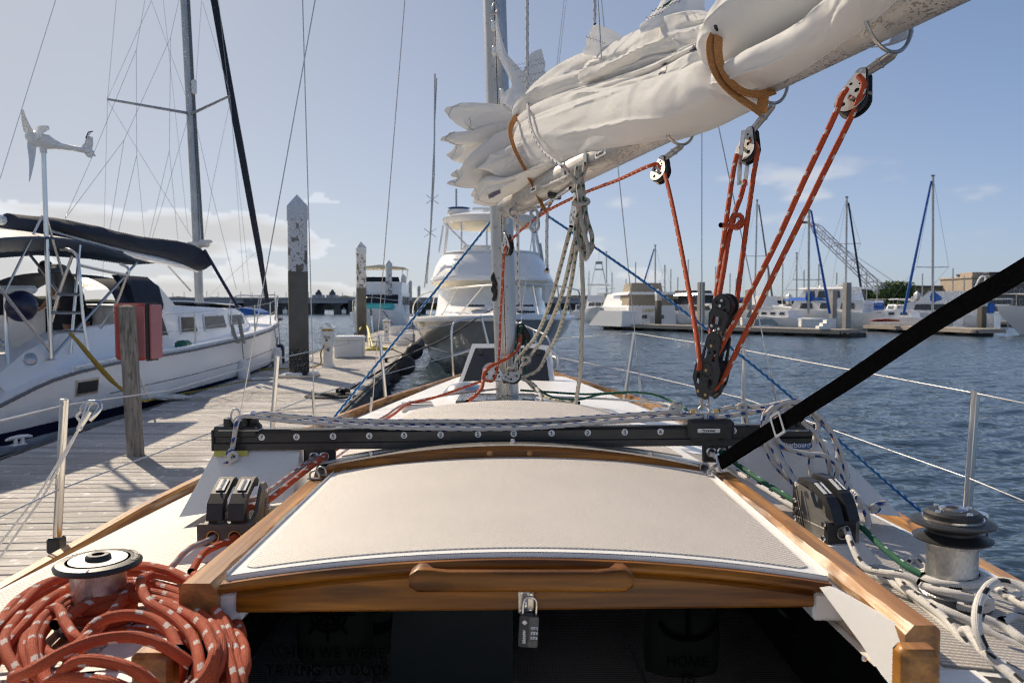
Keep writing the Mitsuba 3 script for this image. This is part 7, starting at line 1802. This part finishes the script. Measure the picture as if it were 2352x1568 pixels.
def win(k, f, u0, u1, v, z0, z1, sl=.1, m="far_glass", n="window"):
    for s in ((v, -v) if v > 0 else (v,)):
        o = .02 * np.sign(s)
        part(k, n, plate([f(u0, s + o, z0), f(u1, s + o, z0), f(u1 - sl, s * .97 + o, z1), f(u0 + sl, s * .97 + o, z1)], .03), m, False)


def fwin(k, f, u, w, z0, z1, du, n=3, m="far_glass"):
    for i in range(n):
        a, b = -w + 2 * w * (i + .04) / n, -w + 2 * w * (i + .96) / n
        part(k, "window", plate([f(u, a, z0), f(u, b, z0), f(u + du, b * .95, z1), f(u + du, a * .95, z1)], .04), m, False)


def bow_rail(k, f, L_, B, fb, h=.7):
    P_ = [f(L_ * .45, s * B * .47, fb * .9 + h * .7) for s in (1,)] + [f(L_ * .75, B * .36, fb + h), f(L_ * .99, 0, fb + h), f(L_ * .75, -B * .36, fb + h), f(L_ * .45, -B * .47, fb * .9 + h * .7)]
    part(k, "bow_rail", tube(crv(P_, .3), .02, 5), "steel", 60)
    for t, s in ((.6, 1), (.6, -1), (.8, 1), (.8, -1)):
        part(k, "rail_post", tube([f(L_ * t, s * B * .40 * (1.25 - t * .5), fb * .92), f(L_ * t, s * B * .40 * (1.25 - t * .5), fb + h * .95)], .016, 4), "steel", 60)


def at(x, Y): p = U(x, 700, Y); return np.array([p[0], Y, 0])


# sportfishing boat with tower, bow on
k, f, R = boat("sportfishing_boat", "small white sportfishing boat with a tall lookout tower, bow towards the camera", "motor yacht", at(1376, 101), -PI / 2 - .12, 12, 3.9, 1.75, 1.0, "white_boat")
part(k, "cabin", slab(f, 3.2, 8.8, 1.5, 1.3, 2.3, 0, 2.0), "white_boat", False); part(k, "flybridge", slab(f, 3.4, 6.6, 1.4, 2.3, 3.1, 0, .5), "white_boat", False)
fwin(k, f, 7.9, 1.2, 1.7, 2.2, -.9)
part(k, "hardtop", slab(f, 3.3, 6.4, 1.4, 4.25, 4.4), "white_boat", False)
for u, v in ((3.5, 1.2), (3.5, -1.2), (6.1, 1.1), (6.1, -1.1)):
    part(k, "tower_leg", tube([f(u, v, 3.0), f(4.8 + (u - 4.8) * .25, v * .3, 7.0)], .035, 5), "steel", 60)
part(k, "tower_platform", box(f(4.8, 0, 6.2), (1.0, 1.2, .12), .03), "grey_cover", False); part(k, "tower_top", box(f(4.8, 0, 7.0), (.8, .9, .3), .05), "grey_cover", False)
part(k, "antenna", tube([f(4.8, 0, 7), f(4.8, 0, 8.8)], .025, 4), "steel"); bow_rail(k, f, 12, 3.9, 1.75)
# boat with a green kayak on its roof
k, f, R = boat("cabin_boat", "white cabin boat half hidden behind a pile with a green kayak on its top", "motor yacht", at(1442, 92), PI / 2 + .35, 11, 3.6, 1.6, 1.2)
part(k, "cabin", slab(f, 2, 8.5, 1.5, 1.2, 2.7, 0, 1.2), "white_boat", False); win(k, f, 2.6, 6.8, 1.5, 1.9, 2.4); part(k, "flybridge", slab(f, 2, 6, 1.3, 2.7, 3.4, 0, .6), "white_boat", False)
single("kayak", loft([[at(x, 91.5) + (0, 0, z + dz) for x, dz in ((xx - w, 0), (xx, .18), (xx + w, 0), (xx, -.12))] for xx, w, z in ((1434, .2, 2.6), (1437, 3, 2.65), (1446, 3, 2.7), (1450, .2, 2.75))]), "green_can", "green kayak lying on top of a far white cabin boat", "kayak", 40)
# big motor yacht seen from astern with beige curtains
k, f, R = boat("motor_yacht", "white motor yacht seen from astern with beige curtains round its aft deck and gold name", "motor yacht", at(1497, 64), PI / 2 + .10, 14, 4.3, 1.9, 1.75)
part(k, "stern_wall", slab(f, -.05, 2.5, 2.05, .3, 1.9), "white_boat", False)
part(k, "house", slab(f, 2.5, 10, 1.9, 1.7, 2.9, 0, 1.5), "white_boat", False)
part(k, "curtain", slab(f, .15, 3.2, 1.85, 1.88, 2.75, 0, 0, .97), "beige_curtain", False); part(k, "roof", slab(f, -.1, 6, 2.0, 2.76, 2.98), "white_boat", False)
part(k, "upper_curtain", slab(f, 1.5, 4.5, 1.35, 2.98, 3.75, .2, .6), "beige_curtain", False)
part(k, "swim_platform", slab(f, -.9, 0, 1.9, .3, .42), "white_boat", False); part(k, "boarding_steps", slab(f, -.6, 0, .35, .42, 1.1), "white_plain", False)
for v in (-1.0, .4): part(k, "port_light", plate([f(-.09, v, .85), f(-.09, v + .5, .85), f(-.09, v + .5, 1.15), f(-.09, v, 1.15)], .03), "far_glass", False)
text_on(k, "CAREFREE", .24, f(-.13, 0, 1.50), (1, .10, 0), (0, 0, 1), "gold_paint", False, .02)
part(k, "side_steps", slab(rot(at(1452, 61), PI / 2 + .5), 0, 4.5, 1.0, .3, 1.5, 0, 1.5), "white_boat", False)
# express cruiser with tinted windows
k, f, R = boat("cabin_cruiser", "white cabin cruiser with large tinted windows, its bow pointing right behind the red rope", "motor yacht", at(1570, 66), -1.15, 8.0, 3.0, 1.55, 1.25)
part(k, "cabin", slab(f, 1.2, 6.2, 1.35, 1.3, 2.05, 0, 1.2), "white_boat", False); part(k, "house", slab(f, .8, 4.2, 1.3, 2.0, 2.7, .2, .8), "far_glass", False)
part(k, "roof", slab(f, .3, 4.0, 1.4, 2.7, 2.86), "white_boat", False); win(k, f, 3.0, 5.2, 1.36, 1.55, 1.85); part(k, "canvas", slab(f, 0.3, 2.2, 1.2, 2.86, 3.1), "navy_canvas", False); bow_rail(k, f, 8, 3.0, 1.55, .5)
# sport cruiser beside it
k, f, R = boat("cabin_cruiser", "white low cruiser moored in the second row left of the grey covered dinghy", "motor yacht", at(1672, 66), 1.25, 9.5, 3.0, 1.5, 1.1)
part(k, "cabin", slab(f, 1.5, 6.8, 1.2, 1.2, 1.95, .3, 2.2), "white_boat", False); win(k, f, 2.4, 5.2, 1.2, 1.45, 1.8); part(k, "canopy", slab(f, .5, 3.5, 1.2, 2.3, 2.42), "bright_blue", False)
k, f, R = boat("dinghy", "small boat under a grey green cover tied to the far finger dock", "dinghy", at(1722, 57), .05, 2.2, 1.3, .62, .5)
part(k, "cover", slab(f, .05, 2.0, .66, .5, .95, .3, .4, .3), "grey_cover", False)


def sailboat(name, label, x, Y, ang, L_, B, mast_x, mast_top, jib=None, cover=None, mast_y=715, group=None, jm="bright_blue", canopy=None, sp=None, cabin=True):
    k, f, R = boat(name, label, "sailboat", at(x, Y), ang, L_, B, 1.25, .95, stripe="navy_paint" if hash(name) % 2 == 9 else None)
    if cabin:
        part(k, "cabin", slab(f, L_ * .30, L_ * .70, B * .30, 1.0, 1.55, .1, .9), "white_boat", False)
        for i in range(3): win(k, f, L_ * (.34 + .10 * i), L_ * (.40 + .10 * i), B * .295, 1.2, 1.4, .05)
    b, t = U(mast_x[0], mast_y, Y), U(mast_x[1], mast_top, Y)
    b[2] = 1.3
    m = part(k, "mast", tube([b, t], .085, 8), "mast_alloy", 60)
    part(m, "mast_head", box(t + (0, 0, .05), (.25, .08, .10), .01), "rub_grey", False)
    for q in (sp or [.42]):
        c = b + (t - b) * q; part(m, "spreader", tube([c - (1.15, 0, -.03), c, c + (1.15, 0, .03)], .028, 5), "mast_alloy", 60)
        for s in (-1, 1): part(k, "shroud", tube([t, c + (s * 1.15, 0, .03), f(L_ * .5, 0, 1.0) + np.array([s * 1.0, 0, 0])], .012, 4), "wire", 60)
    if jib: part(k, "furled_jib", tube([U(*jib[0], Y), U(*jib[1], Y)], np.array([.07, .11]), 8), jm, 60)
    bo = b + (0, 0, 1.1)
    e = f(L_ * .12, 0, 2.3); part(k, "boom", tube([bo, e], .06, 6), "mast_alloy", 60)
    if cover: part(k, "sail_cover", loft([[bo + (e - bo) * s + np.array([h * .35 * math.cos(a), 0, .12 + h * .6 * math.sin(a)]) for a in np.linspace(0, 2 * PI, 10, endpoint=False)] for s, h in ((-.03, .5), (.05, .75), (.3, .5), (.7, .35), (1, .15))]), cover, 60)
    if canopy: part(k, "canopy", loft([[f(u, v, 2.5 - .25 * (v / 1.2) ** 2 - .3 * abs(u - L_ * .2) / L_ * 3 * 0) for v in np.linspace(-1.2, 1.2, 7)] for u in (L_ * .08, L_ * .2, L_ * .33)], closed=False, cap=False), canopy, 40)
    bow_rail(k, f, L_, B, 1.25, .55)
    return k, f


sailboat("sailing_yacht", "white sailboat with two blue canopies, first mast from the left in the near row", 1896, 58, PI - 1.0, 8.5, 2.9, (1857, 1858), 484, ((1863, 484), (1906, 720)), "bright_blue", 718, canopy="bright_blue", sp=[.33])
sailboat("sailing_yacht", "white sailboat behind the tall grey pile with a dark blue furled headsail", 1965, 64, 1.9, 9.5, 3.0, (1942, 1945), 454, ((1949, 466), (1986, 718)), "bright_blue", 716, jm="navy_paint", sp=[.22, .60])
sailboat("sailing_yacht", "tallest masted white sailboat on the right with blue headsail and blue sail cover", 2200, 57, PI - .75, 9.0, 3.1, (2142, 2143), 405, ((2139, 416), (2075, 722)), "bright_blue", 724, sp=[.34])
sailboat("sailing_yacht", "far sailboat between the red ropes with a radar dome on its mast", 1720, 80, 1.2, 10, 3.2, (1733, 1739), 461, ((1743, 470), (1776, 698)), None, 712, jm="rub_grey", sp=[.50])
for i, (x, mt, Y, lab) in enumerate(((1505, 564, 92, "distant sailboat whose mast rises above the beige curtained motor yacht"), (1393, 579, 112, "distant sailboat with its mast just right of the far sportfishing boat"), (1830, 582, 88, "distant ketch like sailboat with bare mast left of the crane boom"), (1527, 611, 110, "distant sailboat with short bare mast, right of the curtained yacht's taller mast"), (1336, 585, 120, "distant sailboat with its mast left of the far sportfishing boat"))):
    sailboat("far_sailboat", lab, x - 6, Y, 1.1 + .5 * (i % 2), 9, 3, (x, x), mt, ((x - 3, mt + 8), (x - 42, 702)) if i == 0 else None, None, 712, sp=[.36])
ORD = "first second third fourth fifth sixth seventh eighth ninth tenth eleventh twelfth thirteenth fourteenth fifteenth sixteenth seventeenth eighteenth nineteenth twentieth".split()
for i, (x, mt, Y) in enumerate(((1352, 622, 125), (1405, 625, 118), (1437, 640, 118), (1459, 602, 110), (1540, 618, 105), (1556, 636, 110), (1580, 596, 104), (1643, 612, 104), (1676, 628, 104), (1690, 640, 104), (1763, 624, 100), (1797, 604, 98), (1846, 620, 98), (1880, 606, 96), (1921, 626, 96), (1990, 622, 100), (2014, 640, 100), (2118, 628, 96), (2188, 616, 96), (2214, 634, 96))):
    single("bare_mast", tube([U(x, 712, Y), U(x + 1, mt, Y)], .07, 6), "mast_alloy", f"thin bare mast in the marina's back rows, {ORD[i]} from the left", "mast", 60, "bare masts in the back rows")
# trawler yacht, side on
k, f, R = boat("trawler_yacht", "white trawler yacht with pilothouse windows behind the red canoe", "motor yacht", at(2058, 60), PI / 2 + .62, 11.0, 3.8, 1.9, 1.35)
part(k, "house", slab(f, 1.8, 8.2, 1.55, 1.3, 2.3, 0, .4), "white_boat", False); part(k, "pilothouse", slab(f, 3.4, 7.6, 1.45, 2.25, 3.2, .2, .6), "white_boat", False); part(k, "roof", slab(f, 2.8, 7.4, 1.6, 3.2, 3.34), "white_boat", False)
for u in (3.7, 4.8, 5.9): win(k, f, u, u + .9, 1.44, 2.5, 3.05)
for u in (2.4, 4.2, 6.0): win(k, f, u, u + 1.2, 1.56, 1.65, 2.1)
part(k, "radar", lathe([(0, .22), (.25, .18), (.3, 0)], f(4.6, 0, 3.4), n=14), "white_plain", 40); part(k, "hailer", box(f(6.2, 0, 3.45), (.5, .3, .25), .05), "white_plain"); part(k, "aft_rail", tube([f(0.1, 1.7, 1.95), f(1.8, 1.75, 1.95)], .02, 5), "steel"); bow_rail(k, f, 11.0, 3.8, 1.9, .6)
part(k, "blue_chair", box(f(1.0, .6, 1.75), (.6, .5, .7), .05), "bright_blue", False)
single("canoe", loft([[U(x, 738, 56.5) + np.array([0, .35 * w * c, dz * w + z * 0]) for c, dz in ((-1, .18), (0, -.02), (1, .18), (0, .2))] for x, w, z in ((2000, .1, 0), (2008, .7, 0), (2035, 1, 0), (2060, .7, 0), (2068, .1, 0))]), "red_canoe", "red canoe lying upside down along the far finger dock", "canoe", 40)
# motor cruisers at the right
k, f, R = boat("motor_cruiser", "white motor cruiser partly hidden behind the black strap on the right", "motor yacht", at(2290, 60), PI - .7, 9.5, 3.5, 1.7, 1.2)
part(k, "cabin", slab(f, 1, 7.5, 1.45, 1.2, 2.2, 0, 1.8), "white_boat", False); part(k, "flybridge", slab(f, 1.2, 5.2, 1.3, 2.2, 3.0, 0, .8), "white_boat", False); win(k, f, 2, 5.4, 1.44, 1.55, 2.0); part(k, "arch", tube(crv([f(1.4, 1.3, 2.8), f(1.0, 1.2, 3.9), f(1.0, -1.2, 3.9), f(1.4, -1.3, 2.8)], .2), .07, 6), "white_boat"); bow_rail(k, f, 9.5, 3.5, 1.7)
part(k, "blue_cover", box(f(.6, -1.0, 1.7), (.5, .5, .8), .08), "bright_blue", False)
k, f, R = boat("motor_cruiser", "large white flybridge cruiser cut off by the right edge of the picture", "motor yacht", at(2690, 52), PI + .04, 11.8, 4.0, 1.95, 1.5)
part(k, "cabin", slab(f, 1, 8.6, 1.7, 1.5, 2.6, 0, 2.0), "white_boat", False); win(k, f, 3.2, 7.2, 1.69, 1.85, 2.35, .4); part(k, "flybridge", slab(f, 1, 6.4, 1.5, 2.6, 3.5, 0, 1.6), "white_boat", False); part(k, "hardtop", slab(f, 1, 5.4, 1.5, 4.1, 4.25), "white_boat", False); bow_rail(k, f, 11.8, 4, 1.95)
for u in (1.3, 4.6): part(k, "top_post", tube([f(u, -1.3, 3.4), f(u, -1.35, 4.1)], .04, 5), "steel")
for x, Y, a, lab in ((1600, 80, 1.2, "small white runabout in the back row behind the cabin cruiser"), (1790, 76, 1.9, "white cruiser in the back row behind the blue canopied sailboat"), (2112, 78, 1.0, "white cruiser in the back row between trawler and tall masted sailboat"), (2215, 80, 2.1, "white cruiser in the back row at the far right")):
    k, f, R = boat("runabout", lab, "motor yacht", at(x, Y), a, 8.5, 3, 1.5, 1.1); part(k, "cabin", slab(f, 1.5, 6, 1.2, 1.1, 2.1, 0, 1.2), "white_boat", False); win(k, f, 2, 4.6, 1.2, 1.5, 1.95); part(k, "flybridge", slab(f, 1.6, 4.4, 1.0, 2.1, 2.8, 0, .5), "white_boat", False)

for i, (x, Y, a, L_, fl) in enumerate(((1335, 112, 1.3, 7, 0), (1420, 105, 1.8, 8, 1), (1545, 88, 1.2, 7, 1), (1580, 96, 1.9, 8, 0), (1640, 90, 1.5, 8, 1), (1690, 92, 1.1, 7, 0), (1745, 88, 2.0, 8, 1), (1775, 94, 1.3, 7, 1), (1830, 90, 1.7, 8, 0), (1872, 84, 1.2, 8, 1), (1930, 82, 1.9, 7, 1), (2090, 84, 1.4, 8, 1), (2140, 82, 1.9, 7, 0), (2180, 88, 1.3, 8, 1), (2240, 86, 1.7, 8, 1), (2300, 80, 1.2, 9, 1))):
    k, f, R = boat("small_boat", f"small white boat in the farthest row of the marina, {ORD[i]} from the left", "motor yacht", at(x, Y), a, L_, 2.8, 1.45, 1.1, group="boats of the farthest row")
    part(k, "cabin", slab(f, 1.2, L_ * .66, 1.1, 1.1, 2.0, 0, 1.1), "white_boat", False); win(k, f, 1.7, L_ * .5, 1.1, 1.45, 1.85)
    fwin(k, f, 1.15, .95, 1.3, 1.9, .02, 2)
    if fl: part(k, "canopy", slab(f, .4, 3.6, 1.15, 2.5, 2.62), ("white_boat", "bright_blue", "navy_canvas", "white_boat")[i % 4], False); part(k, "canopy_post", tube([f(.6, 1.0, 1.2), f(.6, 1.05, 2.5)], .03, 4), "steel"); part(k, "canopy_post", tube([f(.6, -1.0, 1.2), f(.6, -1.05, 2.5)], .03, 4), "steel")
for x, yt, Y, wt, lab in ((1393, 674, 84, None, "grey pile right of the far sportfishing boat"), (1512, 664, 62.5, 690, "white topped pile at the stern of the curtained yacht"), (1610, 648, 56, None, "grey pile rising behind the first red rope"), (1719, 666, 62, None, "grey pile above the grey covered dinghy"), (1812, 673, 75, 700, "small white topped pile behind the blue canopied sailboat"), (1914, 667, 60, None, "shorter grey pile of the pair beside the trawler yacht"), (1945, 649, 53, None, "taller grey pile of the pair beside the trawler yacht"), (2106, 668, 72, 706, "white topped pile left of the tallest mast"), (2256, 684, 52, 700, "pile at the end of the right finger dock")):
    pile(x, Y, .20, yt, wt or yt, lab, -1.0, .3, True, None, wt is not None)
st = thing("dock_steps", "white boarding steps on the end of the near far finger dock", "steps"); o = UZ(1892, 757, .46)
for i in range(3): part(st, "step", box(o + (.12 * i, .1, .12 + .18 * i), (.7 - .2 * i, .6, .2), .02), "white_plain", False)
dock_box(UZ(1800, 748, .46) + (-2.0, 1.0, 0), (1.5, .6, .55), 0, "long white box beside the grey covered dinghy on the far dock")
dock_box(UZ(1845, 752, .46) + (.8, .9, 0), (1.4, .6, .55), 0, "white box left of the boarding steps on the far dock")

# crane
cr = thing("crane_boom", "pale lattice crane boom slanting above the far boats", "crane")
mat("crane_paint", (.62, .55, .57), .7); mat("crane_wire", (.55, .55, .6), .6)
CY = 170
a0_, a1_ = U(2022, 668, CY), U(1862, 512, CY)
dx = unit(a1_ - a0_); up_ = unit(np.cross(dx, (0, 1, 0))) * 1
for s, q in ((-1, -1), (-1, 1), (1, -1), (1, 1)):
    off = up_ * .85 * s + np.array([0, .8 * q, 0])
    part(cr, "chord", tube([a0_ + off, a0_ + (a1_ - a0_) * .9 + off, a1_ + off * .2], .11, 5), "crane_paint", 60)
Lc = np.linalg.norm(a1_ - a0_)
for i in range(int(Lc / 1.1)):
    p_ = a0_ + dx * i * 1.1
    if i * 1.1 > Lc * .9: break
    for q in (-.8, .8): part(cr, "lacing", tube([p_ + up_ * .85 * (1 if i % 2 else -1) + (0, q, 0), p_ + dx * 1.1 + up_ * .85 * (-1 if i % 2 else 1) + (0, q, 0)], .06, 4), "crane_paint", 60)
for e in ((2058, 650), (2040, 660)): part(cr, "stay_cable", tube([a1_ + up_ * .5, U(*e, CY)], .06, 4), "crane_wire", 60)
part(cr, "tip_sheave", box(a1_ + (-1.2, 0, .1), (2.2, .5, .5), .1), "rub_grey", False)

# bridge on the left
br = thing("bridge", "long low grey bridge with two small towers across the water", "bridge")
mat("bridge_grey", lambda p, n, uv: C3(.34, .36, .40) * (.8 + .3 * fbm(p.x * .3, p.y, p.z * 2)), .8); mat("bridge_dark", (.085, .09, .10), .9)
BY = 172


def bx(x0, x1, y0, y1, d0, d1, m, n, parent=br):
    a, b = U(x0, y0, BY), U(x1, y1, BY)
    return part(parent, n, box(((a[0] + b[0]) / 2, BY + (d0 + d1) / 2, (a[2] + b[2]) / 2), (abs(b[0] - a[0]), d1 - d0, abs(a[2] - b[2])), 0), m, False)


bx(300, 1420, 683, 686, 0, 12, "bridge_grey", "parapet"); bx(300, 1420, 686, 696, .4, 11.6, "bridge_grey", "girder")
for i, x in enumerate(range(330, 1400, 62)):
    px_ = bx(x, x + 16, 696, 724, 1, 11, "bridge_dark", "pier")
    bx(x - 6, x + 22, 696, 701, .8, 11.2, "bridge_dark", "pier_head")
bx(560, 640, 686, 722, -.2, 10, "bridge_dark", "abutment"); bx(800, 835, 690, 722, -.2, 10, "bridge_dark", "abutment")
for x in (728, 760):
    tw_ = bx(x - 11, x + 11, 677, 684, 0, 3, "bridge_grey", "tower_base")
    bx(x - 5, x + 5, 671, 677, .5, 2.5, "bridge_dark", "tower_stage")
    part(br, "tower_dome", lathe([(0, .75), (.12, .55), (.35, .35), (.48, 0)], U(x, 671, BY) + (0, 1.5, 0), n=12), "bridge_dark", 40)
for x in range(345, 820, 26):
    part(br, "lamp_post", tube([U(x, 684, BY), U(x, 668 + (x * 7) % 5, BY)], .05, 4), "bridge_dark", False)
for i, x in enumerate((598, 655, 700, 790)):
    sp2 = single("channel_marker", cat(box(U(x, 716, 168) , (.9, .5, .9), .1), tube([U(x, 716, 168), U(x, 706, 168)], .06, 5)), "white_plain", ("small pale float under the bridge, leftmost of four", "second pale float from the left under the bridge", "third pale float from the left under the bridge", "rightmost pale float under the bridge")[i], "buoy")

# shore, trees, buildings
mat("far_land", lambda p, n, uv: lerp3((.020, .026, .018), (.05, .06, .04), fbm(p.x * .12, p.y * .12, p.z * .5)), .95)
r_ = np.random.default_rng(4)
def ridge(x0, x1, Y, h0, seed):
    xs = np.arange(x0, x1, 2.0); hh = h0 * (.55 + .9 * meshkit.fbm(np.stack([xs * .05, xs * 0, xs * 0 + seed], -1), 5, seed))
    return loft([[(x, Y, -.2), (x, Y + .5, h * .8), (x, Y + 4, h), (x, Y + 14, h * .9), (x, Y + 16, -.2)] for x, h in zip(xs, hh)], closed=False, cap=False)


struct("wooded_shore", cat(ridge(-420, 40, 330, 5.0, 1), ridge(30, 420, 240, 4.2, 2)), "far_land", False)
struct("far_ground", cat(box((170, 250, .3), (240, 130, .7), 0)), "far_land", False)
mat("leaf", lambda p, n, uv: lerp3((.025, .060, .012), (.095, .155, .040), noise(p.x * 1.7, p.y * 1.7, p.z * 1.7)), .7)
mat("bark", (.06, .05, .04), .9)


def tree(x, Y, ytop, w, label, seed, ground=.6):
    k = thing("tree", label, "tree", None); r = np.random.default_rng(seed)
    b = U(x, 700, Y); b[2] = ground; h = U(x, ytop, Y)[2] - ground
    part(k, "trunk", tube(crv([b, b + (.1 * w, 0, h * .3), b + (0, 0, h * .7)], .5), np.linspace(.3, .1, len(crv([b, b + (.1 * w, 0, h * .3), b + (0, 0, h * .7)], .5))), 7), "bark", 60)
    for i in range(3): part(k, "limb", tube([b + (0, 0, h * .3), b + (r.uniform(-.6, .6) * w, r.uniform(-.3, .3) * w, h * .65)], np.array([.14, .05]), 5), "bark", 60)
    cl = [(b + np.array([r.normal(0, .40) * w, r.normal(0, .35) * w, h * (.18 + .68 * r.random())]), r.uniform(.22, .42) * w) for _ in range(26)]
    cl.append((b + np.array([0, 0, h * .86]), .3 * w))
    V, Fc = [], []
    n = 4200
    ci = r.integers(0, len(cl), n)
    C = np.array([cl[i][0] for i in ci]); Rr = np.array([cl[i][1] for i in ci])
    d = r.normal(size=(n, 3)); d /= np.linalg.norm(d, axis=1, keepdims=True)
    c = C + d * (Rr * r.uniform(.55, 1.05, n))[:, None] * np.array([1, 1, .7])
    c[:, 2] = np.maximum(c[:, 2], ground + .2)
    s = r.uniform(.16, .38, n)[:, None] * (w / 4) ** .4
    t1 = r.normal(size=(n, 3)); t1 /= np.linalg.norm(t1, axis=1, keepdims=True); t2 = np.cross(t1, d); t2 /= np.linalg.norm(t2, axis=1, keepdims=True) + 1e-9
    V = np.stack([c + t1 * s, c + t2 * s * .6, c - t1 * s, c - t2 * s * .6], 1).reshape(-1, 3)
    q = np.arange(n) * 4
    part(k, "crown", (V, np.stack([q, q + 1, q + 2, q + 3], 1)), "leaf", False)


for i, (x, Y, yt, w, lab) in enumerate(((2040, 190, 646, 5.4, "largest round green tree behind the trawler yacht"), (1985, 195, 664, 4.0, "lower tree left of the large round tree behind the trawler"), (1940, 200, 670, 3.6, "leftmost bushy tree behind the pair of grey piles"), (2068, 188, 655, 4.4, "tree right against the large round tree"), (2010, 205, 668, 3.6, "small tree between the lower and the large round tree"), (2110, 195, 678, 3.6, "low tree in front of the long olive building, left"), (2150, 195, 680, 3.6, "low tree in front of the long olive building, middle"), (2190, 198, 682, 3.6, "low tree in front of the long olive building, right"), (1912, 210, 684, 2.8, "small bush at the left end of the tree row"))):
    tree(x, Y, yt, w, lab, 30 + i)


mat("olive_wall", (.17, .165, .12), .9); mat("tan_wall", (.40, .33, .26), .9); mat("brown_wall", (.17, .15, .14), .9)


def building(x0, x1, yt, Y, depth, m, label, rows_, cols, roof_m="bridge_dark", name="apartment_building"):
    k = thing(name, label, "building"); a, b = U(x0, yt, Y), U(x1, yt, Y); h = a[2]
    part(k, "wall", box(((a[0] + b[0]) / 2, Y + depth / 2, h / 2), (b[0] - a[0], depth, h), 0), m, False)
    part(k, "roof", box(((a[0] + b[0]) / 2, Y + depth / 2, h + .15), (b[0] - a[0] + .6, depth + .6, .5), .05), roof_m, False)
    W = (b[0] - a[0]) / cols
    for i in range(cols):
        for j in range(rows_):
            z = h - 1.9 - j * 3.0
            if z < 1: continue
            w_ = part(k, "window", box((a[0] + W * (i + .5), Y - .03, z), (W * .52, .12, 1.5), 0), "white_plain", False)
            part(w_, "pane", box((a[0] + W * (i + .5), Y - .08, z), (W * .44, .10, 1.3), 0), "far_glass", False)
    return k


building(2077, 2250, 659, 230, 14, "olive_wall", "long low olive apartment building behind the trees", 2, 14)
kb_ = building(2233, 2273, 638, 215, 16, "tan_wall", "tall tan building block at the right above the black strap", 3, 4, "tan_wall")
part(kb_, "stair_tower", box(U(2246, 642, 216) + (0, 3, 0), (3.0, 6, 4.0), .05), "tan_wall", False)
building(2273, 2460, 628, 222, 16, "brown_wall", "large grey brown apartment building at the right edge", 4, 14)
for i, x in enumerate((1985, 2085, 2103, 2166)): single("lamp_post", tube([U(x, 700, 160), U(x, 650 + x % 9, 160)], .08, 5), "rub_grey", f"thin shore lamp post among the trees, {ORD[i]} from the left of four", "lamp post", 60, "shore lamp posts")
